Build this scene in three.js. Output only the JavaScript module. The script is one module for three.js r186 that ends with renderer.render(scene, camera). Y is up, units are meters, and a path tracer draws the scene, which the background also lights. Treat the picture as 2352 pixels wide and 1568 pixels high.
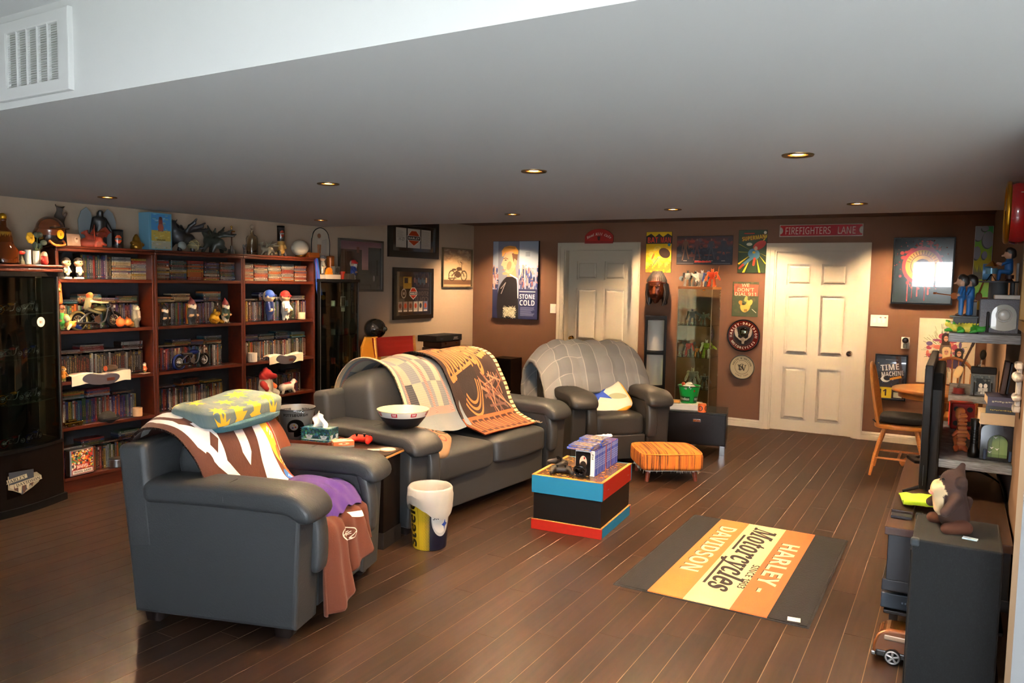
import * as THREE from 'three';
import { RoundedBoxGeometry } from 'three/addons/geometries/RoundedBoxGeometry.js';
import { MarchingCubes } from 'three/addons/objects/MarchingCubes.js';
import { mergeGeometries } from 'three/addons/utils/BufferGeometryUtils.js';

// ---------- camera, sky, exposure ----------
const D = Math.PI / 180, PI = Math.PI;
const scene = new THREE.Scene();
const camera = new THREE.PerspectiveCamera(47.49, 1.5, 0.05, 200);
camera.position.set(5.8224, 1.6319, 9.0284);
camera.rotation.set(-4.497 * D, 29.885 * D, 1.047 * D, 'YXZ');
scene.background = new THREE.Color(0.90, 0.95, 1.0);
scene.backgroundIntensity = 50;
const sun = new THREE.DirectionalLight(new THREE.Color(.91, .98, 1.1), 6600); // out of view, aimed through the glazing so the tiles brighten bulkhead and ceiling
sun.position.set(7.5, 12, 15.8); sun.target.position.set(6, 0, 9.5); sun.castShadow = true;
Object.assign(sun.shadow.camera, { left: -12, right: 12, top: 12, bottom: -12, near: .5, far: 60 }); scene.add(sun, sun.target);
const renderer = new THREE.WebGLRenderer({ antialias: true });
renderer.toneMapping = THREE.LinearToneMapping;
renderer.toneMappingExposure = 0.56;
renderer.shadowMap.enabled = true;
const SPOT = 44, FARSPOT = 36, WARM = new THREE.Color(1.0, 0.64, 0.34);

// ---------- helpers ----------
let seed = 7;
const rnd = () => { seed = (seed * 1664525 + 1013904223) >>> 0; return seed / 4294967296; };
const rr = (a, b) => a + (b - a) * rnd();
const pick = (a) => a[Math.floor(rnd() * a.length)];
const ONES = ['', 'first', 'second', 'third', 'fourth', 'fifth', 'sixth', 'seventh', 'eighth', 'ninth', 'tenth', 'eleventh', 'twelfth', 'thirteenth', 'fourteenth', 'fifteenth', 'sixteenth', 'seventeenth', 'eighteenth', 'nineteenth'], TENS = ['', '', 'twent', 'thirt', 'fort', 'fift', 'sixt', 'sevent'];
const ordinal = (n) => (n < 20 ? ONES[n] : n % 10 ? TENS[Math.floor(n / 10)] + 'y-' + ONES[n % 10] : TENS[n / 10] + 'ieth');
const taken = new Map();
function numbered(n) { const k = taken.get(n) ?? 0; taken.set(n, k + 1); return k ? n + '_' + String(k).padStart(3, '0') : n; }
function tag(o, label, category, group, kind) {
  if (label) o.userData.label = label;
  if (category) o.userData.category = category;
  if (group) o.userData.group = group;
  if (kind) o.userData.kind = kind;
  return o;
}
function thing(name, label, category, p = [0, 0, 0], turn = 0, group) {
  const o = new THREE.Group(); o.name = numbered(name); scene.add(o);
  o.position.set(...p); o.rotation.y = turn;
  return tag(o, label, category, group);
}
function flat(list) {
  const gs = [].concat(list).map((g) => {
    const q = g.index ? g.toNonIndexed() : g.clone();
    for (const k of Object.keys(q.attributes)) if (!['position', 'normal', 'uv', 'color'].includes(k)) q.deleteAttribute(k);
    return q;
  });
  if (gs.length === 1) return gs[0];
  const allc = gs.every((g) => g.attributes.color);
  if (!allc) gs.forEach((g) => g.deleteAttribute('color'));
  gs.forEach((g) => { if (!g.attributes.uv) g.setAttribute('uv', new THREE.BufferAttribute(new Float32Array(g.attributes.position.count * 2), 2)); });
  return mergeGeometries(gs);
}
function part(name, geo, mat, parent, label) {
  const m = new THREE.Mesh(Array.isArray(geo) ? flat(geo) : geo, mat);
  m.name = name; m.castShadow = m.receiveShadow = true; parent.add(m);
  if (label) m.userData.label = label;
  return m;
}
function solo(name, geo, mat, label, category, p = [0, 0, 0], turn = 0, group) {
  const m = part(numbered(name), geo, mat, scene);
  m.position.set(...p); m.rotation.y = turn;
  return tag(m, label, category, group);
}
function struct(name, geo, mat, parent) {
  const m = part(parent ? name : numbered(name), geo, mat, parent ?? scene);
  if (!parent) m.userData.kind = 'structure';
  return m;
}
const at = (g, x = 0, y = 0, z = 0, rx = 0, ry = 0, rz = 0) => {
  if (rx) g.rotateX(rx); if (rz) g.rotateZ(rz); if (ry) g.rotateY(ry);
  return g.translate(x, y, z);
};
const bx = (w, h, d, x = 0, y = 0, z = 0, rx = 0, ry = 0, rz = 0) => at(new THREE.BoxGeometry(w, h, d), x, y, z, rx, ry, rz);
const rb = (w, h, d, r, x = 0, y = 0, z = 0, rx = 0, ry = 0, rz = 0, s = 2) => at(new RoundedBoxGeometry(w, h, d, s, r), x, y, z, rx, ry, rz);
const cy = (r1, r2, h, x = 0, y = 0, z = 0, rx = 0, ry = 0, rz = 0, s = 24, open = false) => at(new THREE.CylinderGeometry(r1, r2, h, s, 1, open), x, y, z, rx, ry, rz);
const sp = (r, x = 0, y = 0, z = 0, sx = 1, sy = 1, sz = 1, s = 20) => at(new THREE.SphereGeometry(r, s, Math.ceil(s * .7)).scale(sx, sy, sz), x, y, z);
const tor = (R, r, x = 0, y = 0, z = 0, rx = 0, ry = 0, rz = 0, s = 32) => at(new THREE.TorusGeometry(R, r, 10, s), x, y, z, rx, ry, rz);
const lathe = (pts, s = 40) => new THREE.LatheGeometry(pts.map((p) => new THREE.Vector2(...p)), s);
const vByY = (g, h) => { const p = g.attributes.position, u = g.attributes.uv; for (let i = 0; i < p.count; i++) u.setY(i, Math.min(1, Math.max(0, p.getY(i) / h))); return g; }; // prints run up the wall of a turned vessel
const V = (...a) => new THREE.Vector3(...a);
const tube = (pts, r, seg = 24, rs = 8, closed = false) => new THREE.TubeGeometry(new THREE.CatmullRomCurve3(pts.map((p) => V(...p)), closed), seg, r, rs, closed);
function bar(a, b, r1, r2 = r1, s = 12) {       // a tapered round bar from a to b
  const A = V(...a), B = V(...b), d = B.clone().sub(A), g = new THREE.CylinderGeometry(r2, r1, d.length(), s);
  g.applyQuaternion(new THREE.Quaternion().setFromUnitVectors(V(0, 1, 0), d.normalize()));
  return g.translate((A.x + B.x) / 2, (A.y + B.y) / 2, (A.z + B.z) / 2);
}
function ext(pts, depth, bev = 0, holes = []) { // extruded outline
  const s = pts instanceof THREE.Shape ? pts : new THREE.Shape(pts.map((p) => new THREE.Vector2(...p)));
  for (const h of holes) s.holes.push(h instanceof THREE.Path ? h : new THREE.Path(h.map((p) => new THREE.Vector2(...p))));
  return new THREE.ExtrudeGeometry(s, { depth, bevelEnabled: bev > 0, bevelSize: bev, bevelThickness: bev, bevelSegments: 2, curveSegments: 24 });
}
const rectPath = (x0, y0, x1, y1) => [[x0, y0], [x1, y0], [x1, y1], [x0, y1]];
function circlePath(x, y, r) { const p = new THREE.Path(); p.absarc(x, y, r, 0, 2 * PI, true); return p; }
function print(w, h, x = 0, y = 0, z = 0) { return at(new THREE.PlaneGeometry(w, h), x, y, z); } // flat print lying on a solid
// grid surface with thickness; fn(u, v) -> Vector3
function cloth(fn, nu, nv, th) {
  const P = [], N = [], e = 1e-3;
  for (let j = 0; j <= nv; j++) for (let i = 0; i <= nu; i++) {
    const u = i / nu, v = j / nv, p = fn(u, v);
    const du = fn(Math.min(1, u + e), v).sub(fn(Math.max(0, u - e), v)), dv = fn(u, Math.min(1, v + e)).sub(fn(u, Math.max(0, v - e)));
    P.push(p); N.push(du.cross(dv).normalize());
  }
  const pos = [], nor = [], uv = [], idx = [], n = (nu + 1) * (nv + 1);
  for (const s of [1, -1]) for (let k = 0; k < n; k++) {
    const p = P[k].clone().addScaledVector(N[k], s * th / 2); pos.push(p.x, p.y, p.z); nor.push(N[k].x * s, N[k].y * s, N[k].z * s);
    uv.push((k % (nu + 1)) / nu, Math.floor(k / (nu + 1)) / nv);
  }
  const q = (a, b, c, d) => idx.push(a, b, c, a, c, d), at2 = (i, j) => j * (nu + 1) + i;
  for (let j = 0; j < nv; j++) for (let i = 0; i < nu; i++) { const a = at2(i, j), b = at2(i + 1, j), c = at2(i + 1, j + 1), d = at2(i, j + 1); q(a, b, c, d); q(n + a, n + d, n + c, n + b); }
  for (let i = 0; i < nu; i++) { q(at2(i, 0), n + at2(i, 0), n + at2(i + 1, 0), at2(i + 1, 0)); q(at2(i, nv), at2(i + 1, nv), n + at2(i + 1, nv), n + at2(i, nv)); }
  for (let j = 0; j < nv; j++) { q(at2(0, j), at2(0, j + 1), n + at2(0, j + 1), n + at2(0, j)); q(at2(nu, j), n + at2(nu, j), n + at2(nu, j + 1), at2(nu, j + 1)); }
  const g = new THREE.BufferGeometry();
  g.setAttribute('position', new THREE.Float32BufferAttribute(pos, 3)); g.setAttribute('normal', new THREE.Float32BufferAttribute(nor, 3)); g.setAttribute('uv', new THREE.Float32BufferAttribute(uv, 2)); g.setIndex(idx);
  return g;
}
const spow = (x, e) => Math.sign(x) * Math.pow(Math.abs(x), e);
function puff(w, h, d, e1 = .5, e2 = .5, nu = 40, nv = 24) {     // superellipsoid: h is y
  const g = new THREE.SphereGeometry(1, nu, nv), p = g.attributes.position;
  for (let i = 0; i < p.count; i++) {
    const u = i % (nu + 1) / nu * 2 * PI, v = (Math.floor(i / (nu + 1)) / nv - .5) * PI, c = spow(Math.cos(v), e1);
    p.setXYZ(i, w / 2 * c * spow(Math.cos(u), e2), -h / 2 * spow(Math.sin(v), e1), -d / 2 * c * spow(Math.sin(u), e2));
  }
  g.computeVertexNormals(); return g;
}
// soft rounded bar along a (z, y) path, width along x
function softSweep(path, hw, ht, e = .55, st = 48, ns = 28, cap = .06) {
  const c = new THREE.CatmullRomCurve3(path.map((p) => V(0, p[1], p[0])), false, 'centripetal'), L = c.getLength(), pos = [], uv = [], idx = [];
  for (let j = 0; j <= st; j++) {
    const t = .5 - .5 * Math.cos(PI * j / st), p = c.getPointAt(t), T = c.getTangentAt(t), N = V(0, T.z, -T.y), s = t * L, m = Math.min(s, L - s);
    const k = m < cap ? Math.sqrt(Math.max(0, 1 - (1 - m / cap) ** 2)) : 1, kw = 1 - (1 - k) * Math.min(1, cap / hw), kh = 1 - (1 - k) * Math.min(1, cap / ht);
    const W = j === 0 || j === st ? 0 : hw * kw, H = j === 0 || j === st ? 0 : ht * kh;
    for (let i = 0; i <= ns; i++) {
      const a = -PI / 2 + i / ns * 2 * PI, x = W * spow(Math.cos(a), e), n = H * spow(Math.sin(a), e);
      pos.push(x, p.y + N.y * n, p.z + N.z * n); uv.push(i / ns * 2 * (hw + ht) * 2, s);
    }
  }
  for (let j = 0; j < st; j++) for (let i = 0; i < ns; i++) { const a = j * (ns + 1) + i, b = a + 1, d = a + ns + 1; idx.push(a, d, b, b, d, d + 1); }
  const g = new THREE.BufferGeometry(); g.setAttribute('position', new THREE.Float32BufferAttribute(pos, 3)); g.setAttribute('uv', new THREE.Float32BufferAttribute(uv, 2)); g.setIndex(idx); g.computeVertexNormals();
  const a = g.attributes.normal; // make sure it faces outward
  const mid = Math.floor(st / 2) * (ns + 1) + Math.floor(ns / 2), mp = c.getPointAt(.5), q = V().fromBufferAttribute(g.attributes.position, mid).sub(mp), nn = V().fromBufferAttribute(a, mid);
  if (q.dot(nn) < 0) { for (let i = 0; i < idx.length; i += 3) { const t = idx[i]; idx[i] = idx[i + 1]; idx[i + 1] = t; } g.setIndex(idx); g.computeVertexNormals(); }
  return g;
}
const marchMat = new THREE.MeshStandardMaterial();
// smooth body from coloured tapered capsules: [ax,ay,az, bx,by,bz, r1, r2, colour]
function blob(caps, res = 40, k = .25) {
  const lo = V(1e9, 1e9, 1e9), hi = V(-1e9, -1e9, -1e9);
  for (const c of caps) for (const [o, r] of [[0, c[6]], [3, c[7]]]) { lo.min(V(c[o] - r, c[o + 1] - r, c[o + 2] - r)); hi.max(V(c[o] + r, c[o + 1] + r, c[o + 2] + r)); }
  const mid = lo.clone().add(hi).multiplyScalar(.5), size = hi.clone().sub(lo), S = Math.max(size.x, size.y, size.z) / 2 * (1 + 5 / res), mc = new MarchingCubes(res, marchMat, false, false, 60000);
  const kk = k * S * .25, cols = caps.map((c) => new THREE.Color(c[8] ?? '#888888'));
  const one = (c, x, y, z) => {
    const dx = c[3] - c[0], dy = c[4] - c[1], dz = c[5] - c[2], l2 = dx * dx + dy * dy + dz * dz;
    let t = l2 ? ((x - c[0]) * dx + (y - c[1]) * dy + (z - c[2]) * dz) / l2 : 0; t = t < 0 ? 0 : t > 1 ? 1 : t;
    const X = x - c[0] - t * dx, Y = y - c[1] - t * dy, Z = z - c[2] - t * dz;
    return Math.sqrt(X * X + Y * Y + Z * Z) - c[6] - (c[7] - c[6]) * t;
  };
  const h = mc.halfsize;
  for (let z = 0, q = 0; z < res; z++) for (let y = 0; y < res; y++) for (let x = 0; x < res; x++, q++) {
    const X = mid.x + (x - h) / h * S, Y = mid.y + (y - h) / h * S, Z = mid.z + (z - h) / h * S;
    let d = 1e9;
    for (const c of caps) { const e = one(c, X, Y, Z), b = Math.max(kk - Math.abs(d - e), 0) / kk; d = Math.min(d, e) - b * b * kk * .25; }
    mc.field[q] = -d / S;
  }
  mc.isolation = 0; mc.update();
  const n = mc.count, pos = new Float32Array(n * 3), nor = new Float32Array(n * 3), col = new Float32Array(n * 3), v = V();
  for (let i = 0; i < n; i++) {
    const X = mid.x + mc.positionArray[i * 3] * S, Y = mid.y + mc.positionArray[i * 3 + 1] * S, Z = mid.z + mc.positionArray[i * 3 + 2] * S;
    pos.set([X, Y, Z], i * 3); v.fromArray(mc.normalArray, i * 3).normalize(); nor.set([v.x, v.y, v.z], i * 3);
    let best = 1e9, bi = 0; caps.forEach((c, j) => { const e = one(c, X, Y, Z); if (e < best) { best = e; bi = j; } });
    col.set([cols[bi].r, cols[bi].g, cols[bi].b], i * 3);
  }
  const g = new THREE.BufferGeometry();
  g.setAttribute('position', new THREE.BufferAttribute(pos, 3)); g.setAttribute('normal', new THREE.BufferAttribute(nor, 3)); g.setAttribute('color', new THREE.BufferAttribute(col, 3)); g.setAttribute('uv', new THREE.BufferAttribute(new Float32Array(n * 2), 2));
  return g;
}
// ---------- textures ----------
const hash = (x, y) => { let h = Math.imul(x, 374761393) + Math.imul(y, 668265263); h = Math.imul(h ^ (h >>> 13), 1274126177); return ((h ^ (h >>> 16)) >>> 0) / 4294967296; };
function vn(x, y, p) { // tileable value noise, period p
  const xi = Math.floor(x), yi = Math.floor(y), f = x - xi, g = y - yi, s = f * f * (3 - 2 * f), t = g * g * (3 - 2 * g), w = (a) => ((a % p) + p) % p;
  const a = hash(w(xi), w(yi)), b = hash(w(xi + 1), w(yi)), c = hash(w(xi), w(yi + 1)), d = hash(w(xi + 1), w(yi + 1));
  return a + (b - a) * s + (c - a) * t + (a - b - c + d) * s * t;
}
function dataTex(w, h, fn, srgb = true) {
  const d = new Uint8Array(w * h * 4);
  for (let y = 0; y < h; y++) for (let x = 0; x < w; x++) { const c = fn(x / w, y / h); d.set([c[0], c[1], c[2], 255], (y * w + x) * 4); }
  const t = new THREE.DataTexture(d, w, h); t.magFilter = t.minFilter = THREE.LinearFilter; t.wrapS = t.wrapT = THREE.RepeatWrapping; if (srgb) t.colorSpace = THREE.SRGBColorSpace; t.needsUpdate = true; return t;
}
function canvasTex(w, h, draw, wrap = false) {
  const c = document.createElement('canvas'); c.width = w; c.height = h; const x = c.getContext('2d'); draw(x, w, h);
  const t = new THREE.CanvasTexture(c); t.colorSpace = THREE.SRGBColorSpace; t.magFilter = THREE.LinearFilter; if (wrap) t.wrapS = t.wrapT = THREE.RepeatWrapping; return t;
}
const fill = (x, c, a, b, w, h) => { x.fillStyle = c; x.fillRect(a, b, w, h); };
function text(x, s, px, py, size, color, { font = 'bold', fam = 'sans-serif', align = 'center', w, rot = 0, skew = 0, sy = 1, stroke, lw } = {}) {
  x.save(); x.translate(px, py); x.rotate(rot); x.transform(1, 0, skew, sy, 0, 0); x.font = `${font} ${size}px ${fam}`; x.textAlign = align; x.textBaseline = 'middle';
  if (w) x.scale(w / x.measureText(s).width, 1);
  if (stroke) { x.lineWidth = lw ?? size / 6; x.strokeStyle = stroke; x.lineJoin = 'round'; x.strokeText(s, 0, 0); }
  x.fillStyle = color; x.fillText(s, 0, 0); x.restore();
}
function arcText(x, s, cx, cyy, r, a0, a1, size, color, flip = false) {
  x.font = `bold ${size}px sans-serif`; x.fillStyle = color; x.textAlign = 'center'; x.textBaseline = 'middle';
  [...s].forEach((ch, i) => { const a = a0 + (a1 - a0) * (i + .5) / s.length; x.save(); x.translate(cx + Math.cos(a) * r, cyy + Math.sin(a) * r); x.rotate(a + (flip ? -PI / 2 : PI / 2)); x.fillText(ch, 0, 0); x.restore(); });
}
const poly = (x, c, pts) => { x.fillStyle = c; x.beginPath(); pts.forEach((p, i) => (i ? x.lineTo(...p) : x.moveTo(...p))); x.closePath(); x.fill(); };
const ell = (x, c, a, b, rx, ry = rx, rot = 0) => { x.fillStyle = c; x.beginPath(); x.ellipse(a, b, rx, ry, rot, 0, 2 * PI); x.fill(); };
const line = (x, c, w, pts) => { x.strokeStyle = c; x.lineWidth = w; x.lineCap = 'round'; x.lineJoin = 'round'; x.beginPath(); pts.forEach((p, i) => (i ? x.lineTo(...p) : x.moveTo(...p))); x.stroke(); };
// ---------- materials ----------
const mats = new Map();
function M(color, roughness = .6, metalness = 0, more) {
  const key = more ? null : color + '/' + roughness + '/' + metalness;
  if (key && mats.has(key)) return mats.get(key);
  const m = new THREE.MeshPhysicalMaterial({ color, roughness, metalness, ...(more ?? {}) });
  if (key) mats.set(key, m); return m;
}
const mapped = (map, roughness = .6, more = {}) => M('#ffffff', roughness, 0, { map, ...more });
const painted = M('#ffffff', .45, 0, { vertexColors: true }), paintedMatte = M('#ffffff', .85, 0, { vertexColors: true }), paintedGold = M('#ffffff', .3, .8, { vertexColors: true });
const glass = M('#ffffff', .02, 0, { transmission: 1, thickness: 0, ior: 1.5, transparent: false });
const dullGlass = M('#cfd8d4', .03, 0, { transmission: 1, thickness: 0, ior: 1.5 });
const chrome = M('#d8d8d8', .12, 1), steel = M('#b8bbbd', .3, 1), brass = M('#b98a3c', .25, 1), gold = M('#d09a2e', .3, 1), black = M('#0b0b0c', .35, 0, { specularIntensity: .5 }), blackMatte = M('#101012', .8), white = M('#e8e6e0', .5);
const grainBump = dataTex(256, 256, (u, v) => { const n = vn(u * 64, v * 64, 64) * .6 + vn(u * 128, v * 128, 128) * .4; return [n * 255, n * 255, n * 255]; }, false);
grainBump.repeat.set(3, 3);
const leather = M('#343638', .42, 0, { bumpMap: grainBump, bumpScale: .0006, specularIntensity: .8 });
const leatherDark = M('#2b2b2b', .4, 0, { bumpMap: grainBump, bumpScale: .0006, specularIntensity: .8 });
// ---------- the room ----------
const HC = 2.154, HF = 2.368, HN = 2.445, XR = 6.08;
const wallBrown = M('#74503a', .75), wallBeige = M('#b9a48e', .8), wallGrey = M('#c9c8c6', .8), ceilWhite = M('#e9e9ea', .85), trimWhite = M('#d3c8b2', .45);
const D1 = [1.385, 2.335, 2.055], D2 = [4.0, 4.905, 2.03];
{
  const g = ext(rectPath(-.15, -.02, 6.25, 2.7), .15, 0, [rectPath(D1[0], -.01, D1[1], D1[2]), rectPath(D2[0], -.01, D2[1], D2[2])]).translate(0, 0, -.15);
  struct('wall_back', g, wallBrown);
  struct('added_wall_behind', bx(6.5, 2.9, .1, 3.05, 1.3, -.21), wallGrey);  // added plate, blocks sky light at the gaps around the doors
  struct('wall_left', bx(.15, 2.72, 10.9, -.075, 1.34, 5.3), wallBeige);
  struct('wall_right', bx(.15, 2.72, 5.9, XR + .075, 1.34, 2.95), M('#7d6553', .8));
  struct('wall_return', bx(.3, 2.72, .25, 6.03 + .15, 1.34, 6.025), M('#8d8e90', .8));
  struct('wall_side', bx(1.9, 2.72, .15, 7.2, 1.34, 6.075), wallGrey);
  struct('wall_far_right', bx(.15, 2.72, 4.75, 8.075, 1.34, 8.375), wallGrey);
  struct('wall_near', ext(rectPath(-.15, -.02, 8.15, 2.7), .15, 0, [rectPath(4.84, 1.62, 5.8, 2.25), rectPath(6.05, .02, 7.85, 2.08)]).translate(0, 0, 10.6), wallGrey);
}
// windows behind the camera: they light the room
{
  const w = new THREE.Group(); w.name = 'window_1'; scene.add(w); w.userData.kind = 'structure'; w.position.set(5.32, 1.935, 10.66);
  part('window_frame', [bx(.96, .04, .08, 0, .295), bx(.96, .04, .08, 0, -.295), bx(.04, .55, .08, -.46), bx(.04, .55, .08, .46), bx(.035, .55, .06)], trimWhite, w);
  for (const s of [-1, 1]) part('pane', bx(.43, .55, .006, s * .23), glass, w);
  const p = new THREE.Group(); p.name = 'unseen_window_2'; scene.add(p); p.userData.kind = 'structure'; p.position.set(6.95, 1.05, 10.66);  // tall glazing out of view, placed to light the bulkhead and ceiling
  part('window_frame', [bx(1.8, .06, .1, 0, 1.0), bx(1.8, .06, .1, 0, -1.0), bx(.06, 1.94, .1, -.87), bx(.06, 1.94, .1, .87), bx(.07, 1.94, .08)], trimWhite, p);
  for (const s of [-1, 1]) part('pane', bx(.82, 1.94, .006, s * .44), glass, p);
  struct('ground', bx(40, .1, 30, 6, -.06, 25.8), M('#3c4034', .9));
}
// ceilings: a lowered middle section, the higher ceiling near the camera and the one along the back wall
const lampX = [.68, 2.72, 4.03, 5.23], rows = [[3.66, HC], [5.73, HC], [.52, HF]];
{
  const holes = (zs) => zs.flatMap((z) => lampX.map((x) => circlePath(x, z, .05)));
  const up = (g, y) => at(g, 0, 0, 0, PI / 2).translate(0, y, 0); // shape (x, z), extruded downwards
  struct('ceiling', up(ext([[0, 2.93], [XR, 2.93], [XR, 6.1], [8, 6.1], [8, 7.63], [0, 7.63]], .5, 0, holes([3.66, 5.73])), HC + .5), ceilWhite);
  struct('ceiling', bx(8.1, .2, 3.1, 4, HN + .1, 9.17), ceilWhite);
  struct('ceiling', up(ext(rectPath(0, -.1, XR, 2.95), .3, 0, holes([.52])), HF + .3), M('#5b4232', .85));  // far ceiling: the dark brown stands in for its lack of light
}
const trimRing = lathe([[.040, .004], [.042, -.004], [.060, -.006], [.062, -.001], [.062, .004], [.040, .004]]), can = lathe([[.0405, 0], [.0495, .001], [.0495, .12], [0, .12], [0, .115], [.045, .115], [.0405, 0]]);
const bulbGeo = lathe([[0, 0], [.02, .003], [.032, .012], [.034, .03], [.02, .07], [0, .08]].map(([r, y]) => [r, y]));
const ringMat = M('#8a7350', .3, .8), canMat = M('#b08a58', .25, .9), bulbMat = M('#fff1d8', .5, 0, { emissive: '#ffc27a', emissiveIntensity: 40 });
{
  const col = ['first', 'second', 'third', 'fourth'], row = ['farther row of lowered ceiling', 'nearer row of lowered ceiling', 'row along back wall'];
  let proto;
  rows.forEach(([z, y], r) => lampX.forEach((x, c) => {
    let t;
    if (!proto) {
      proto = t = thing('recessed_light', '', 'ceiling light');
      part('trim_ring', trimRing, ringMat, t); part('housing', can, canMat, t); part('bulb', bulbGeo.clone().translate(0, -.003, 0), bulbMat, t);
    } else { t = proto.clone(); t.name = numbered('recessed_light'); scene.add(t); }
    t.position.set(x, y, z);
    tag(t, `brass rimmed ceiling spotlight, ${col[c]} from left, ${row[r]}`, 'ceiling light', 'recessed ceiling spotlights');
    const s = new THREE.SpotLight(WARM, r === 2 ? FARSPOT : SPOT, 0, (r === 2 ? 62 : 71) * D, r === 2 ? .55 : .9, 2);
    s.name = 'spot'; s.position.set(x, y - .03, z); s.target.position.set(x, 0, z); s.castShadow = true; s.shadow.radius = .8;
    scene.add(s, s.target);
  }));
}
// floor: pale base colour stands in for bevel glints between separately laid planks
const plankTex = dataTex(256, 1024, (u, v) => {
  const a = vn(u * 40 + 2 * vn(u * 6, v * 4, 6), v * 5, 40), b = vn(u * 110, v * 14, 110), c = vn(u * 5, v * 3, 5), n = .45 * a + .25 * b + .5 * c - .1, s = vn(u * 64, v * 30, 64) > .9 ? -.12 : 0;
  const k = Math.max(0, n + s); return [33 + 38 * k, 24 + 27 * k, 19 + 21 * k];
});
{
  struct('floor', bx(8.3, .1, 10.9, 4, -.0512, 5.3), M('#8f7a62', .8));
  const floor = scene.getObjectByName('floor');
  const tones = ['#ffffff', '#e4dcd6', '#d2c8c0', '#f4e6da'].map((c) => M(c, .34, 0, { map: plankTex, specularIntensity: .75 }));
  const W = .1235, L = 1.22, g = [0, 1, 2, 3, 4, 5].map((k) => {
    const b = bx(W - .0034, .006, L - .003, 0, -.003, 0), u = b.attributes.uv, p = b.attributes.position;
    for (let i = 0; i < u.count; i++) u.setXY(i, .17 * k + p.getX(i) * 1.25, .31 * k + p.getZ(i) / 2.2);
    return b;
  });
  const rest = [];
  for (let c = 0, x = W / 2; x < 8; c++, x += W) {
    const off = (c * .437 % 1) * L;
    for (let z = -L + off; z < 7.7; z += L) {
      const z0 = Math.max(0, z), z1 = Math.min(7.63, z + L); if (z1 - z0 < .05 || (x > XR && z < 6)) continue;
      const seen = z1 < 7.5 && x < 6.1 && x > .3 && !(x < 1.6 && z1 < 4.4) && !(x > 5.75 && z0 > 3) && z0 < 6.9 && (x > 1 || z0 > 4.3) && !(x > 2.05 && x < 2.85 && z0 > 3.3 && z1 < 5.3);
      const geo = pick(g), full = z1 - z0 > L - .01;
      if (seen) { const m = part('plank', geo, pick(tones), floor); m.position.set(x, 0, (z0 + z1) / 2); if (!full) m.scale.z = (z1 - z0) / L; }
      else rest.push(geo.clone().scale(1, 1, (z1 - z0) / L).translate(x, 0, (z0 + z1) / 2));
    }
  }
  part('hidden_planks', rest, tones[1], floor).userData.kind = 'stuff';
}
{ // unseen tiles behind the camera, made pale to bounce sunlight onto bulkhead and ceiling
  const unseen_tile = M('#dadcde', .35), g = bx(.597, .008, .597, 0, -.0035, 0), base = scene.getObjectByName('floor');
  for (let x = .3; x < 8; x += .6) for (let z = 7.935; z < 10.6; z += .6) part('unseen_tile', g, unseen_tile, base).position.set(x, 0, z);
}
// baseboards
const boardShape = [[0, 0], [.016, 0], [.016, .05], [.011, .056], [.011, .068], [.013, .071], [.006, .088], [0, .09]];
function baseboard(name, x, z, len, turn) { const g = ext(boardShape, len); const m = struct(name, g, trimWhite); m.position.set(x, 0, z); m.rotation.y = turn; }
baseboard('baseboard_back', 1.29, 0, 1.29, -PI / 2); baseboard('baseboard_back', 3.925, 0, 1.5, -PI / 2); baseboard('baseboard_back', 6.1, 0, 1.12, -PI / 2);
baseboard('baseboard_left', 0, 0, 2.6, 0); baseboard('baseboard_right', XR, 3.1, 3.1, PI);
// six-panel doors
function door(name, [x0, x1, h], recess, knobX, knobY, knobMat) {
  const d = new THREE.Group(); d.name = name; scene.add(d); d.userData.kind = 'structure'; d.position.set((x0 + x1) / 2, 0, 0);
  const ow = x1 - x0, w = ow - .05, H = h - .018, st = .115, mid = .1, pw = (w - 2 * st - mid) / 2, k = H / 2;
  const rowsY = [[.13 * k, .72 * k], [.86 * k, 1.52 * k], [1.63 * k, 1.86 * k]];
  const rects = rowsY.flatMap(([a, b]) => [[-w / 2 + st, a, -w / 2 + st + pw, b], [mid / 2, a, mid / 2 + pw, b]]);
  const slab = struct('slab', [ext(rectPath(-w / 2, .008, w / 2, H), .02, 0, rects.map((r) => rectPath(...r))).translate(0, 0, -recess - .02), bx(w, H, .016, 0, H / 2, -recess - .028)], trimWhite, d);
  for (const [a, b, c, e] of rects) struct('panel', ext(rectPath(a + .04, b + .04, c - .04, e - .04), .001, .018).translate(0, 0, -recess - .0205), trimWhite, slab);
  struct('jamb', [bx(.025, h, .15, -ow / 2 + .0125, h / 2, -.075), bx(.025, h, .15, ow / 2 - .0125, h / 2, -.075), bx(ow, .025, .15, 0, h - .0125, -.075)], trimWhite, d);
  const cs = (a, b, c, e) => bx(c - a, e - b, .018, (a + c) / 2, (b + e) / 2, .009), o = .085;
  struct('casing', [cs(-ow / 2 - o, 0, -ow / 2 + .008, h + .07), cs(ow / 2 - .008, 0, ow / 2 + o, h + .07), cs(-ow / 2 + .008, h - .01, ow / 2 - .008, h + .07),
    bx(.03, h + .055, .012, -ow / 2 - .055, h / 2 + .0275, .021), bx(.03, h + .055, .012, ow / 2 + .055, h / 2 + .0275, .021), bx(ow + .14, .03, .012, 0, h + .042, .021)], trimWhite, d);
  const kn = struct('knob', at(lathe([[0, 0], [.03, 0], [.03, .006], [.012, .01], [.011, .03], [.022, .036], [.028, .048], [.024, .06], [0, .064]]), 0, 0, 0, PI / 2), knobMat, d);
  kn.position.set(knobX - (x0 + x1) / 2, knobY, -recess);
}
door('door_1', D1, .1, 1.475, .9, brass);
door('door_2', D2, .03, 4.822, .91, chrome);
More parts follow.
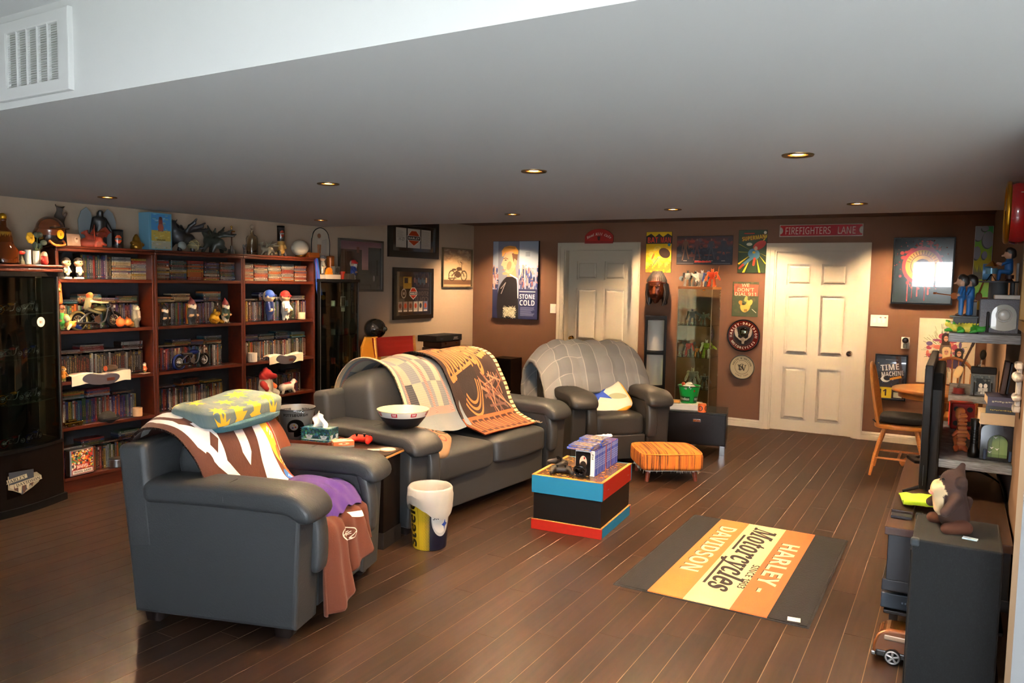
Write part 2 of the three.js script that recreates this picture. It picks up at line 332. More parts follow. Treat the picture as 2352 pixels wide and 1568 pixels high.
// air return grille on the face of the bulkhead
{
  const t = thing('vent_grille', 'white slatted air return grille high on the bright bulkhead', 'vent', [3.295, 2.297, 7.63]);
  const W = .385, H = .235;
  part('frame', [ext(rectPath(-W / 2, -H / 2, W / 2, H / 2), .012, .004, [rectPath(-W / 2 + .045, -H / 2 + .03, W / 2 - .045, H / 2 - .03)])], ceilWhite, t);
  for (let i = 0; i < 24; i++) part('slat', bx(W - .09, .0015, .009, 0, -H / 2 + .034 + i * (H - .068) / 23, .007, .6), ceilWhite, t);
  for (let i = 0; i < 6; i++) part('slat_support', bx(.004, H - .06, .012, -W / 2 + .05 + i * (W - .1) / 5, 0, .009), ceilWhite, t);
  part('backing', bx(W - .06, H - .04, .002, 0, 0, .002), M('#c9cbc7', .8), t);
}
// ---------- leather suite ----------
const R1 = Math.atan2(.955, -.29), R2 = Math.atan2(.997, .079), R3 = 48 * D;
const footMat = M('#1c1412', .4);
function armParts(t, side, w, depth, top, mat, W) { // one upholstered arm; side -1 / 1
  const xo = side * (W / 2 - w / 2), zb = -depth / 2, zf = depth / 2;
  const s = new THREE.Shape(); s.moveTo(zb + .05, .075); s.lineTo(zf - .03, .075); s.lineTo(zf - .005, top - .1); s.lineTo(zb, top - .1); s.closePath();
  const g = new THREE.ExtrudeGeometry(s, { depth: w - .06, bevelEnabled: true, bevelSize: .018, bevelThickness: .018, bevelSegments: 3 });
  g.rotateY(-PI / 2).translate(xo + (w - .06) / 2, 0, 0);
  const panel = part('arm_panel', g, mat, t);
  const pad = part('arm_pad', softSweep([[zb + .08, top - .06], [zb + .3, top - .055], [zf - .16, top - .058], [zf - .03, top - .068], [zf + .018, top - .105], [zf + .022, top - .15]], w / 2 + .008, .06, .6, 56, 32, .05).translate(xo, 0, 0), mat, t);
  part('arm_front_roll', softSweep([[zf - .03, top - .07], [zf + .008, top - .2], [zf + .012, .36], [zf + .0, .27]], .05, .035, .7, 30, 20, .04).translate(xo - side * (w / 2 - .045), 0, 0), mat, t);
  part('seam', tube([[xo - side * .0, top + .006, zf - .36], [xo + side * w * .3, top - .002, zf - .36], [xo + side * (w / 2 + .008), top - .05, zf - .355], [xo + side * (w / 2 - .01), top - .1, zf - .35]], .003, 14, 6), mat, pad);
  return panel;
}
function legs(t, W, Dp, h = .08) { for (const a of [-1, 1]) for (const b of [-1, 1]) part('leg', at(new THREE.CylinderGeometry(.062, .048, h, 4), 0, h / 2, 0, 0, PI / 4).translate(a * (W / 2 - .09), 0, b * (Dp / 2 - .1)), footMat, t); }
function wrinkle(g, amp, f, sd = 0) { // soft creases in upholstery
  const p = g.attributes.position, n = g.attributes.normal;
  for (let i = 0; i < p.count; i++) {
    const x = p.getX(i), y = p.getY(i), z = p.getZ(i), a = amp * (vn((x + 3) * f + sd, (z + y * .7 + 5) * f * .5, 64) - .5) * 2;
    p.setXYZ(i, x + n.getX(i) * a, y + n.getY(i) * a, z + n.getZ(i) * a);
  }
  g.computeVertexNormals(); return g;
}
function armchair(name, label, pos, turn, mat) {
  const t = thing(name, label, 'armchair', pos, turn), W = .96, Dp = .87;
  armParts(t, -1, .235, Dp, .69, mat, W); armParts(t, 1, .235, Dp, .69, mat, W);
  part('seat_base', rb(.5, .24, .74, .02, 0, .2, .02), mat, t);
  part('front_panel', rb(.5, .22, .04, .015, 0, .19, .4), mat, t);
  part('seat_cushion', wrinkle(puff(.5, .2, .66, .3, .25).translate(0, .385, .1), .006, 9), mat, t);
  part('back_frame', at(rb(.94, .5, .15, .03), 0, .6, -.385, -.1), mat, t);
  part('back_cushion', at(wrinkle(puff(.56, .44, .22, .45, .4), .008, 8, 3), 0, .63, -.2, -.18), mat, t);
  legs(t, W, Dp); return t;
}
armchair('armchair', 'grey leather armchair nearest the camera, covered with brown and purple throws', [2.805, 0, 6.28], R1, leather);
armchair('armchair', 'dark grey leather armchair in far corner under pale checked comforter', [3.0, 0, 2.45], R3, leatherDark);
{
  const t = thing('sofa', 'two seat grey leather sofa with quilt and orange afghan over its back', 'sofa', [2.54, 0, 4.225], R2), W = 1.92, Dp = .88;
  armParts(t, -1, .27, Dp, .665, leather, W); armParts(t, 1, .27, Dp, .665, leather, W);
  part('seat_base', rb(1.38, .24, .76, .02, 0, .2, 0), leather, t);
  part('front_panel', rb(1.38, .25, .04, .015, 0, .2, .375), leather, t);
  for (const s of [-1, 1]) {
    part('seat_cushion', wrinkle(puff(.692, .21, .72, .3, .22).translate(s * .346, .385, .09), .008, 8, s + 2), leather, t);
    part('back_cushion', at(wrinkle(puff(.77, .6, .37, .46, .36), .008, 7, s * 3 + 9), s * .385, .69, -.22, -.2), leather, t);
  }
  part('back_frame', at(rb(1.86, .55, .15, .04), 0, .58, -.39, -.1), leather, t);
  legs(t, W, Dp, .07);
}
// ---------- throws, quilts and cushions ----------
// a draped cloth: profile in a thing's local (z, y), swept across x, with folds
function drape(frame, prof, x0, x1, fold, nu = 40, nv = 60, th = .012, skew = 0) {
  const c = new THREE.CatmullRomCurve3(prof.map((p) => V(p[2] ?? 0, p[1], p[0])), false, 'centripetal'), cos = Math.cos(frame[3]), sin = Math.sin(frame[3]);
  c.arcLengthDivisions = 400;
  return cloth((u, v) => {
    const p = c.getPointAt(v), T = c.getTangentAt(v), n = V(0, T.z, -T.y), f = fold(u, v), x = x0 + (x1 - x0) * u + skew * v + p.x, q = V(x, p.y + n.y * f, p.z + n.z * f);
    return V(frame[0] + q.x * cos + q.z * sin, frame[1] + q.y, frame[2] - q.x * sin + q.z * cos);
  }, nu, nv, th);
}
const weave = dataTex(128, 128, (u, v) => { const n = (Math.sin(u * 2 * PI * 32) * Math.sin(v * 2 * PI * 32) * .5 + .5) * .6 + .4 * vn(u * 32, v * 32, 32); return [n * 255, n * 255, n * 255]; }, false); weave.repeat.set(6, 6);
const fuzzy = (map, c = '#ffffff') => M(c, .95, 0, { map, bumpMap: weave, bumpScale: .002, sheen: .6, sheenRoughness: .6, sheenColor: new THREE.Color(.35, .3, .28) });
const F1 = [2.805, 0, 6.28, R1], F2 = [2.54, 0, 4.225, R2], F3 = [3.0, 0, 2.45, R3];
const choc = '#4a2417', choc2 = '#6b361f';
{ // brown chocolate throw over the front armchair's back
  const tx = canvasTex(1024, 1024, (x, w, h) => {
    fill(x, choc, 0, 0, w, h); fill(x, choc2, 700, 0, 330, h);
    // u runs across (left of chair = u0), v down from behind over the top to the seat; canvas y grows downwards with v
    x.save(); x.translate(0, 0);
    poly(x, '#e9e5e6', [[150, 330], [60, 480], [70, 690], [150, 790], [330, 930], [470, 985], [480, 955], [360, 890], [240, 780], [270, 640], [330, 520], [330, 400], [250, 330]]);
    ell(x, choc, 190, 480, 80, 105); ell(x, '#e9e5e6', 185, 480, 40, 62); poly(x, choc, [[110, 560], [170, 610], [170, 540], [120, 520]]);
    poly(x, choc, [[170, 700], [230, 650], [250, 690], [190, 740]]); ell(x, choc, 110, 760, 22, 40);
    poly(x, '#e9e5e6', [[500, 520], [600, 470], [610, 540], [530, 780], [470, 830], [430, 770]]);
    poly(x, '#e9e5e6', [[690, 640], [740, 600], [760, 960], [640, 1010], [560, 970]]);
    poly(x, '#d8262a', [[735, 560], [800, 600], [850, 720], [900, 1000], [860, 1000], [800, 800], [735, 640]]);
    line(x, '#f0ece8', 8, [[745, 545], [820, 600], [880, 740], [940, 1010]]);
    ell(x, '#f0c23a', 790, 760, 42, 120, -.2); ell(x, '#e36a2c', 842, 880, 36, 95, -.25); ell(x, '#2f6fc4', 800, 960, 34, 60, -.2);
    text(x, 'm', 800, 730, 60, '#f7f2ea', { rot: .9 }); text(x, 'm', 846, 860, 56, '#f7f2ea', { rot: 1 }); text(x, 'm', 808, 950, 44, '#f7f2ea', { rot: 1 });
    text(x, 'M', 775, 640, 40, '#f7f2ea', { rot: 1 });
    x.restore();
  });
  tx.flipY = false;
  const g = drape(F1, [[-.5, .42], [-.52, .7], [-.51, .84], [-.42, .93], [-.25, .92], [-.12, .8], [-.05, .65], [.01, .55], [.1, .51]], -.38, .36, (u, v) => .03 * Math.sin(u * 17 + v * 2) * Math.max(0, u - .55) * 2 + .025 * vn(u * 6, v * 5, 32) - .045 * Math.max(0, .25 - u) * 4 * Math.sin(v * PI));
  solo('throw_blanket', g, fuzzy(tx), 'chocolate brown fleece throw with white stripes hanging over front armchair back', 'blanket');
}
{ // folded blanket with yellow stars
  const tx = canvasTex(1024, 512, (x, w, h) => {
    fill(x, '#6d7a74', 0, 0, w, h);
    for (let i = 0; i < 240; i++) { x.globalAlpha = .18; ell(x, pick(['#4c5f66', '#8a8a7c', '#5a7078']), rr(0, w), rr(0, h), rr(15, 60)); } x.globalAlpha = 1;
    const star = (cx, cyy, r, rot) => { const p = []; for (let i = 0; i < 16; i++) { const a = rot + i / 16 * 2 * PI, q = i % 2 ? r * .5 : r * rr(.9, 1.15); p.push([cx + Math.cos(a) * q, cyy + Math.sin(a) * q * .8]); } poly(x, '#e8b62c', p); };
    for (const s of [[130, 90, 80, .2], [330, 60, 90, .5], [560, 60, 95, .1], [800, 70, 90, .8], [980, 120, 80, .3], [200, 300, 90, .7], [440, 230, 105, .4], [690, 270, 115, 0], [900, 330, 95, .5], [80, 440, 80, .1], [340, 430, 85, .9], [560, 470, 80, .3], [780, 470, 80, .6]]) star(...s);
  });
  const t = thing('folded_blanket', 'folded grey green blanket with yellow stars lying on top of front armchair', 'blanket', [2.53, .935, 6.27], R1);
  const g = wrinkle(at(puff(.66, .1, .3, .35, .4, 48, 28), 0, 0, 0, .08), .012, 10, 4), p = g.attributes.position, u = g.attributes.uv;
  for (let i = 0; i < p.count; i++) u.setXY(i, p.getX(i) / .66 + .5, p.getZ(i) / .34 + .5 + p.getY(i));
  part('upper_fold', g, fuzzy(tx), t);
  part('lower_fold', wrinkle(at(puff(.6, .05, .27, .35, .4), .01, -.045, .03, .12), .008, 9, 2), fuzzy(null, '#2c5560'), t, 'dark teal lower fold');
}
{ // purple garment on the seat
  const g = cloth((u, v) => {
    const a = (u - .5) * 2, b = (v - .5) * 2, r = Math.max(0, 1 - (a * a * .8 + b * b) * .75);
    const w = vn(u * 9 + v * 3, v * 5, 32), lx = -.2 + .47 * u, lz = -.02 + .47 * v, y = .485 + .11 * Math.sqrt(r) + .03 * (w - .5) - .05 * Math.max(0, v - .85) * 6;
    const c = Math.cos(R1), s = Math.sin(R1); return V(F1[0] + lx * c + lz * s, y, F1[2] - lx * s + lz * c);
  }, 40, 40, .012);
  solo('purple_throw', g, fuzzy(null, '#4a2a78'), 'crumpled purple throw heaped on the seat of the front armchair', 'blanket');
}
{ // lower brown throw hanging off the seat to the floor
  const tx = canvasTex(512, 1024, (x, w, h) => {
    fill(x, '#5d2d1b', 0, 0, w, h);
    x.save(); x.translate(240, 520); x.rotate(.95); x.lineWidth = 7; x.strokeStyle = '#e9ddd6'; x.beginPath(); x.ellipse(0, 0, 130, 52, 0, 0, 2 * PI); x.stroke(); text(x, 'Milk C', 0, 2, 74, '#e9ddd6', { font: 'bold italic' }); x.restore();
    poly(x, '#ece6e2', [[290, 300], [400, 370], [400, 460], [360, 430], [300, 370]]);
  });
  tx.flipY = false;
  const g = drape(F1, [[.28, .5], [.4, .485], [.46, .45], [.48, .36], [.49, .22], [.51, .05]], -.27, .2, (u, v) => -.035 * Math.sin(u * 14 + 1) * v - .02 * Math.sin(u * 31) * v, 44, 40, .01);
  const p = g.attributes.position; // the hem runs up towards the far arm
  const c = Math.cos(R1), s = Math.sin(R1);
  for (let i = 0; i < p.count; i++) { const lx = (p.getX(i) - F1[0]) * c - (p.getZ(i) - F1[2]) * s, k = Math.min(1, Math.max(0, (lx + .2) / .32)); if (p.getY(i) < .47) p.setY(i, .47 - (.47 - p.getY(i)) * (1 - .55 * k)); }
  g.computeVertexNormals();
  solo('throw_blanket', g, fuzzy(tx), 'brown fleece throw hanging from front armchair seat down to the floor', 'blanket');
}
{ // patchwork quilt on the sofa
  const tx = canvasTex(1024, 1024, (x, w, h) => {
    fill(x, '#a39a8c', 0, 0, w, h);
    const S = 146; for (let j = 0; j < 7; j++) for (let i = 0; i < 7; i++) { fill(x, (i + j) % 2 ? '#a79d8b' : ['#6e747a', '#45474d', '#7c8288'][(i * 2 + j) % 3], i * S, j * S, S, S); for (let k = 0; k < 12; k++) { x.globalAlpha = .25; line(x, '#d9d2c4', 1.5, [[i * S, j * S + k * 12], [i * S + S, j * S + k * 12]]); } x.globalAlpha = 1; }
    for (const e of [[0, 0, w, 150], [0, h - 150, w, 150], [0, 0, 150, h], [w - 150, 0, 150, h]]) fill(x, '#7b8389', ...e);
    const hatch = (a, b, ww, hh, vert) => { fill(x, '#a39a90', a, b, ww, hh); for (let k = 0; k < (vert ? hh : ww); k += 9) fill(x, '#9c5b56', vert ? a : a + k, vert ? b + k : b, vert ? ww : 4, vert ? 4 : hh); };
    hatch(100, 110, w - 200, 44, 0); hatch(100, h - 150, w - 200, 44, 0); hatch(110, 110, 44, h - 230, 1); hatch(w - 154, 110, 44, h - 230, 1); hatch(480, 110, 44, h - 230, 1);
    fill(x, '#d9c8a8', 0, 0, 70, h);
  });
  tx.flipY = false;
  const g = drape(F2, [[-.58, .55], [-.56, .85], [-.45, .99], [-.3, 1.035], [-.1, .985], [.01, .83], [.1, .63], [.17, .54]], -.62, -.05, (u, v) => .02 * vn(u * 5, v * 6, 32) + .02 * Math.sin(u * 9 + v * 4), 48, 60, .014, .06);
  solo('quilt', g, fuzzy(tx), 'grey and beige patchwork quilt over the left half of the sofa', 'quilt');
}
{ // orange afghan with script lettering
  const tx = canvasTex(1024, 1024, (x, w, h) => {
    fill(x, '#2c1a14', 0, 0, w, h);
    for (let i = 0; i < 6; i++) { x.save(); x.translate(60 + i * 160, 170); x.transform(1, 0, -.25, 1, 0, 0); x.lineWidth = 26; x.strokeStyle = '#c8703c'; x.strokeRect(0, -60, 90, 190); x.restore(); }
    
    text(x, 'Motorcycle', 490, 470, 240, '#20130f', { font: 'italic', fam: 'serif', w: 900, rot: -.16, sy: 1.25, stroke: '#c8703c', lw: 56 });
    poly(x, '#20130f', [[170, 640], [520, 590], [520, 690], [330, 790], [150, 740]]); x.lineWidth = 16; x.strokeStyle = '#c8703c'; for (let k = 0; k < 3; k++) { x.beginPath(); x.arc(320, 640, 150 + k * 34, .2, 2.4); x.stroke(); }
    x.globalAlpha = .8; for (let i = 0; i < 26; i++) line(x, pick(['#8b5134', '#b07a5c', '#6b4a3e']), rr(6, 20), [[rr(520, 960), rr(620, 860)], [rr(520, 960), rr(640, 900)]]); x.globalAlpha = 1;
    fill(x, '#b5562c', 0, 860, w, 164); for (let i = 0; i < 9; i++) { x.lineWidth = 20; x.strokeStyle = '#3a1d12'; x.strokeRect(20 + i * 112, 890, 66, 110); }
    fill(x, '#c9b28a', 955, 0, 69, h); for (let k = 0; k < h; k += 26) fill(x, '#4a3a22', 955, k, 69, 9);
  });
  tx.flipY = false;
  const fr = (u, v) => .022 * Math.sin(v * 23) * Math.max(0, v - .72) * 3 + .015 * vn(u * 6, v * 8, 32);
  const t = thing('afghan', 'orange and brown woven motorcycle afghan with fringe over sofa centre', 'blanket');
  part('woven_cloth', drape(F2, [[-.6, .6], [-.58, .88], [-.47, 1.02], [-.31, 1.06], [-.09, 1.0], [.02, .84], [.11, .63], [.16, .545], [.22, .52], [.35, .512]], -.08, .62, fr, 48, 70, .014, .05), fuzzy(tx), t);
  const fg = []; const c = Math.cos(R2), s = Math.sin(R2);
  for (let i = 0; i < 46; i++) { const v = i / 46, lx = .675 + rr(0, .04), lz = i < 30 ? -.3 + .4 * v * 1.5 : .1 + (v - .65) * .8, y = i < 30 ? 1.03 - (v * 1.5) ** 1.6 * .5 : .51, e = .05; const P = (a, b, d) => [F2[0] + a * c + d * s, b, F2[2] - a * s + d * c]; fg.push(tube([P(lx - .03, y, lz), P(lx, y - .01, lz + .01), P(lx + e, y - .03 * rnd(), lz + rr(0, .03))], .004, 5, 5)); }
  part('fringe', fg, M('#d8c19a', .95), t).userData.kind = 'stuff';
}
function cushion(name, label, tx, w, h, d, pos, rot, col) {
  const g = puff(w, d, h, .9, .38, 40, 20), p = g.attributes.position, u = g.attributes.uv;
  for (let i = 0; i < p.count; i++) u.setXY(i, p.getX(i) / w + .5, .5 - p.getZ(i) / h);
  const m = solo(name, g, tx ? M('#ffffff', .8, 0, { map: tx, bumpMap: weave, bumpScale: .001 }) : M(col, .8), label, 'cushion', pos); m.rotation.set(...rot); return m;
}
cushion('throw_pillow', 'small brown pillow with looping pattern at the left end of sofa seat', canvasTex(256, 256, (x, w, h) => {
  fill(x, '#8a6a4c', 0, 0, w, h); for (let i = 0; i < 18; i++) { x.lineWidth = rr(5, 10); x.strokeStyle = pick(['#2f2620', '#d8c49c', '#a63a2a', '#4a3a2a']); x.beginPath(); x.ellipse(rr(0, w), rr(0, h), rr(14, 34), rr(8, 22), rr(0, 3), 0, 6.3); x.stroke(); }
}), .36, .36, .12, [2.74, .53, 4.83], [.25, .5, -.3]);
cushion('throw_pillow', 'white pillow with blue star and orange edge on far armchair', canvasTex(256, 256, (x, w, h) => {
  fill(x, '#bdb7a8', 0, 0, w, h); ell(x, '#8f9374', 190, 170, 50, 20, .4); const p = []; for (let i = 0; i < 10; i++) { const a = -PI / 2 + i * PI / 5, q = i % 2 ? 34 : 92; p.push([100 + Math.cos(a) * q, 100 + Math.sin(a) * q]); } poly(x, '#2547a8', p);
  x.lineWidth = 22; x.strokeStyle = '#e8962c'; x.strokeRect(0, 0, w, h);
}), .42, .42, .13, [3.06, .57, 2.5], [.95, .75, -.25]);
{ // puffy comforter on the far armchair
  const tx = canvasTex(512, 512, (x, w, h) => {
    fill(x, '#a9adb2', 0, 0, w, h); for (let i = 0; i < 8; i++) { fill(x, i % 2 ? '#a2a6ab' : '#b3b6ba', i * 64, 0, 64, h); line(x, '#d5d6d6', 4, [[i * 64, 0], [i * 64 + 10, h]]); line(x, '#d8d8d6', 4, [[0, i * 64 + 10], [w, i * 64]]); }
  });
  const quilted = (u, v) => .022 * Math.abs(Math.sin(u * PI * 6)) * Math.abs(Math.sin(v * PI * 7)) + .02 * vn(u * 5, v * 5, 16);
  const g = drape(F3, [[-.56, .5], [-.6, .75], [-.56, .93], [-.42, 1.02], [-.22, .99], [-.06, .86], [.02, .72], [.06, .62]], -.56, .5, (u, v) => quilted(u, v) - .1 * Math.max(0, u - .75) * v, 60, 60, .045);
  const p = g.attributes.position; const c = Math.cos(R3), s = Math.sin(R3); // the ends sink over the corners of the back
  for (let i = 0; i < p.count; i++) { const lx = (p.getX(i) - F3[0]) * c - (p.getZ(i) - F3[2]) * s, k = Math.max(0, Math.abs(lx) - .3) / .2; p.setY(i, p.getY(i) - .1 * k * k); }
  g.computeVertexNormals();
  const t = thing('comforter', 'pale grey checked puffy comforter draped over the far armchair back', 'comforter');
  part('cover', g, M('#a8a8a8', .9, 0, { map: tx }), t);
}
// ---------- tables, trunk, ottoman, rug and what lies on them ----------
const woodTex = (a, b, rep = 1) => { const A = new THREE.Color(a), B = new THREE.Color(b); const g = (c) => [c.r, c.g, c.b].map((q) => 255 * Math.pow(q, 1 / 2.2)); const ca = g(A), cb = g(B); return dataTex(256, 256, (u, v) => { const n = vn(u * 6 + 2 * vn(u * 4, v * 4, 4), v * 40, 64) * .6 + vn(u * 10, v * 120, 128) * .4; return ca.map((q, i) => q + (cb[i] - q) * n); }); };
const pineTex = woodTex('#b5752f', '#d79a4c'), oakTex = woodTex('#a8642a', '#cf8c44'), darkWoodTex = woodTex('#2a1a12', '#3b251a'), cherryTex = woodTex('#4c1d10', '#7a3319');
const pine = mapped(pineTex, .45), oak = mapped(oakTex, .3, { clearcoat: .4, clearcoatRoughness: .2 }), darkWood = mapped(darkWoodTex, .3), cherry = mapped(cherryTex, .4);
const ink = M('#100c0b', .25, 0, { specularIntensity: .4 }), inkMatte = M('#16100e', .6);
// rug
{
  const tx = canvasTex(1024, 1536, (x, w, h) => {
    // canvas x = across (left to right), canvas y = from the far edge to the near edge; lettering is turned to read along the length
    fill(x, '#0f0e10', 0, 0, w, h); const a = 190, b = 390, c = 640, d = 830;
    fill(x, '#c2682e', a, 0, b - a, h); fill(x, '#cfa57c', b, 0, c - b, h); fill(x, '#c65a2c', c, 0, d - c, h);
    const vert = (s, cx, cyy, size, len, o = {}) => { x.save(); x.translate(cx, cyy); x.rotate(PI / 2); text(x, s, -5, 5, size, '#1c1512', { ...o, w: len }); text(x, s, 0, 0, size, '#d8b890', { ...o, w: len }); x.restore(); };
    vert('DAVIDSON', (a + b) / 2, 640, 150, 980, { sy: 1.02 }); vert('HARLEY -', (c + d) / 2 - 8, 760, 150, 940);
    x.save(); x.translate((b + c) / 2 + 6, 690); x.rotate(PI / 2);
    text(x, 'Motorcycles', 0, 0, 210, '#1a1412', { font: 'bold italic', fam: 'serif', w: 1230, skew: -.2, stroke: '#1a1412', lw: 7 });
    fill(x, '#1a1412', -420, 92, 330, 16); fill(x, '#1a1412', 60, 92, 500, 16);
    text(x, 'SINCE 1903', 330, -98, 58, '#1a1412', { w: 420 }); x.restore();
  });
  const t = thing('rug', 'striped orange, cream and black motorcycle doormat rug lying on dark floor', 'rug', [4.783, 0, 4.455]);
  const g = rb(.985, .008, 1.475, .003, 0, .0045, 0), p = g.attributes.position, u = g.attributes.uv; for (let i = 0; i < p.count; i++) u.setXY(i, p.getX(i) / .985 + .5, .5 - p.getZ(i) / 1.475);
  part('pile', g, M('#ffffff', .95, 0, { map: tx, bumpMap: grainBump, bumpScale: .001 }), t);
  part('rubber_edge', [bx(.015, .004, 1.49, -.495, .002), bx(.015, .004, 1.49, .495, .002), bx(1.0, .004, .015, 0, .002, .74), bx(1.0, .004, .015, 0, .002, -.74)], blackMatte, t);
  part('care_label', bx(.06, .002, .045, .425, .0095, .695, 0, .15), white, t, 'white care label at the corner');
}
// painted trunk
{
  const t = thing('trunk', 'wooden storage trunk painted blue, red and black standing as coffee table', 'trunk', [3.668, 0, 4.27], 4.4 * D), W = .49, L = .63;
  const blue = M('#1c6f9a', .4), red = M('#951c10', .4), body = M('#0d0b0b', .35), edge = pine;
  part('body', bx(W - .024, .3, L - .024, 0, .18, 0), body, t);
  const lid = (y, h, cf, cr) => { part('board', rb(W, h, .02, .003, 0, y, L / 2 - .01), cf, t); part('board', rb(W, h, .02, .003, 0, y, -L / 2 + .01), cf, t); part('board', rb(.02, h, L - .02, .003, W / 2 - .01, y, 0), cr, t); part('board', rb(.02, h, L - .02, .003, -W / 2 + .01, y, 0), cr, t); };
  lid(.305, .118, blue, red); lid(.034, .068, red, blue);
  part('edge_strip', [bx(.018, .002, L, W / 2 - .009, .069, 0), bx(W, .002, .018, 0, .069, L / 2 - .009), bx(.02, .003, L + .001, W / 2 - .01, .3645, 0), bx(.02, .003, L, -W / 2 + .01, .3645, 0), bx(W, .003, .02, 0, .3645, L / 2 - .01)], edge, t, 'bare pine edges');
  const tx = canvasTex(512, 640, (x, w, h) => { fill(x, '#6b3f1c', 0, 0, w, h); for (let i = 0; i < 700; i++) { x.globalAlpha = .7; ell(x, pick(['#b5652a', '#d79a3c', '#3d4a2a', '#7a2f24', '#5a5f46', '#2d2722', '#c7b06a', '#54616b']), rr(0, w), rr(0, h), rr(5, 20), rr(4, 14), rr(0, 3)); } x.globalAlpha = 1; });
  const top = bx(W - .036, .006, L - .036, 0, .361, 0); part('lid_panel', top, M('#ffffff', .25, 0, { map: tx, clearcoat: .6 }), t, 'varnished collage lid');
  for (const z of [.2, -.23]) part('latch', [bx(.002, .004, .02, W / 2 + .001, .3, z), bar([W / 2 + .001, .33, z - .004], [W / 2 + .001, .345, z + .008], .0015)], steel, t);
}
// blue game cases standing on the trunk
const T0 = [3.668, .3645, 4.27], TR = 4.4 * D, onTrunk = (x, z) => [T0[0] + x * Math.cos(TR) + z * Math.sin(TR), T0[1], T0[2] - x * Math.sin(TR) + z * Math.cos(TR)];
{
  const caseTex = canvasTex(512, 256, (x, w, h) => { // left half: cover, right: spine colours
    fill(x, '#e4e6ea', 0, 0, 256, h); fill(x, '#111114', 4, 20, 190, 236); x.beginPath(); x.roundRect?.(4, 18, 196, 236, 24); x.fill(); ell(x, '#c9b4a4', 104, 120, 48, 62); ell(x, '#2a2422', 104, 160, 46, 50); ell(x, '#8e2222', 118, 80, 10, 12); text(x, 'PS4', 226, 60, 34, '#33353a', { rot: PI / 2 });
    fill(x, '#1f3fa4', 256, 0, 64, h); text(x, 'PS4', 290, 30, 22, '#e8eefa', { rot: PI / 2 }); for (let i = 0; i < 5; i++) fill(x, '#c8d4f0', 280, 80 + i * 22, 10, 14);
    fill(x, '#8e1f2c', 320, 0, 64, h); fill(x, '#16307e', 384, 0, 128, h);
  });
  const cm = M('#ffffff', .25, 0, { map: caseTex, clearcoat: .4 });
  const mk = (spine) => { const g = rb(.135, .17, .0138, .0025, 0, .085, 0), p = g.attributes.position, n = g.attributes.normal, u = g.attributes.uv; for (let i = 0; i < p.count; i++) { const nz = n.getZ(i), nx = n.getX(i); if (nz > .7) u.setXY(i, (p.getX(i) / .135 + .5) * .5, p.getY(i) / .17); else if (nx > .7) u.setXY(i, spine + .01 + (p.getZ(i) / .0138 + .5) * .1, p.getY(i) / .17); else u.setXY(i, .76, .5); } return g; };
  const gb = mk(.5), gr = mk(.625);
  for (let i = 0; i < 34; i++) {
    const red = i === 15 || i === 16 || i === 23, z = .175 - i * .0143, p = onTrunk(.075, z), first = i === 0;
    const m = solo('game_case', red ? gr : gb, cm, first ? 'front blue game case on trunk, black cover with pale face' : `${red ? 'red' : 'blue'} spined game case, ${ordinal(i + 1)} from the front of the trunk row`, 'game case', p, TR + rr(-.01, .01), first ? null : red ? 'red game cases in the trunk row' : 'blue game cases in the trunk row');
  }
  const lay = [[.05, .14, 0, 0], [.055, .13, 1, 0], [.065, .0, 0, 1], [.06, .02, 1, 1], [.065, -.02, 2, 1]];
  const tops = canvasTex(256, 256, (x, w, h) => { fill(x, '#2b4cae', 0, 0, w, h); for (let i = 0; i < 200; i++) { x.globalAlpha = .6; ell(x, pick(['#8a6a54', '#c9955c', '#6b6f7a', '#d8c9b4', '#4a3a36']), rr(20, 236), rr(30, 240), rr(6, 22)); } x.globalAlpha = 1; fill(x, '#22409a', 0, 0, w, 20); });
  const lg = rb(.17, .0138, .135, .0025, 0, .007, 0), lm = M('#ffffff', .25, 0, { map: tops, clearcoat: .4 });
  lay.forEach(([x, z, k, grp], i) => { const p = onTrunk(x - .01, z - grp * .03); p[1] += .171 + k * .0142; solo('game_case', lg, lm, ['blue game case lying on front end of the standing row', 'blue game case lying upper of two on front of the row', 'blue game case, lowest of three lying on middle of row', 'blue game case, middle of three lying on the row', 'blue game case, topmost of three lying on middle of row'][i], 'game case', p, TR + .03 * (i % 2 ? 1 : -1)); });
  const pr = onTrunk(.05, -.2); pr[1] += .175;
  const wand = solo('remote_control', [rb(.03, .018, .16, .008), cy(.006, .006, .004, 0, .01, -.05), cy(.009, .009, .004, 0, .01, -.02)], white, 'slim white remote control lying atop the blue game cases', 'remote', pr, -.9); wand.position.y += .018; wand.rotation.x = .12;
}
function gamepad(name, label, pos, turn, col, rx = 0) {
  const t = thing(name, label, 'game controller', pos, turn); t.rotation.x = rx; const m = M(col, .35);
  part('shell', blob([[-.045, .02, 0, .045, .02, 0, .021, .021, col], [-.05, .02, .005, -.068, .014, .065, .021, .014, col], [.05, .02, .005, .068, .014, .065, .021, .014, col], [-.045, .022, -.012, .045, .022, -.012, .02, .02, col]], 44, .6), painted, t);
  for (const s of [-1, 1]) part('thumbstick', [cy(.008, .006, .016, s * .026, .046, .018), cy(.011, .01, .005, s * .026, .055, .018)], black, t);
  part('direction_pad', [bx(.022, .005, .007, -.052, .044, -.006), bx(.007, .005, .022, -.052, .044, -.006)], black, t);
  for (let i = 0; i < 4; i++) part('button', cy(.005, .005, .005, .052 + .01 * Math.cos(i * PI / 2), .043, -.006 + .01 * Math.sin(i * PI / 2), 0, 0, 0, 10), black, t);
  return t;
}
gamepad('game_controller', 'black game controller lying on trunk lid, nearer of the two', [3.59, .366, 4.455], .5, '#121214');
gamepad('game_controller', 'black game controller behind the other one on the trunk lid', [3.5, .366, 4.27], -.7, '#161618');
gamepad('game_controller', 'bright red game controller on the end table beside the tissues', [2.58, .592, 5.28], .3, '#c22216');
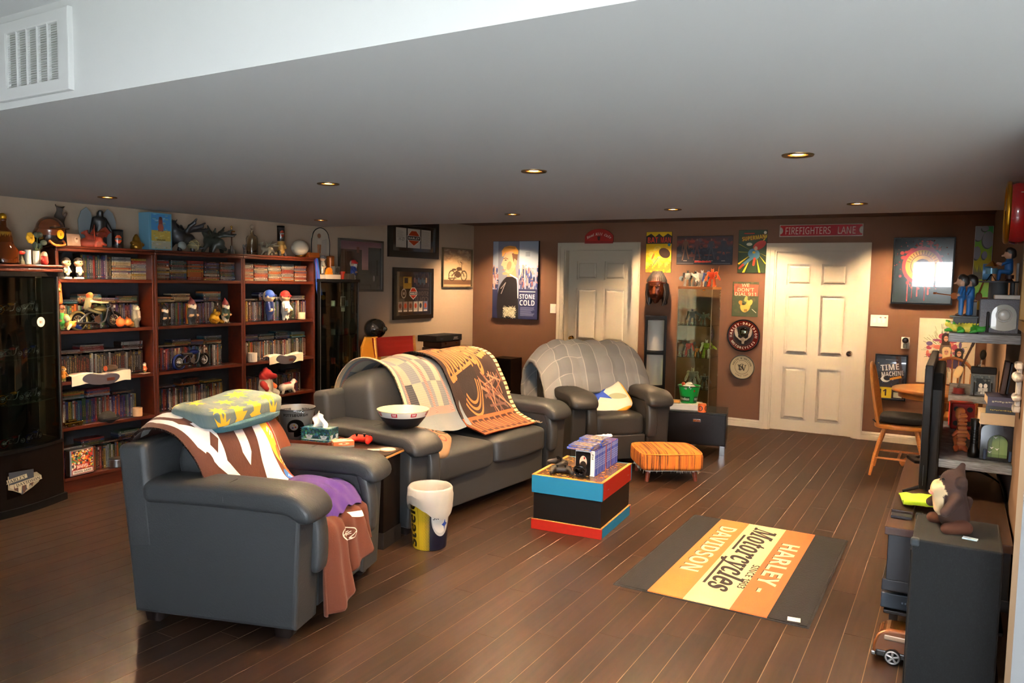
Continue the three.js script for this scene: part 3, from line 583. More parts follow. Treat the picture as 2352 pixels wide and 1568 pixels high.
{
  const t = thing('headset', 'tangled black cable headset leaning against front blue game case', 'headset', onTrunk(.06, .235), .3);
  part('earpiece', [tor(.032, .012, 0, .045, .0, .35), cy(.028, .028, .018, 0, .045, -.006, PI / 2 + .35)], M('#0c0c0c', .15), t);
  part('cable', [0, 1, 2, 3, 4].map((k) => tube(Array.from({ length: 12 }, (_, i) => [.035 * Math.cos(i * .57 + k) + rr(-.006, .006), .035 + .03 * Math.sin(i * .57 + k * .8), .012 + rr(-.01, .02)]), .0025, 40, 6, true)), M('#0b0b0b', .2), t);
}
// orange ottoman
{
  const tx = dataTex(512, 128, (u, v) => { const a = vn(u * 150, v * 2, 150), b = vn(u * 60 + 9, 1, 60), c = vn(u * 200, v * 120, 200) * .25, d = a * .6 + b * .55; if (d < .36) return [94 + 60 * c, 54, 18]; const k = .8 + .3 * c; return [224 * k, (118 + 50 * (d - .42)) * k, 40 * k]; });
  const t = thing('ottoman', 'low ottoman in worn orange striped corduroy on tapered wood legs', 'ottoman', [3.735, 0, 2.74], 40 * D * .85), W = .52, L = .48;
  const g = wrinkle(puff(W, .165, L, .32, .2, 60, 30).translate(0, .17, 0), .003, 12), p = g.attributes.position, u = g.attributes.uv; for (let i = 0; i < p.count; i++) u.setXY(i, p.getX(i) / W + .5 + (Math.abs(p.getX(i)) > W * .48 ? p.getZ(i) : 0), p.getZ(i) / L + p.getY(i) * 2);
  part('cushion', g, M('#ffffff', .85, 0, { map: tx, bumpMap: tx, bumpScale: .003, sheen: .4 }), t);
  part('piping', tube([[-W / 2 + .04, .235, L / 2 - .015], [W / 2 - .04, .235, L / 2 - .015], [W / 2 - .012, .235, L / 2 - .04], [W / 2 - .012, .235, -L / 2 + .04], [W / 2 - .04, .235, -L / 2 + .012], [-W / 2 + .04, .235, -L / 2 + .012], [-W / 2 + .012, .235, -L / 2 + .04], [-W / 2 + .012, .235, L / 2 - .04]], .004, 90, 6, true), M('#c8772e', .9), t);
  const fr = []; for (let i = 0; i < 120; i++) { const s = i % 2 ? 1 : -1, a = rr(-1, 1), e = i < 60; fr.push(bar(e ? [a * W * .42, .098, s * L * .43] : [s * W * .45, .098, a * L * .4], e ? [a * W * .42 + rr(-.01, .01), rr(.068, .085), s * L * .44] : [s * W * .46, rr(.068, .085), a * L * .4 + rr(-.01, .01)], .0025, .001, 4)); }
  part('torn_lining', [...fr, rb(W * .86, .016, L * .84, .006, 0, .095, 0)], M('#d9d3c6', .95), t, 'white torn lining').userData.kind = 'stuff';
  for (const a of [-1, 1]) for (const b of [-1, 1]) part('leg', bar([a * (W / 2 - .07), .11, b * (L / 2 - .07)], [a * (W / 2 - .055), 0, b * (L / 2 - .055)], .024, .015, 16), mapped(cherryTex, .4), t);
}
// waste bin with liner
{
  const tx = canvasTex(1024, 512, (x, w, h) => {
    fill(x, '#0f1226', 0, 0, w, h); fill(x, '#e2bf2e', 0, 0, 560, h); for (let j = 0; j < 40; j++) for (let i = 0; i < 9; i++) ell(x, '#15120c', 470 + i * 11, j * 13 + (i % 2) * 6, .8 + i * .6);
    line(x, '#8c741c', 3, [[455, 0], [455, h]]);
    text(x, 'Steelers', 370, 230, 150, '#14110c', { rot: -PI / 2, w: 520, stroke: '#14110c', lw: 6 }); 
    ell(x, '#c9cccf', 672, 225, 100, 165); ell(x, '#e9e9e6', 667, 215, 88, 146); text(x, 'Steelers', 662, 220, 40, '#1a1c22', { sy: 1.3 });
    poly(x, '#2348a8', [[706, 235], [713, 272], [740, 290], [713, 308], [706, 350], [697, 308], [670, 290], [697, 272]]); poly(x, '#e2bf2e', [[680, 100], [686, 120], [700, 130], [686, 140], [680, 160], [674, 140], [658, 130], [674, 120]]); 
  }); tx.wrapS = THREE.RepeatWrapping;
  const t = thing('waste_bin', 'yellow and navy team waste bin with a white plastic liner', 'waste bin', [3.085, 0, 5.235], 0);
  const body = part('bin', vByY(lathe([[0, .004], [.098, .004], [.1, 0], [.103, .006], [.128, .36], [.131, .363], [.128, .365], [.124, .36], [.1, .01], [0, .01]], 64), .365), M('#d8d8d8', .3, 0, { map: tx, clearcoat: .3, clearcoatRoughness: .1 }), t); body.rotation.y = -2.81;
  const lin = lathe([[.09, .2], [.118, .352], [.124, .375], [.131, .378], [.138, .368], [.141, .33], [.143, .28], [.139, .245], [.137, .23]], 72), p = lin.attributes.position;
  for (let i = 0; i < p.count; i++) { const x = p.getX(i), y = p.getY(i), z = p.getZ(i), a = Math.atan2(x, z), n = vn((a / 2 / PI + .5) * 26, y * 40, 26), k = 1 + (n - .5) * .05 * (y > .21 ? 1 : .5); let Y = y; if (y < .3 && Math.hypot(x, z) > .13) Y += .045 * Math.sin(a * 2 + 2.2) + .02 * n; p.setXYZ(i, x * k, Y, z * k); } lin.computeVertexNormals();
  part('liner', lin, M('#cfcdc9', .35, 0, { transmission: .35, thickness: 0, roughness: .5, side: THREE.DoubleSide, clearcoat: .5 }), t, 'crumpled white plastic liner');
}
// black chest with glass top beside the far armchair
{
  const t = thing('side_table', 'low black side table with glass top, drawer and chrome legs', 'side table', [3.64, 0, 1.55], 12 * D), W = .58, Dp = .42;
  part('case', rb(W, .31, Dp, .006, 0, .245, 0), ink, t); const dr = part('drawer', rb(W - .02, .29, .018, .004, 0, .245, Dp / 2 + .006), ink, t);
  part('handle', rb(.075, .03, .02, .004, .02, .33, Dp / 2 + .024), chrome, dr);
  part('glass_top', rb(W + .005, .008, Dp + .005, .003, 0, .404, 0), M('#2a3030', .04, 0, { clearcoat: 1 }), t);
  for (const a of [-1, 1]) for (const b of [-1, 1]) part('leg', rb(.05, .09, .05, .003, a * (W / 2 - .03), .045, b * (Dp / 2 - .03)), chrome, t);
}
function pail(name, label, pos, turn, tx, h, r0, r1, cat = 'bucket', handle = true) {
  const t = thing(name, label, cat, pos, turn);
  part('pail', vByY(lathe([[0, 0], [r0, 0], [r1, h], [r1 + .005, h + .002], [r1 + .005, h + .007], [r1 - .002, h + .006], [r0 - .003, .004], [0, .004]], 56), h), M('#ffffff', .28, cat === 'bucket' && name === 'ice_bucket' ? .55 : .05, { map: tx }), t);
  part('rim', tor(r1 + .004, .004, 0, h + .003, 0, PI / 2, 0, 0, 48), chrome, t);
  if (handle) part('handle', tube([[-r1 - .008, h - .012, 0], [-r1 * .75, h + .004, r1 * .7], [0, h + .006, r1 + .008], [r1 * .75, h + .004, r1 * .7], [r1 + .008, h - .012, 0]], .0025, 30, 6), chrome, t);
  for (const s of [-1, 1]) part('handle_ear', [tor(.009, .003, s * (r1 + .006), h - .008, 0, 0, PI / 2)], chrome, t);
  return t;
}
pail('beer_bucket', 'bright green beer bucket with white lettering on the white box', [3.57, .468, 1.6], -1.18, canvasTex(1024, 256, (x, w, h) => { fill(x, '#13913c', 0, 0, w, h); for (const a of [130, 470, 810]) { fill(x, '#0b3f1c', a - 130, 150, 260, 74); text(x, 'Heineken', a, 188, 58, '#f2f2ee', { w: 240 }); } ell(x, '#c03a2a', 330, 60, 16); ell(x, '#d8d4ca', 640, 50, 14); }), .165, .075, .103);
{
  const t = thing('bucket_contents', 'clear plastic wrapped bits and small items piled inside green bucket', 'bucket filling', [3.57, .468, 1.6]);
  part('crumpled_plastic', wrinkle(sp(.09, 0, .15, 0, 1, .4, 1, 28), .02, 30), M('#e8ecec', .08, 0, { transmission: .5, thickness: 0, clearcoat: 1 }), t); part('orange_cap', sp(.018, -.06, .18, 0), M('#c9542a', .5), t);
}
solo('storage_box', [rb(.3, .058, .2, .004, 0, .029, 0), rb(.304, .02, .204, .004, 0, .05, 0), bx(.012, .022, .004, .07, .036, .102)], M('#b9bbb8', .4), 'flat white box with latch under the green bucket', 'box', [3.555, .409, 1.63], .25);
solo('storage_tray', [rb(.12, .02, .1, .004)], M('#c78a2a', .4), 'small mustard yellow tray at the left of the green bucket', 'tray', [3.44, .4785, 1.66], .3);
{
  const tx = canvasTex(256, 128, (x, w, h) => { fill(x, '#d86a34', 0, 0, w, h); for (const a of [40, 150, 230]) { ell(x, '#1c140e', a, 64, 24, 40); ell(x, '#b5522a', a, 64, 15, 30); } });
  const t = thing('orange_cup', 'orange can with black oval emblems beside the white box', 'can', [3.745, .409, 1.74], .5); part('body', vByY(lathe([[0, 0], [.036, 0], [.04, .006], [.04, .074], [.037, .08], [0, .08]], 32), .08), mapped(tx, .35), t); part('lid', cy(.037, .037, .004, 0, .082, 0), M('#e08a54', .4), t);
}
// end table between the sofa and the front armchair
{
  const t = thing('end_table', 'dark end table between the sofa and the front armchair', 'end table', [2.48, 0, 5.418], 101.5 * D), W = .25, L = .84;
  part('case', bx(W - .03, .46, L - .04, 0, .33, 0), ink, t); part('top', rb(W, .025, L, .005, 0, .5675, 0), darkWood, t); part('edge_strip', rb(W + .004, .014, L + .004, .003, 0, .563, 0), M('#a8763a', .4), t, 'tan worn edge'); part('plinth', bx(W - .02, .1, L - .03, 0, .05, 0), inkMatte, t);
}
solo('wooden_tray', [bx(.2, .012, .4, 0, .006, 0), bx(.012, .03, .4, .094, .018, 0), bx(.012, .03, .4, -.094, .018, 0), bx(.2, .03, .012, 0, .018, .194), bx(.2, .03, .012, 0, .018, -.194)], cherry, 'reddish wooden tray under the tissue box on the end table', 'tray', [2.29, .581, 5.45], 101.5 * D);
{
  const tx = canvasTex(512, 256, (x, w, h) => { fill(x, '#10303c', 0, 0, w, h); for (let i = 0; i < 160; i++) { x.globalAlpha = .55; ell(x, pick(['#2c7a4a', '#274a8e', '#3fa0a8', '#1c5a6a', '#4a3f8a', '#6aa04a']), rr(0, w), rr(0, h), rr(8, 22)); } x.globalAlpha = 1; for (let i = 0; i < 40; i++) ell(x, pick(['#2f8cb8', '#123a6a']), rr(0, w), rr(200, h), rr(8, 16)); x.globalAlpha = .8; for (let i = 0; i < 30; i++) line(x, '#cfe4ea', 3, [[rr(0, w), rr(165, 190)], [rr(0, w), rr(165, 190)]]); x.globalAlpha = 1; for (const a of [150, 420]) { poly(x, '#b9c6d6', [[a - 70, 110], [a + 70, 110], [a + 40, 165], [a - 40, 165]]); poly(x, '#8da0ba', [[a - 30, 140], [a, 85], [a + 28, 140]]); } });
  const t = thing('tissue_box', 'tissue box with blue green paper boat print on wooden tray', 'tissue box', [2.385, .594, 5.45], 101.5 * D - PI / 2);
  part('carton', rb(.2, .1, .115, .003, 0, .05, 0), mapped(tx, .4), t);
  const g = cloth((u, v) => { const a = (u - .5) * 2, y = .098 + .105 * v, k = 1 - .6 * v; return V(a * .055 * k + .012 * Math.sin(v * 6), y - .03 * Math.abs(a) * v, .022 * Math.sin(u * 9 + v * 2) * (1 - .4 * v)); }, 20, 16, .002);
  part('tissue', g, M('#f6f3ee', .9), t, 'white tissue sticking out');
}
pail('ice_bucket', 'galvanised ice bucket with football helmet print beside the tissue box', [2.18, .594, 5.45], -.45, canvasTex(1024, 384, (x, w, h) => { fill(x, '#9b9ea0', 0, 0, w, h); for (const a of [200, 540, 880]) { ell(x, '#141416', a, 220, 90, 110); fill(x, '#9b9ea0', a - 100, 270, 80, 70); ell(x, '#c9ccd0', a - 20, 200, 44, 46); ell(x, '#e2b62e', a - 14, 180, 9); ell(x, '#b83a2a', a - 2, 205, 9); ell(x, '#2a4aa0', a - 30, 215, 9); for (let k = 0; k < 4; k++) line(x, '#d8d8d8', 5, [[a + 50, 210 + k * 26], [a + 120, 220 + k * 26]]); text(x, 'PITTSBURGH', a, 60, 46, '#1c1c20', { w: 240 }); } }), .2, .082, .118);
{
  const tx = canvasTex(1024, 64, (x, w, h) => { fill(x, '#e6e2dc', 0, 0, w, h); for (let i = 0; i < 8; i++) { fill(x, '#b8323a', i * 128 + 30, 12, 40, 40); text(x, 'M', i * 128 + 50, 33, 30, '#f0ece6'); } });
  const t = thing('serving_bowl', 'dark bowl with cream inside and red logo rim on sofa arm', 'bowl', [2.73, .672, 5.05]);
  part('bowl', lathe([[0, 0], [.07, 0], [.1, .01], [.142, .06], [.15, .075]], 56), M('#15151b', .3), t); part('rim_band', lathe([[.15, .075], [.163, .1], [.166, .112]], 56), mapped(tx, .4), t, 'white rim band with red squares');
  part('inner', lathe([[.166, .112], [.17, .116], [.164, .117], [.14, .07], [.1, .022], [0, .012]], 56), M('#e8d9a4', .3), t);
}
{ const tx = canvasTex(128, 128, (x, w, h) => { fill(x, '#c8744a', 0, 0, w, h); fill(x, '#8a8f92', 0, 92, w, 36); ell(x, '#e9c9a8', 64, 46, 34, 24); text(x, 'B', 64, 46, 36, '#a23a22'); });
  solo('card_box', rb(.13, .04, .095, .003, 0, .02, 0), mapped(tx, .5), 'small orange and grey cardboard box in front of the red controller', 'box', [2.535, .5815, 5.41], 55 * D); }
solo('coaster', [cy(.05, .05, .004, 0, .002, 0), tor(.044, .002, 0, .004, 0, PI / 2)], M('#d9b49a', .6), 'round pale coaster near the corner of the end table', 'coaster', [2.83, .5815, 5.33]);
solo('paper_slip', rb(.09, .0016, .045, .0007, 0, .0008, 0), M('#e9e4da', .8), 'white slip of paper beside the coaster on end table', 'paper', [2.765, .5815, 5.375], .6);
// ---------- bookcases, film cases and the figures on them ----------
const BX = .193, shelfY = [.117, .492, .833, 1.207, 1.584], unitZ = [[5.822, 5.03], [5.03, 4.138], [4.138, 3.232]], topY = 1.825, unitName = ['left', 'middle', 'right'], rowName = ['bottom', 'fourth', 'third', 'second', 'top'];
const caseMat = M('#b0a8a4', .35, 0, { map: cherryTex, clearcoat: .3 }), caseDark = M('#14161c', .7);
unitZ.forEach(([z1, z0], k) => {
  const t = thing('bookcase', `reddish brown bookcase, ${['left one beside the wide glass cabinet', 'middle one of three', 'right one beside the narrow glass cabinet'][k]}, packed with film cases`, 'bookcase', [0, 0, (z0 + z1) / 2], 0, 'bookcases along the left wall'), w = z1 - z0 - .003, dp = BX - .008;
  const X = .008 + dp / 2;
  for (const s of [-1, 1]) part('side_panel', rb(dp, topY - .03, .022, .003, X, (topY - .03) / 2, s * (w / 2 - .011)), caseMat, t);
  part('back_panel', bx(.008, topY - .05, w - .02, .012, topY / 2, 0), caseDark, t);
  shelfY.forEach((y, i) => part('shelf', rb(dp - .004, .026, w - .046, .003, X + .002, y - .013, 0), caseMat, t));
  part('plinth', bx(.018, .09, w - .04, BX - .02, .045, 0), caseMat, t);
  part('top_board', rb(dp + .012, .018, w, .004, X + .006, topY - .009, 0), caseMat, t); part('crown_strip', rb(.02, .022, w, .006, BX - .002, topY - .03, 0), caseMat, t);
});
// film cases: 40 spine prints in one atlas
const SP = 40, colorsOf = [];
const spineTex = canvasTex(1024, 256, (x, w, h) => {
  const cw = w / SP; fill(x, '#101114', 0, 0, w, h);
  const bases = [['black', '#141416'], ['black', '#1b1d22'], ['black', '#0e0e10'], ['dark grey', '#33363b'], ['blue', '#18336e'], ['red', '#7a1f1c'], ['white', '#b9b9b6'], ['brown', '#4a3020'], ['grey', '#6e7278'], ['orange', '#a35a22'], ['yellow', '#a88a2c'], ['teal', '#1f5560'], ['green', '#2c4a2c'], ['purple', '#3a2455'], ['silver', '#8f9499'], ['black', '#18181c'], ['blue', '#16264f'], ['cream', '#b8a888'], ['black', '#111318'], ['maroon', '#4a1518']];
  for (let i = 0; i < SP; i++) {
    const [n, c] = bases[i % 20]; colorsOf.push(n); fill(x, c, i * cw + .5, 0, cw - 1, h);
    const lightC = ['white', 'cream', 'silver', 'yellow'].includes(n) ? '#222226' : pick(['#c9c9c6', '#d8c890', '#b04a3a', '#9aa4b4', '#d8d8d8', '#c98a3a']);
    x.save(); x.translate(i * cw + cw / 2, h / 2); x.rotate(PI / 2); x.fillStyle = lightC; x.globalAlpha = .85; let q = -rr(60, 95); const e = rr(30, 95); while (q < e) { const l = rr(3, 14); x.fillRect(q, -rr(3, 5), l, rr(5, 9)); q += l + rr(1, 5); } x.restore(); x.globalAlpha = 1;
    if (i % 3 === 0) fill(x, pick(['#7a2a20', '#2a4a7a', '#8a7a3a', '#d8d8d4']), i * cw + 2, rr(8, 20), cw - 4, rr(12, 34)); fill(x, pick(['#c9c9c9', '#6a6a70', '#8a2a22']), i * cw + 6, 226, cw - 12, 12);
  }
});
const filmMat = M('#bdbdbd', .28, 0, { map: spineTex, clearcoat: .35 });
const filmGeo = Array.from({ length: SP }, (_, k) => { // standing, spine towards +x, base at the origin, 14 mm thick along z
  const g = bx(.098, .185, .0135, -.049, .0925, 0), p = g.attributes.position, n = g.attributes.normal, u = g.attributes.uv;
  for (let i = 0; i < p.count; i++) { if (n.getX(i) > .7) u.setXY(i, (k + .06 + .88 * (.5 - p.getZ(i) / .0135)) / SP, p.getY(i) / .185); else u.setXY(i, (k % 20 === 6 ? k + 1.5 : k + .12) / SP, .02); }
  return g;
});
const films = []; // [unit, row, kind, x, y, z, rotation, scale, k]
function standRow(un, row, z1, z0, y, dim = 1, pal) { let z = z1 - .008, n = 0; while (z > z0 + .008) { const th = rr(.9, 1.25); films.push([un, row, 'standing', .122 - rr(0, .008), y, z - .00675 * th, rnd() < .05 ? rr(-.06, .06) : 0, [1, rr(.93, 1.02) * dim, th], pal ? pick(pal) : Math.floor(rnd() * SP), `standing ${ordinal(++n)} from left`]); z -= .0139 * th; } }
const stacks = {}; function layStack(un, row, z, y, n, pal) { const s = stacks[un + '/' + row] = (stacks[un + '/' + row] ?? 0) + 1; for (let i = 0; i < n; i++) { const th = rr(.85, 1.1); films.push([un, row, 'lying', .122 - rr(0, .01), y + .00675 * th, z + (row === 4 ? .0795 : .0925) + rr(-.002, .002), PI / 2, [1, row === 4 ? .86 : 1, th], pal ? pick(pal) : Math.floor(rnd() * SP), `lying ${ordinal(i + 1)} up in ${ordinal(s)} stack`]); y += .0138 * th; } return y; }
const hot = [6, 9, 14, 17, 26, 29, 37, 5, 4, 10, 8, 25, 34, 28];
// top rows
standRow(0, 4, 5.60, 5.36, 1.586, 1); layStack(0, 4, 5.265, 1.586, 13, hot); layStack(0, 4, 5.1, 1.586, 12, hot); films.length;
for (let s = 0; s < 5; s++) { layStack(1, 4, 4.92 - s * .168, 1.586, 12, s === 2 ? [5, 9, 10, 3, 25] : null); layStack(2, 4, 4.03 - s * .168, 1.586, 12, s > 2 ? hot : [9, 6, 8, 5, 17, 3, 29]); }
for (let u = 0; u < 3; u++) {
  const [z1, z0] = unitZ[u], a = z1 - .04, b = z0 + .04;
  for (let r = 0; r < 4; r++) {
    const end = u === 0 ? [b + .06, b + .1, b + .02, b + .06][r] : u === 1 ? b + .14 : [b + .2, b + .1, b + .02, b + .02][r];
    standRow(u, r, a, end, shelfY[r] + .001, 1, r === 1 && u === 0 ? [9, 5, 11, 13, 24, 10, 6, 27, 32, 4, 8, 20, 33] : r === 2 && u === 0 ? [0, 1, 2, 15, 18, 20, 21, 35, 38, 14] : null);
    const ns = r === 1 ? 3 : 4; for (let s = 0; s < ns; s++) { const z = a - .1 - s * (a - end - .2) / Math.max(1, ns - 1); if (u === 2 && r < 2 && s < 2) continue; layStack(u, r, z, shelfY[r] + .196, 1 + Math.floor(rnd() * (r === 3 ? 6 : 5)), u === 0 && r === 2 ? [6, 26, 7, 5, 14, 0, 8] : null); }
  }
}
{
  const look = (f) => `${colorsOf[f[8]]} film case ${f[9]}, ${rowName[f[1]]} shelf of ${unitName[f[0]]} bookcase`;
  const order = films.map((f, i) => [Math.hypot(f[3] - 5.82, f[4] - 1.63, f[5] - 9.03) + (f[1] === 4 ? -1.2 : 0), i]).sort((p, q) => p[0] - q[0]);
  const rest = [];
  order.forEach(([, i], n) => {
    const f = films[i], g = filmGeo[f[8]];
    if (n < 300) { const m = part(numbered('film_case'), g, filmMat, scene); m.position.set(f[3], f[4], f[5]); if (f[2] === 'lying') m.rotation.x = -PI / 2; else m.rotation.x = f[6]; m.scale.set(...f[7]); tag(m, look(f), 'film case', `film cases on the ${rowName[f[1]]} shelf of the ${unitName[f[0]]} bookcase`); }
    else { const q = g.clone().scale(...f[7]); if (f[2] === 'lying') q.rotateX(-PI / 2); rest.push(q.translate(f[3], f[4], f[5])); }
  });
  tag(solo('film_cases', rest, filmMat, 'remaining rows of film cases filling the shelves of the bookcases', 'film cases'), null, null, null, 'stuff');
}
// ---- figures: one continuous coloured body each
function fig(h, c, o = {}) { // c: skin, hat, hair, top, legs, shoes; faces +x
  const S = (a) => a.map((r) => [...r.slice(0, 8).map((q) => q * h), r[8]]), hd = o.head ?? .13, fat = o.fat ?? 1, hy = .98 - hd - (o.hat ? .17 : .02), sh = hy - hd * .95;
  const q = [[0, .05, .07, 0, sh * .5, .065, .05 * fat, .07 * fat, c.legs], [0, .05, -.07, 0, sh * .5, -.065, .05 * fat, .07 * fat, c.legs], [.0, .03, .075, .08, .025, .085, .04, .032, c.shoes], [.0, .03, -.075, .08, .025, -.085, .04, .032, c.shoes],
    [0, sh * .52, 0, 0, sh * .9, 0, .11 * fat, .1 * fat, c.top], [0, sh * .92, .1 * fat, .06 + (o.reach ?? 0), sh * .6, .16 * fat, .045, .04, c.top], [0, sh * .92, -.1 * fat, .06 + (o.reach2 ?? o.reach ?? 0), sh * .6, -.16 * fat, .045, .04, c.top],
    [.07 + (o.reach ?? 0), sh * .58, .14 * fat, .12 + (o.reach ?? 0), sh * .6, .1, .038, .035, c.skin], [.07 + (o.reach2 ?? o.reach ?? 0), sh * .58, -.14 * fat, .12 + (o.reach2 ?? o.reach ?? 0), sh * .6, -.1, .038, .035, c.skin],
    [0, hy, 0, .0, hy + .02, 0, hd * .95, hd * .9, c.skin], [hd * .9, hy - .01, 0, hd * 1.02, hy - .015, 0, .025, .02, c.skin], [0, hy, hd * .95, 0, hy + .01, hd * .97, .03, .025, c.skin], [0, hy, -hd * .95, 0, hy + .01, -hd * .97, .03, .025, c.skin]];
  if (c.hair) q.push([-hd * .35, hy + hd * .45, 0, -.02, hy + hd * .55, 0, hd * .85, hd * .85, c.hair], [-hd * .5, hy - hd * .1, 0, -hd * .4, hy + hd * .3, 0, hd * .75, hd * .8, c.hair]);
  if (c.beard) q.push([hd * .5, hy - hd * .5, 0, hd * .7, sh * .72, 0, hd * .75, .03, c.beard], [hd * .45, hy - hd * .25, hd * .4, hd * .5, hy - hd * .25, -hd * .4, hd * .5, hd * .5, c.beard]);
  if (o.hat) q.push([0, hy + hd * .55, 0, 0, hy + hd * .7, 0, hd * .98, hd * .85, c.hat], [0, hy + hd * .7, 0, o.tip ?? -.05, .985, 0, hd * .8, .015, c.hat]);
  if (o.cap) q.push([0, hy + hd * .5, 0, 0, hy + hd * .55, 0, hd * 1.0, hd * .95, c.hat], [hd * .6, hy + hd * .45, 0, hd * 1.3, hy + hd * .4, 0, .05, .035, c.hat]);
  for (const e of [-1, 1]) q.push([hd * .86, hy + hd * .2, e * hd * .36, hd * .9, hy + hd * .2, e * hd * .36, .014, .014, '#16130f']);
  return blob(S(q).concat((o.extra ?? []).map((r) => [...r.slice(0, 8).map((v) => v * h), r[8]])), o.res ?? 44, .35);
}
const stand = (name, geo, mat, label, category, p, turn = 0, group) => solo(name, geo, mat, label, category, p, turn, group);
const gn = (h, c, o, label, p, turn = 0, extra = []) => { const t = thing('garden_gnome', label, 'figurine', p, turn); part('body', fig(h, c, { hat: 1, fat: 1.5, ...o }), painted, t); part('base', cy(h * .2, h * .21, h * .02, 0, h * .01, 0), M('#4a4436', .8), t); return t; };
const FX = .172; // figures stand on the front edge of the shelves
gn(.19, { skin: '#d8b088', hat: '#1c1a1e', top: '#1a1a1e', legs: '#16161a', shoes: '#0e0e0e', beard: '#d8d0c0' }, {}, 'white bearded gnome in black at left end of middle second shelf', [FX, 1.209, 4.93], .3);
gn(.24, { skin: '#d8b088', hat: '#5a1a22', top: '#2a2c32', legs: '#23262a', shoes: '#14110e', beard: '#e9e2d4' }, {}, 'large white bearded gnome with dark red hat and sunglasses', [FX, 1.209, 4.67], .2);
gn(.225, { skin: '#d8b088', hat: '#7a1f22', top: '#24382c', legs: '#c9c6bc', shoes: '#15120f', beard: '#dcd6c8' }, { tip: -.03 }, 'gnome in green shirt and white trousers with red hat', [FX, 1.209, 4.32], .2);
stand('figurine', fig(.28, { skin: '#e3c4a0', hat: '#23459a', top: '#1f356e', legs: '#22345e', shoes: '#1a1a1e', hair: '#e3c4a0' }, { cap: 1, head: .17, fat: 1.3 }), painted, 'figurine in blue cap and blue clothes on right second shelf', 'figurine', [FX - .01, 1.209, 3.8], .5);
stand('figurine', fig(.275, { skin: '#e0b890', hat: '#a61f1e', top: '#d8d4cc', legs: '#d9d5cb', shoes: '#1a1714', hair: '#e0b890' }, { cap: 1, head: .17, fat: 1.4, reach: .04 }), painted, 'figurine in red cap and white clothes on right second shelf', 'figurine', [FX - .01, 1.209, 3.6], .2);
for (const [z, n] of [[5.73, 'nearer the glass cabinet'], [5.64, 'farther from the glass cabinet']]) { const t = thing('bobblehead', `small bobblehead figurine on the left top shelf, ${n}`, 'figurine', [FX, 1.586, z], .3); part('body', fig(.15, { skin: '#c99a78', hair: '#1a1512', top: '#d8d2c6', legs: '#2a2a2e', shoes: '#1a1a1a' }, { head: .2, fat: 1.2 }), painted, t); part('base', cy(.032, .034, .012, 0, .006, 0), white, t); }
stand('figurine', fig(.19, { skin: '#d89a70', hat: '#7a3a1e', hair: '#7a3a1e', top: '#2f7a34', legs: '#3a5a2e', shoes: '#3a2a1a' }, { cap: 1, head: .16, fat: 1.4 }), painted, 'small figurine in green by bookcase left edge, second shelf', 'figurine', [FX, 1.209, 5.785], .2);
stand('figurine', blob([[0, .02, 0, 0, .14, 0, .03, .022, '#d8602a'], [0, .14, 0, .01, .155, 0, .022, .014, '#a82a1c'], [.02, .1, 0, .035, .1, 0, .012, .006, '#e0a03a']], 30, .4), painted, 'orange and red bird shaped figurine above the green figure', 'figurine', [.2, 1.4, 5.815]);
{ const t = thing('figurine', 'crawling baby figurine in orange and blue on left second shelf', 'figurine', [FX, 1.209, 5.71], -1.2); part('body', blob([[-.03, .04, 0, .03, .045, 0, .03, .026, '#d8822a'], [.045, .085, 0, .05, .09, 0, .026, .024, '#e8c090'], [.045, .105, 0, .05, .108, 0, .016, .014, '#e0b04a'], [.03, .04, .02, .06, .012, .025, .012, .01, '#e8c090'], [.03, .04, -.02, .06, .012, -.025, .012, .01, '#e8c090'], [-.03, .03, .02, -.06, .012, .03, .016, .012, '#27458e'], [-.03, .03, -.02, -.06, .012, -.03, .016, .012, '#27458e']], 44, .4), painted, t); }
function motorbike(name, label, p, turn, s, body, wheelC, rider) {
  const t = thing(name, label, 'model motorcycle', p, turn); t.scale.setScalar(s); const bm = M(body, .25, .2), wm = M(wheelC, .4);
  for (const x of [-.155, .15]) { const w = part('wheel', [tor(.052, .014, x, .066, 0, 0, 0, 0, 28)], black, t); part('spokes', [tor(.04, .005, x, .066, 0), cy(.01, .01, .03, x, .066, 0, PI / 2), ...Array.from({ length: 10 }, (_, i) => bar([x, .066, 0], [x + .04 * Math.cos(i * PI / 5), .066 + .04 * Math.sin(i * PI / 5), 0], .0015, .0015, 5))], wm, w); }
  part('frame', [tube([[-.155, .066, .02], [-.08, .12, .018], [.03, .135, 0], [.11, .16, 0]], .006, 20, 6), tube([[-.155, .066, -.02], [-.06, .05, -.02], [.06, .05, 0], [.1, .15, 0]], .006, 20, 6)], steel, t);
  part('fork', [bar([.15, .066, .018], [.1, .19, .018], .005), bar([.15, .066, -.018], [.1, .19, -.018], .005)], chrome, t);
  part('handlebar', tube([[.05, .2, .07], [.09, .2, .05], [.1, .19, 0], [.09, .2, -.05], [.05, .2, -.07]], .004, 20, 6), chrome, t);
  part('engine', [cy(.028, .028, .05, -.01, .07, 0, PI / 2), bar([-.01, .07, 0], [.02, .12, 0], .018, .016), bar([-.01, .07, 0], [-.045, .115, 0], .018, .016)], chrome, t);
  part('tank', sp(.04, .03, .148, 0, 1.4, .62, .75), bm, t); part('seat', rb(.11, .02, .05, .009, -.065, .135, 0), black, t);
  part('fender', [tor(.066, .01, -.155, .066, 0, 0, 0, .4, 20).scale(1, 1, 1.6)], bm, t); part('exhaust', [bar([-.02, .045, .03], [-.2, .05, .035], .008, .01)], chrome, t); part('headlight', sp(.018, .125, .175, 0), chrome, t);
  if (rider) part('rider', blob(rider, 44, .35), painted, t);
  return t;
}
motorbike('model_motorcycle', 'dark blue model motorcycle with white wheels on middle third shelf', [FX - .02, .835, 4.66], PI / 2 + .12, .92, '#14245a', '#e6e4dc');
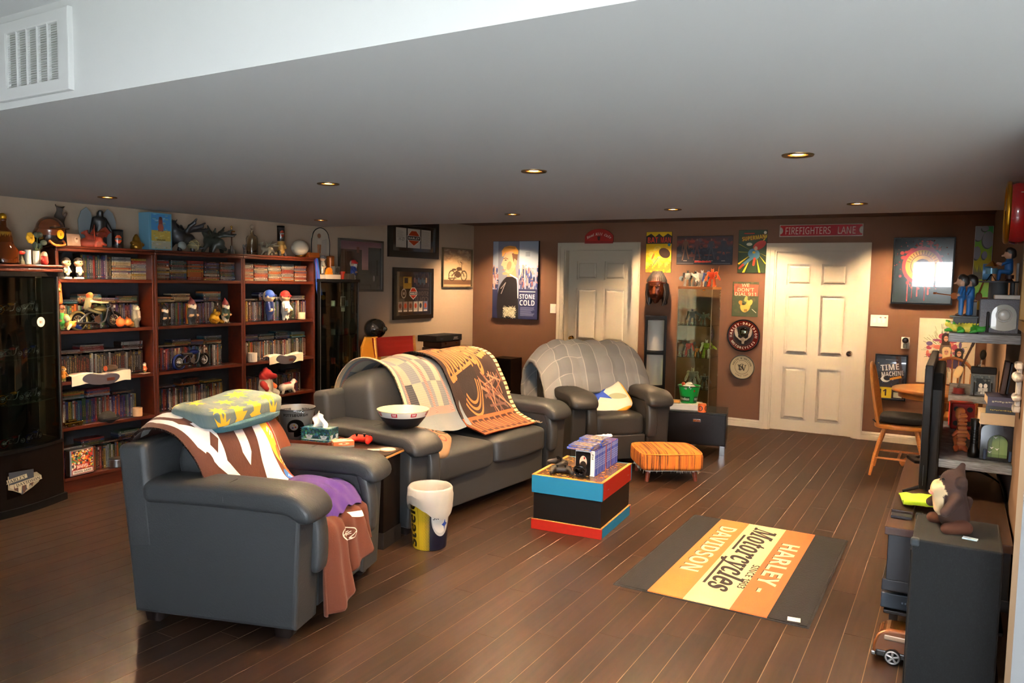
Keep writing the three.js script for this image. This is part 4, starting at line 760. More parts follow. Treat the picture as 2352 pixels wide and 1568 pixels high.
motorbike('model_motorcycle', 'bone coloured chopper sculpture with skeleton rider on left second shelf', [FX - .02, 1.209, 5.5], PI / 2 + .1, 1.0, '#8a7a4e', '#b5a67c', [[-.08, .16, 0, -.06, .215, 0, .022, .026, '#6e6a4a'], [-.055, .25, 0, -.05, .255, 0, .024, .022, '#d8642e'], [-.06, .21, .02, .0, .2, .05, .01, .008, '#c9bd94'], [0, .2, .05, .06, .2, .06, .008, .006, '#c9bd94'], [-.06, .21, -.02, .0, .2, -.05, .01, .008, '#c9bd94'], [0, .2, -.05, .06, .2, -.06, .008, .006, '#c9bd94'], [-.08, .15, .02, .0, .12, .04, .014, .012, '#5a563c'], [-.08, .15, -.02, .0, .12, -.04, .014, .012, '#5a563c']]);
stand('skull_ornament', blob([[0, .045, .02, 0, .06, .02, .032, .03, '#d8642c'], [.02, .05, -.03, .02, .06, -.03, .03, .026, '#d8742e'], [0, .03, -.07, .02, .045, -.06, .02, .016, '#c9822e'], [.01, .085, .03, .01, .09, .03, .012, .01, '#b5502a'], [.01, .08, -.03, .01, .088, -.03, .012, .01, '#b5502a']], 44, .4), painted, 'cluster of small orange skulls on left second shelf', 'ornament', [FX, 1.2, 5.3]);
stand('figurine', fig(.175, { skin: '#b5aa94', hair: '#9a927e', top: '#8a8578', legs: '#55524a', shoes: '#3a3833' }, { head: .11, fat: 1.5 }), paintedMatte, 'grey stone coloured figure at right end of left second shelf', 'figurine', [FX, 1.209, 5.18], .8);
stand('gold_frog', blob([[0, .04, 0, 0, .055, 0, .045, .038, '#c9962e'], [.03, .085, .012, .03, .092, .012, .018, .016, '#d8a63a'], [.03, .085, -.012, .03, .092, -.012, .018, .016, '#d8a63a'], [.02, .02, .045, .05, .012, .05, .02, .014, '#b5842a'], [.02, .02, -.045, .05, .012, -.05, .02, .014, '#b5842a'], [-.02, .1, -.035, -.02, .115, -.04, .012, .01, '#c9962e']], 40, .4), paintedGold, 'shiny gold seated frog figurine on middle second shelf', 'figurine', [FX, 1.209, 4.44], .3);
const mug = (name, label, p, turn, col, r = .035, h = .08, handle = true) => { const t = thing(name, label, 'mug', p, turn); part('body', lathe([[0, 0], [r * .9, 0], [r, .006], [r, h], [r * .92, h], [r * .9, .008], [0, .008]], 32), M(col, .35), t); if (handle) part('handle', tube([[r - .003, h * .8, 0], [r + .018, h * .75, 0], [r + .02, h * .35, 0], [r - .003, h * .2, 0]], .0045, 20, 8), M(col, .35), t); return t; };
mug('candle_pot', 'small cream pot at the right of the right second shelf', [FX, 1.209, 3.4], 0, '#c9b898', .036, .07, false);
mug('white_mug', 'white mug with printed side on right third shelf', [FX, .835, 4.02], -.8, '#cfc6b8', .042, .085);
mug('small_jar', 'small brass lidded jar on left fourth shelf', [FX, .494, 5.19], 0, '#c9a27a', .036, .07, false);
{ const t = thing('figurine', 'tiny clown figurine with orange collar on left third shelf', 'figurine', [FX, .835, 5.12], .3); part('body', fig(.085, { skin: '#d8c4a0', top: '#d8602a', legs: '#7a7a3a', shoes: '#e0d8c8', hair: '#6a6a6e' }, { head: .16, fat: 1.6, res: 34 }), painted, t); part('base', rb(.045, .006, .08, .002, 0, .0, 0), M('#d8c8b0', .6), t); }
stand('figurine', fig(.11, { skin: '#e0b080', hair: '#c98a2e', top: '#d8862a', legs: '#7a7a2e', shoes: '#d8c8b0' }, { head: .16, fat: 1.4, res: 34, reach2: .35 }), painted, 'small yellow and orange figurine at left end of third shelf', 'figurine', [FX, .835, 5.775], -.4);
function towel(label, p, len) { // folded sweatshirt-like cloth hanging over the shelf edge
  const t = thing('folded_cloth', label, 'cloth', p);
  const tx = canvasTex(256, 64, (x, w, h) => { fill(x, '#d9c9ae', 0, 0, w, h); ell(x, '#3f3c46', 125, 12, 86, 17); });
  part('cloth', cloth((u, v) => V(-.05 + .085 * Math.min(1, v * 1.6) + .015 * Math.sin(u * 7), .03 + .02 * Math.sin(u * 8) * .6 - (v > .62 ? (v - .62) * .2 : 0) + .01 * vn(u * 9, v * 3, 32), (.5 - u) * len), 40, 14, .012), M('#ffffff', .9, 0, { map: tx }), t);
  return t;
}
towel('cream and grey folded cloth hanging over left third shelf edge', [.165, .833, 5.5], .46); towel('cream and grey folded cloth on right third shelf', [.165, .833, 3.63], .42);
{ const t = thing('model_barrel', 'small brown barrel with an orange end lying on the folded cloth', 'ornament', [.16, .9, 5.4]); part('barrel', at(lathe([[0, -.04], [.022, -.04], [.027, 0], [.022, .04], [0, .04]], 24), 0, 0, 0, PI / 2), M('#4a3626', .6), t); part('end_cap', cy(.021, .021, .006, 0, 0, .043, PI / 2), M('#c8562a', .6), t); }
stand('gold_car_model', [rb(.05, .022, .15, .01, 0, .024, 0), rb(.04, .018, .07, .008, 0, .043, .01), ...[-.045, .045].flatMap((z) => [-.024, .024].map((x) => cy(.015, .015, .012, x, .015, z, 0, 0, PI / 2)))], M('#6e5a2c', .15, .9), 'shiny dark gold model car on left fourth shelf', 'model car', [FX - .01, .494, 5.71], .1);
{ const t = thing('peaked_hat', 'black peaked cap lying on left fourth shelf', 'cap', [.15, .494, 5.43]); part('crown', [sp(.06, 0, .02, 0, 1, .9, 1.1), at(sp(.055, 0, 0, 0, 1.2, .12, 1), .04, .02, 0), rb(.03, .04, .13, .012, .02, .02, -.02)], blackMatte, t); }
{ const tx = canvasTex(256, 256, (x, w, h) => { fill(x, '#8a2a22', 0, 0, w, h); for (let i = 0; i < 260; i++) ell(x, pick(['#c9382a', '#e07a2a', '#2c3a6a', '#d8b03a', '#4a8a4a', '#1a1416', '#e8e0d0']), rr(10, 246), rr(10, 190), rr(4, 16), rr(4, 12), rr(0, 3)); fill(x, '#b8241c', 60, 150, 140, 40); text(x, 'MARVEL', 130, 172, 44, '#f2ece4', { w: 130 }); fill(x, '#e6e2da', 16, 206, 224, 36); text(x, 'TRIVIA GAME', 128, 225, 30, '#18140f', { w: 208 }); x.lineWidth = 6; x.strokeStyle = '#8a8f94'; x.strokeRect(5, 5, 246, 246); });
  const t = thing('game_tin', 'square trivia game tin with colourful lid on left bottom shelf', 'game tin', [.16, .119, 5.66], .12); part('tin', rb(.05, .2, .2, .01, 0, .1, 0), steel, t); const pr = print(.188, .188); part('lid_print', at(pr, .026, .1, 0, 0, PI / 2), mapped(tx, .3), t); }
stand('round_tin', lathe([[0, 0], [.055, 0], [.057, .004], [.057, .055], [.059, .056], [.059, .07], [0, .072]], 40), steel, 'low round silver tin on the left bottom shelf', 'tin', [.15, .119, 5.36]);
stand('plush_toy', blob([[0, .09, 0, 0, .13, 0, .07, .065, '#cfc8be'], [0, .2, 0, .01, .21, 0, .062, .055, '#8e1518'], [.05, .2, 0, .09, .2, 0, .03, .024, '#8e1518'], [0, .13, .06, .05, .09, .09, .028, .022, '#8e1518'], [0, .13, -.06, .05, .09, -.09, .028, .022, '#d86a2e'], [.0, .05, .05, .07, .03, .07, .036, .034, '#d0c9be'], [0, .05, -.05, .07, .03, -.07, .036, .034, '#d0c9be'], [0, .26, .02, 0, .27, -.01, .02, .012, '#8e1518']], 48, .4), paintedMatte, 'red and white plush toy seated on right fourth shelf', 'plush toy', [.17, .49, 3.86], .4);
stand('plush_horse', blob([[-.05, .06, 0, .06, .06, 0, .035, .032, '#c9c4bc'], [.06, .07, 0, .1, .11, 0, .025, .02, '#c9c4bc'], [.1, .11, 0, .13, .1, 0, .02, .014, '#b85a4a'], [-.05, .05, .02, -.07, .01, .03, .014, .012, '#b5b0a8'], [.05, .05, .02, .08, .01, .03, .014, .012, '#b5b0a8'], [-.05, .05, -.02, -.07, .01, -.03, .014, .012, '#b5b0a8'], [.05, .05, -.02, .08, .01, -.03, .014, .012, '#b5b0a8'], [-.02, .085, 0, .04, .09, 0, .02, .018, '#a83a34']], 44, .4), paintedMatte, 'small white and red plush animal on right fourth shelf', 'plush toy', [.165, .494, 3.6], PI / 2);
// ---------- on top of the bookcases ----------
const TY = topY, TX = .12;
{
  const t = thing('helmet', 'brown and black open face helmet with yellow badge on bookcase end', 'helmet', [.15, TY, 5.83], .35);
  part('shell', blob([[0, .11, 0, 0, .115, 0, .095, .09, '#5a2c12'], [-.03, .06, 0, .0, .06, 0, .09, .085, '#15110f']], 44, .4), M('#ffffff', .2, 0, { vertexColors: true, clearcoat: 1 }), t);
  const b = part('badge', at(cy(.032, .032, .006), .092, .075, .01, 0, 0, -PI / 2), M('#d8961e', .4), t); part('badge_print', at(print(.03, .035), .0965, .075, .01, 0, PI / 2), M('#2a1a0e', .5, 0, { map: canvasTex(64, 64, (x) => { fill(x, '#e0a02a', 0, 0, 64, 64); text(x, 'B', 32, 34, 52, '#2a180c'); }), color: '#ffffff' }), b);
  part('visor', at(sp(.1, 0, 0, 0, .35, .12, .9), .08, .12, 0), M('#2a1408', .2), t); part('strap', tube([[.05, .03, .07], [.08, .0, .05], [.09, .005, -.03], [.05, .03, -.07]], .008, 20, 6), M('#c9762e', .7), t);
}
const dark = '#2a2a2a';
const beast = (c, s, wings) => { // a crouching winged reptile facing +z
  const q = [[0, .08, -.05, 0, .1, .05, .045, .05, c], [0, .11, .06, 0, .17, .1, .03, .022, c], [0, .175, .1, 0, .165, .14, .024, .014, c], [0, .07, -.06, .02, .03, -.13, .03, .012, c], [.02, .03, -.13, .06, .03, -.14, .012, .004, c]];
  for (const e of [-1, 1]) { q.push([e * .03, .07, .05, e * .045, .012, .08, .02, .014, c], [e * .035, .06, -.04, e * .055, .012, -.03, .026, .016, c], [e * .01, .185, .09, e * .02, .21, .07, .008, .003, c]); if (wings) for (const [dy, dz, r] of [[.2, -.02, .014], [.16, -.1, .012], [.1, -.14, .01]]) q.push([e * .025, .13, 0, e * .1, .1 + dy * .6, dz, r, .006, c], [e * .05, .13 + dy * .2, dz * .4, e * .09, .1 + dy * .45, dz * .9, .012, .008, c]); }
  return q.map((r) => [...r.slice(0, 8).map((v) => v * s), r[8]]);
};
solo('warrior_figurine', blob([[0, 0, 0, 0, .1, 0, .05, .04, '#2b2a2c'], [0, .1, 0, 0, .2, 0, .04, .03, '#37322e'], [0, .22, .01, .01, .26, .0, .022, .018, '#3c332c'], [0, .19, .03, .03, .17, .09, .012, .008, '#3a342e'], [0, .19, -.03, .01, .24, -.05, .012, .01, '#4a3a30'], [.01, .27, 0, .0, .29, -.05, .01, .004, '#3a2c24'], [.01, .26, .01, .0, .3, .03, .008, .004, '#3a2c24'], [0, .05, -.03, -.02, .0, -.06, .03, .03, '#232325']], 48, .35), paintedMatte, 'dark horned warrior statuette behind the helmet on the bookcase', 'figurine', [.06, TY, 5.71], .2);
{ const t = thing('photo_card', 'small pale card leaning on the bookcase top behind the helmet', 'card', [.165, TY, 5.665], PI / 2 + .15); const g = at(rb(.11, .09, .004, .001, 0, .045, 0), 0, 0, 0, -.12); part('card', g, M('#a98a76', .5), t); part('card_print', at(print(.06, .06), .01, .045, .0025, -.12), M('#ffffff', .6, 0, { map: canvasTex(64, 64, (x) => { fill(x, '#b09482', 0, 0, 64, 64); ell(x, '#cdb8a8', 40, 30, 16, 22); ell(x, '#7a5a48', 44, 22, 10, 8); }) }), t); }
{ const t = thing('dragon_statuette', 'copper red dragon with spread wings on the left bookcase top', 'figurine', [.15, TY, 5.5], -.9); part('body', blob(beast('#9a3a28', .62, false).concat([[0, .02, -.02, 0, .02, .06, .04, .05, '#7a3424'], [.05, .1, 0, .09, .13, -.03, .01, .006, '#8a3424'], [-.05, .1, 0, -.09, .11, -.05, .01, .006, '#8a3424']]), 48, .35), painted, t);
  for (const s of [-1, 1]) part('wing', ext([[0, 0], [.04, .07], [.09, .1], [.16, .06], [.13, .045], [.11, .02], [.08, .025], [.06, -.005], [.02, -.01]], .004, .001).rotateY(s > 0 ? .3 : PI - .3).translate(s * .01, .06, -.01), M('#8f3a2a', .45), t); part('lance', bar([-.02, .1, .06], [.07, .12, -.1], .003), brass, t); }
{ const t = thing('winged_figurine', 'tall black winged demon figure with pale translucent wings', 'figurine', [.09, TY, 5.42], .0); part('body', blob([[0, .0, .035, 0, .12, .02, .02, .026, '#121316'], [0, .0, -.035, 0, .12, -.02, .02, .026, '#121316'], [0, .12, 0, .0, .2, 0, .035, .045, '#15171a'], [0, .215, .04, .015, .12, .075, .018, .012, '#121316'], [0, .215, -.04, .015, .13, -.085, .018, .012, '#121316'], [.01, .255, 0, .015, .265, 0, .024, .02, '#18191c']], 48, .35), painted, t);
  for (const s of [-1, 1]) part('wing', ext([[.01, .12], [.04, .19], [.05, .26], [.085, .3], [.125, .27], [.15, .2], [.145, .11], [.12, .04], [.085, .0], [.05, .06]].map(([a, b]) => [a * s, b]), .004, .001).rotateY(PI / 2).translate(-.03, 0, 0), M('#a3b2bb', .35, 0, { transmission: .35, thickness: 0 }), t); }
function tin(name, label, p, h, r, bg, emb, turn = 0) { const tx = canvasTex(512, 256, (x, w, ht) => { fill(x, '#141416', 0, 0, w, ht); for (const a of [128, 384]) { poly(x, emb, [[a - 20, 70], [a + 20, 70], [a + 50, 105], [a + 50, 150], [a + 20, 190], [a - 20, 190], [a - 50, 150], [a - 50, 105]]); fill(x, '#181414', a - 60, 112, 120, 30); text(x, 'HARLEY', a, 128, 24, '#e6e2da', { w: 104 }); } }); const t = thing(name, label, 'tin', p, turn); part('body', vByY(lathe([[0, 0], [r, 0], [r, h], [0, h]], 36), h), mapped(tx, .25, { clearcoat: .6 }), t); part('lid', lathe([[r * 1.02, h - .008], [r * 1.02, h + .006], [0, h + .008]], 36), black, t); return t; }
tin('round_tin', 'black cylindrical tin with orange shield emblem on left bookcase top', [.165, TY, 5.325], .135, .04, 0, '#c8481c', -.4);
solo('gold_statuette', blob([[0, .02, 0, 0, .04, 0, .045, .04, '#8a6420'], [0, .06, 0, 0, .08, 0, .03, .026, '#8f6a24'], [0, .1, 0, 0, .105, 0, .016, .014, '#8a6420'], [0, .045, .035, .02, .035, .04, .016, .014, '#8a6420'], [0, .045, -.035, .02, .035, -.04, .016, .014, '#8a6420']], 40, .35), paintedGold, 'small seated gold statuette between black tin and blue box', 'figurine', [.14, TY, 5.15], 0);
{ const tx = canvasTex(256, 384, (x, w, h) => { fill(x, '#5f9ab8', 0, 0, w, h); fill(x, '#3f86c0', 24, 10, 220, 170); fill(x, '#b5a04a', 24, 180, 220, 120); fill(x, '#a8a894', 24, 290, 220, 84); for (let i = 0; i < 60; i++) { x.globalAlpha = .5; ell(x, pick(['#8ac0dc', '#d8c87a', '#6a8a5a', '#c9d4d4']), rr(24, 244), rr(10, 370), rr(5, 22), rr(3, 9)); } x.globalAlpha = 1; poly(x, '#6a2a22', [[110, 60], [150, 60], [160, 190], [100, 190]]); ell(x, '#3a2420', 130, 54, 20, 18); ell(x, '#8a4a3a', 130, 150, 34, 40); for (let i = 0; i < 9; i++) line(x, '#3c3c18', 4, [[84 + i * 11, 286], [88 + i * 11, 272], [92 + i * 11, 284]]); });
  const t = thing('toy_box', 'blue and yellow illustrated cardboard toy box standing on bookcase', 'box', [.1, TY, 4.95], .0); part('carton', rb(.13, .3, .21, .003, 0, .15, 0), M('#6fa6c4', .5), t); part('front_print', at(print(.205, .295), .0655, .15, 0, 0, PI / 2), mapped(tx, .4), t); }
{ const t = thing('dragon_statuette', 'large black winged dragon statuette guarding a netted ball', 'figurine', [.11, TY, 4.7], .2); part('body', blob(beast('#1c1d1f', 1.25, true), 52, .3), painted, t); part('netted_ball', sp(.05, .06, .055, -.06), M('#6b6448', .6), t); part('net', [0, 1, 2, 3].map((k) => tor(.051, .002, .06, .055, -.06, k * .8, k * .9)), M('#c9bb86', .6), t); part('pale_egg', sp(.035, .06, .045, .08), M('#8a9490', .6), t); }
{ const t = thing('dragon_statuette', 'dark green dragon statuette with raised wing beside a sword', 'figurine', [.11, TY, 4.38], -1.4); part('body', blob(beast('#2c2f28', 1.05, true), 52, .3), painted, t); }
{ const t = thing('sword_stand', 'miniature silver sword upright on a dark stand on bookcase', 'ornament', [.13, TY, 4.21]); part('stand', [cy(.03, .035, .04, 0, .02, 0), bar([0, .04, 0], [0, .07, 0], .012)], M('#5a544a', .4, .4), t); part('blade', bx(.004, .16, .014, 0, .12, 0), chrome, t); part('hilt', [bx(.008, .01, .07, 0, .2, 0), bar([0, .2, 0], [0, .235, 0], .005), sp(.01, 0, .24, 0)], brass, t); }
solo('finial_ornament', blob([[0, 0, 0, 0, .07, 0, .014, .012, '#3a3634'], [0, .08, .008, .0, .1, .015, .012, .008, '#45403c'], [0, .09, -.01, 0, .11, -.02, .01, .006, '#3a3634'], [0, .06, 0, .01, .05, .02, .01, .006, '#45403c']], 30, .4), paintedMatte, 'small dark carved ornament on bookcase joint', 'ornament', [.185, TY - .02, 4.11]);
{ const t = thing('decanter', 'square clear glass decanter with stopper on the right bookcase', 'decanter', [.11, TY, 3.96]); part('bottle', lathe([[0, .002], [.05, .002], [.054, .01], [.054, .15], [.046, .172], [.018, .19], [.015, .215], [.02, .22], [.012, .222], [.01, .19], [.04, .17], [.05, .15], [.05, .012], [0, .01]], 8), M('#f2efe4', .03, 0, { transmission: 1, thickness: .004, ior: 1.45 }), t); part('stopper', [sp(.018, 0, .255, 0, 1, 1.2, 1), cy(.009, .009, .03, 0, .225, 0)], M('#e8e2d0', .05, 0, { transmission: .9, thickness: .01 }), t); }
{ const t = thing('dragon_statuette', 'small pale grey dragon statuette beside glass decanter on bookcase', 'figurine', [.13, TY, 3.79], -1.2); part('body', blob(beast('#8f8672', .62, true), 46, .3), paintedMatte, t); }
{ const t = thing('tin_holder', 'crouching lizard statuette that carries the tall black tin', 'figurine', [.13, TY, 3.625]); part('body', blob([[0, .05, 0, 0, .09, 0, .035, .03, '#a8823e'], [0, .11, 0, .01, .125, 0, .026, .028, '#b5914a'], [.02, .08, .04, .0, .13, .03, .012, .012, '#a8823e'], [.02, .08, -.04, .0, .13, -.03, .012, .012, '#a8823e'], [.01, .04, .03, .02, .01, .035, .016, .016, '#1c1c1e'], [.01, .04, -.03, .02, .01, -.035, .016, .016, '#1c1c1e'], [-.02, .04, .02, .0, .02, .08, .014, .006, '#7a6a3a']], 44, .35), painted, t); }
tin('round_tin', 'black cylindrical tin with orange shield emblem held up by lizard statuette', [.13, TY + .143, 3.625], .14, .036, 0, '#a83a22', -.4);
{ const tx = canvasTex(256, 128, (x, w, h) => { fill(x, '#e6dcc8', 0, 0, w, h); for (let i = 0; i < 14; i++) { x.globalAlpha = .7; text(x, pick(['Go', 'To', 'MV', 'Al', 'Jo', 'K9']), rr(0, w), rr(10, 118), 20, pick(['#8a5a3a', '#4a4a7a', '#9a3a2a']), { rot: rr(-.6, .6), font: 'italic' }); } x.globalAlpha = 1; });
  const t = thing('signed_ball', 'white signed ball on the right bookcase top under the spotlight', 'ball', [.13, TY, 3.375]); part('ball', sp(.082, 0, .088, 0, 1, .95, 1.05, 32), mapped(tx, .4), t); part('ring_stand', tor(.04, .008, 0, .008, 0, PI / 2), brass, t); }
solo('orange_box', rb(.07, .05, .15, .003, 0, .025, 0), M('#c9641e', .45), 'flat orange box at the right end of the bookcase top', 'box', [.09, TY + .001, 3.17]);
{ const t = thing('medal', 'blue and pink ribbon medal hanging off the bookcase corner', 'medal'); const P = (y, z, x = .215) => [x, y, z];
  const rib = (z0, z1, c, w, xo) => part('ribbon', cloth((u, v) => V(.2 + xo + .012 * Math.sin(v * 5), TY - .01 - v * .37, z0 + (z1 - z0) * v * v + (u - .5) * w), 4, 20, .002), M(c, .6), t);
  rib(3.235, 3.18, '#2a4fb0', .035, .0); rib(3.235, 3.13, '#b04a9a', .016, .008); rib(3.225, 3.14, '#2f5cc0', .028, .012); part('medallion', at(cy(.026, .026, .005), .222, TY - .4, 3.145, 0, 0, PI / 2), gold, t); }
// ---------- curved glass cabinets ----------
function cabinet(name, label, z0, z1, dEdge, dMid, lowTop, H, decal) {
  const w = z1 - z0, zc = (z0 + z1) / 2, t = thing(name, label, 'display cabinet', [0, 0, zc], 0);
  const front = (ins) => Array.from({ length: 17 }, (_, i) => { const u = i / 16; return [dEdge + (dMid - dEdge) * Math.sin(PI * u) - ins, (u - .5) * (w - 2 * ins)]; });
  const plan = (ins, back = .01) => [[back, -(w / 2 - ins)], ...front(ins), [back, w / 2 - ins]];
  const slab = (ins, h, y) => ext(plan(ins).map(([x, z]) => [x, -z]), h).rotateX(-PI / 2).translate(0, y, 0);
  part('base_plinth', slab(-.012, .05, 0), black, t); const lower = part('lower_cabinet', slab(.004, lowTop - .05, .05), ink, t);
  part('top_board', slab(-.006, .03, H - .03), black, t); part('mid_board', slab(.0, .02, lowTop), black, t);
  part('back_panel', bx(.012, H - lowTop, w - .02, .012, (H + lowTop) / 2, 0), M('#060607', .5), t);
  for (const s of [-1, 1]) { part('side_post', bx(.03, H - lowTop - .04, .02, dEdge - .02, (H + lowTop) / 2, s * (w / 2 - .012)), black, t); part('side_pane', bx(dEdge - .05, H - lowTop - .06, .005, dEdge / 2, (H + lowTop) / 2, s * (w / 2 - .01)), dullGlass, t); part('metal_strip', bx(.004, H - lowTop - .05, .005, dEdge - .002, (H + lowTop) / 2, s * (w / 2 - .012)), steel, t); }
  const P = front(.012); const gl = cloth((u, v) => { const i = Math.min(15, Math.floor(u * 16)), f = u * 16 - i, a = P[i], b = P[i + 1]; return V(a[0] + (b[0] - a[0]) * f, lowTop + .03 + v * (H - lowTop - .07), a[1] + (b[1] - a[1]) * f); }, 32, 2, .004); part('glass_door', gl, dullGlass, t);
  const ys = []; for (let i = 1; i < 4; i++) { const y = lowTop + .02 + i * (H - lowTop) / 4; ys.push(y); part('glass_shelf', slab(.03, .006, y - .006), M('#26302e', .1), t); }
  return { t, ys: [lowTop + .021, ...ys], zc, lower };
}
const LC = cabinet('glass_cabinet', 'tall black bow fronted glass cabinet at far left of the bookcases', 5.86, 6.82, .3, .43, .42, 1.63);
const RC = cabinet('glass_cabinet', 'narrow black bow fronted glass cabinet at right end of the bookcases', 2.62, 3.215, .24, .33, .42, 1.612);
{ // emblem on the lower door of the left cabinet
  const tx = canvasTex(512, 384, (x, w, h) => { x.clearRect(0, 0, w, h); poly(x, '#3c4048', [[90, 20], [400, 20], [400, 190], [245, 350], [90, 190]]); for (let i = 0; i < 6; i++) poly(x, i % 2 ? '#5a3a2c' : '#c9bd9c', [[100 + i * 50, 190], [150 + i * 50, 190], [150 + i * 45, 260 + Math.min(i, 5 - i) * 34], [100 + i * 52, 230 + Math.min(i, 5 - i) * 40]]); for (const s of [[250, 70], [340, 66], [170, 76]]) text(x, '★', s[0], s[1], 40, '#c9bd9c'); x.save(); x.rotate(-.2); fill(x, '#c9bd9c', 0, 130, 290, 56); text(x, 'HARLEY', 145, 160, 56, '#33302a', { fam: 'serif', w: 250 }); fill(x, '#c9bd9c', 110, 215, 350, 60); text(x, 'DAVIDSON', 285, 247, 58, '#33302a', { fam: 'serif', w: 310 }); x.restore(); });
  const em = part('emblem', [at(ext([[-.09, .05], [.09, .05], [.12, .02], [.1, -.02], [.06, -.05], [0, -.085], [-.06, -.05], [-.12, -.03], [-.1, .01]], .003), 0, 0, 0)], M('#a89c80', .5), LC.t); em.position.set(.432, .225, .0 - .12); em.rotation.y = PI / 2 - .12;
  const pr = at(print(.25, .19), 0, -.01, .0045); const m2 = part('emblem_print', pr, M('#ffffff', .5, 0, { map: tx, alphaMap: null, transparent: true }), em); m2.position.set(0, 0, 0);
  const st = part('round_sticker', at(cy(.034, .034, .002, 0, 0, 0, 0, 0, PI / 2), .383, 1.29, -.3, 0, .33), M('#d9cfc8', .5), LC.t); part('sticker_print', at(print(.05, .05), 0, 0, 0, 0, PI / 2 + .33).translate(.3845, 1.29, -.3).translate(.001, 0, 0), M('#ffffff', .5, 0, { transparent: true, map: canvasTex(128, 128, (x) => { text(x, '81', 64, 64, 60, '#a8323a', { fam: 'serif' }); arcText(x, 'SUPPORT', 64, 64, 50, -PI * .9, -PI * .1, 18, '#a8323a'); }) }), st);
}
// small models inside the cabinets
{
  const cols = ['#2a3f8a', '#8a1f1c', '#1a1a1e', '#6a6e74', '#a8761e', '#2c5a3a'];
  let k = 0;
  const names = ['bottom', 'second', 'third', 'top'];
  LC.ys.forEach((y, r) => { for (let i = 0; i < 3; i++) motorbike('model_motorcycle', `tiny ${['blue', 'red', 'black', 'grey', 'gold', 'green'][k % 6]} model motorcycle on the ${names[r]} shelf of the wide cabinet, ${['right', 'middle', 'left'][i]}`, [.22 + .06 * (i === 1), y + .001, 6.02 + i * .17], PI / 2 + .5 - .4 * i, .42, cols[k++ % 6], '#c9c9cc'); });
  RC.ys.forEach((y, r) => { for (let i = 0; i < 2; i++) mug('souvenir_glass', `small ${['clear', 'amber', 'red', 'grey'][(r + i) % 4]} souvenir glass on the ${names[r]} shelf of the narrow cabinet, ${['right', 'left'][i]}`, [.2, y + .001, 2.78 + i * .2], 0, ['#b8bcbc', '#a86a2a', '#8a2a20', '#6e7276'][(r + i) % 4], .022, .055, false); });
  { const t = thing('photo_tag', 'small dark photo card with white slip inside narrow cabinet', 'photo', [.29, 1.36, 2.93]); part('photo', rb(.004, .11, .07, .001, 0, .02, 0), M('#c9c5bd', .5), t); part('image', bx(.001, .09, .056, .003, .022, 0), M('#3a2a26', .5), t); part('slip', rb(.003, .04, .055, .001, 0, -.06, 0), M('#cfcac0', .6), t); }
}
// on the left cabinet
solo('cabinet_tray', [rb(.34, .022, .52, .006, 0, .011, 0), rb(.36, .02, .54, .008, 0, .04, 0), rb(.3, .03, .48, .004, 0, .025, 0)], caseMat, 'reddish brown wooden stand on top of the wide glass cabinet', 'stand', [.2, 1.631, 6.13]);
const LT = 1.682;
{ const t = thing('liquor_bottle', 'large amber liquor bottle at far left on the wooden stand', 'bottle', [.2, LT, 6.17]); part('bottle', lathe([[0, 0], [.085, 0], [.09, .01], [.088, .09], [.06, .13], [.045, .22], [.02, .25], [.018, .29], [.022, .295], [.02, .3], [0, .3]], 36), M('#5a2c0e', .06, 0, { transmission: .6, thickness: .05, ior: 1.4 }), t); part('stopper', sp(.024, 0, .315, 0, 1, 1.1, 1), gold, t); part('label', at(cy(.0465, .0565, .07, 0, .18, 0, 0, 0, 0, 24), 0, 0, 0), M('#8a6a1e', .3, .6), t); }
mug('shot_glass', 'tall clear shot glass nearest bottle on wooden stand', [.2, LT, 6.015], 0, '#b8bdb8', .02, .1, false); mug('shot_glass', 'tall clear shot glass nearest the yellow flower on stand', [.21, LT, 5.965], 0, '#c4c8c2', .02, .095, false);
{ const t = thing('glass_ornament', 'tiny glass ornament with red disc beside amber bottle', 'ornament', [.22, LT, 6.065]); part('foot', lathe([[0, 0], [.022, 0], [.01, .03], [.004, .06], [0, .06]], 20), M('#c9c4b0', .1, 0, { transmission: .7, thickness: .01 }), t); part('disc', sp(.02, 0, .08, 0, .4, .7, 1.2), M('#a8281e', .3), t); }
{ const t = thing('artificial_flowers', 'yellow flower and grey leaves arranged behind shot glasses', 'flowers', [.16, LT, 5.935]); part('vase', lathe([[0, 0], [.025, 0], [.03, .05], [.022, .09], [.024, .1], [0, .1]], 24), M('#5a5d4a', .4), t); part('stem', [bar([0, .09, 0], [.01, .18, .04], .003), bar([0, .09, 0], [0, .2, -.01], .003), bar([0, .09, 0], [.02, .14, -.03], .003)], M('#4a5a2a', .7), t);
  const pet = []; for (let i = 0; i < 7; i++) pet.push(at(sp(.02, 0, 0, 0, .5, 1, .7), .012 + .012 * Math.cos(i), .185 + .022 * Math.sin(i * .9), .045 + .022 * Math.cos(i * .9))); part('yellow_bloom', pet, M('#c9a01e', .6), t); const gr = []; for (let i = 0; i < 9; i++) gr.push(sp(.022, rr(-.02, .03), rr(.12, .22), rr(-.05, .02), 1, rr(.6, 1.1), rr(.6, 1))); part('grey_leaves', gr, M('#4f5a4c', .7), t); }
stand('figurine', blob([[0, .02, 0, 0, .05, 0, .025, .022, '#b5241e'], [0, .07, 0, 0, .075, 0, .02, .018, '#c9a48a'], [.01, .04, .02, .03, .03, .03, .01, .008, '#b5241e']], 30, .4), painted, 'tiny red figurine beside bookcase end on the wooden stand', 'figurine', [.24, LT, 5.925]);
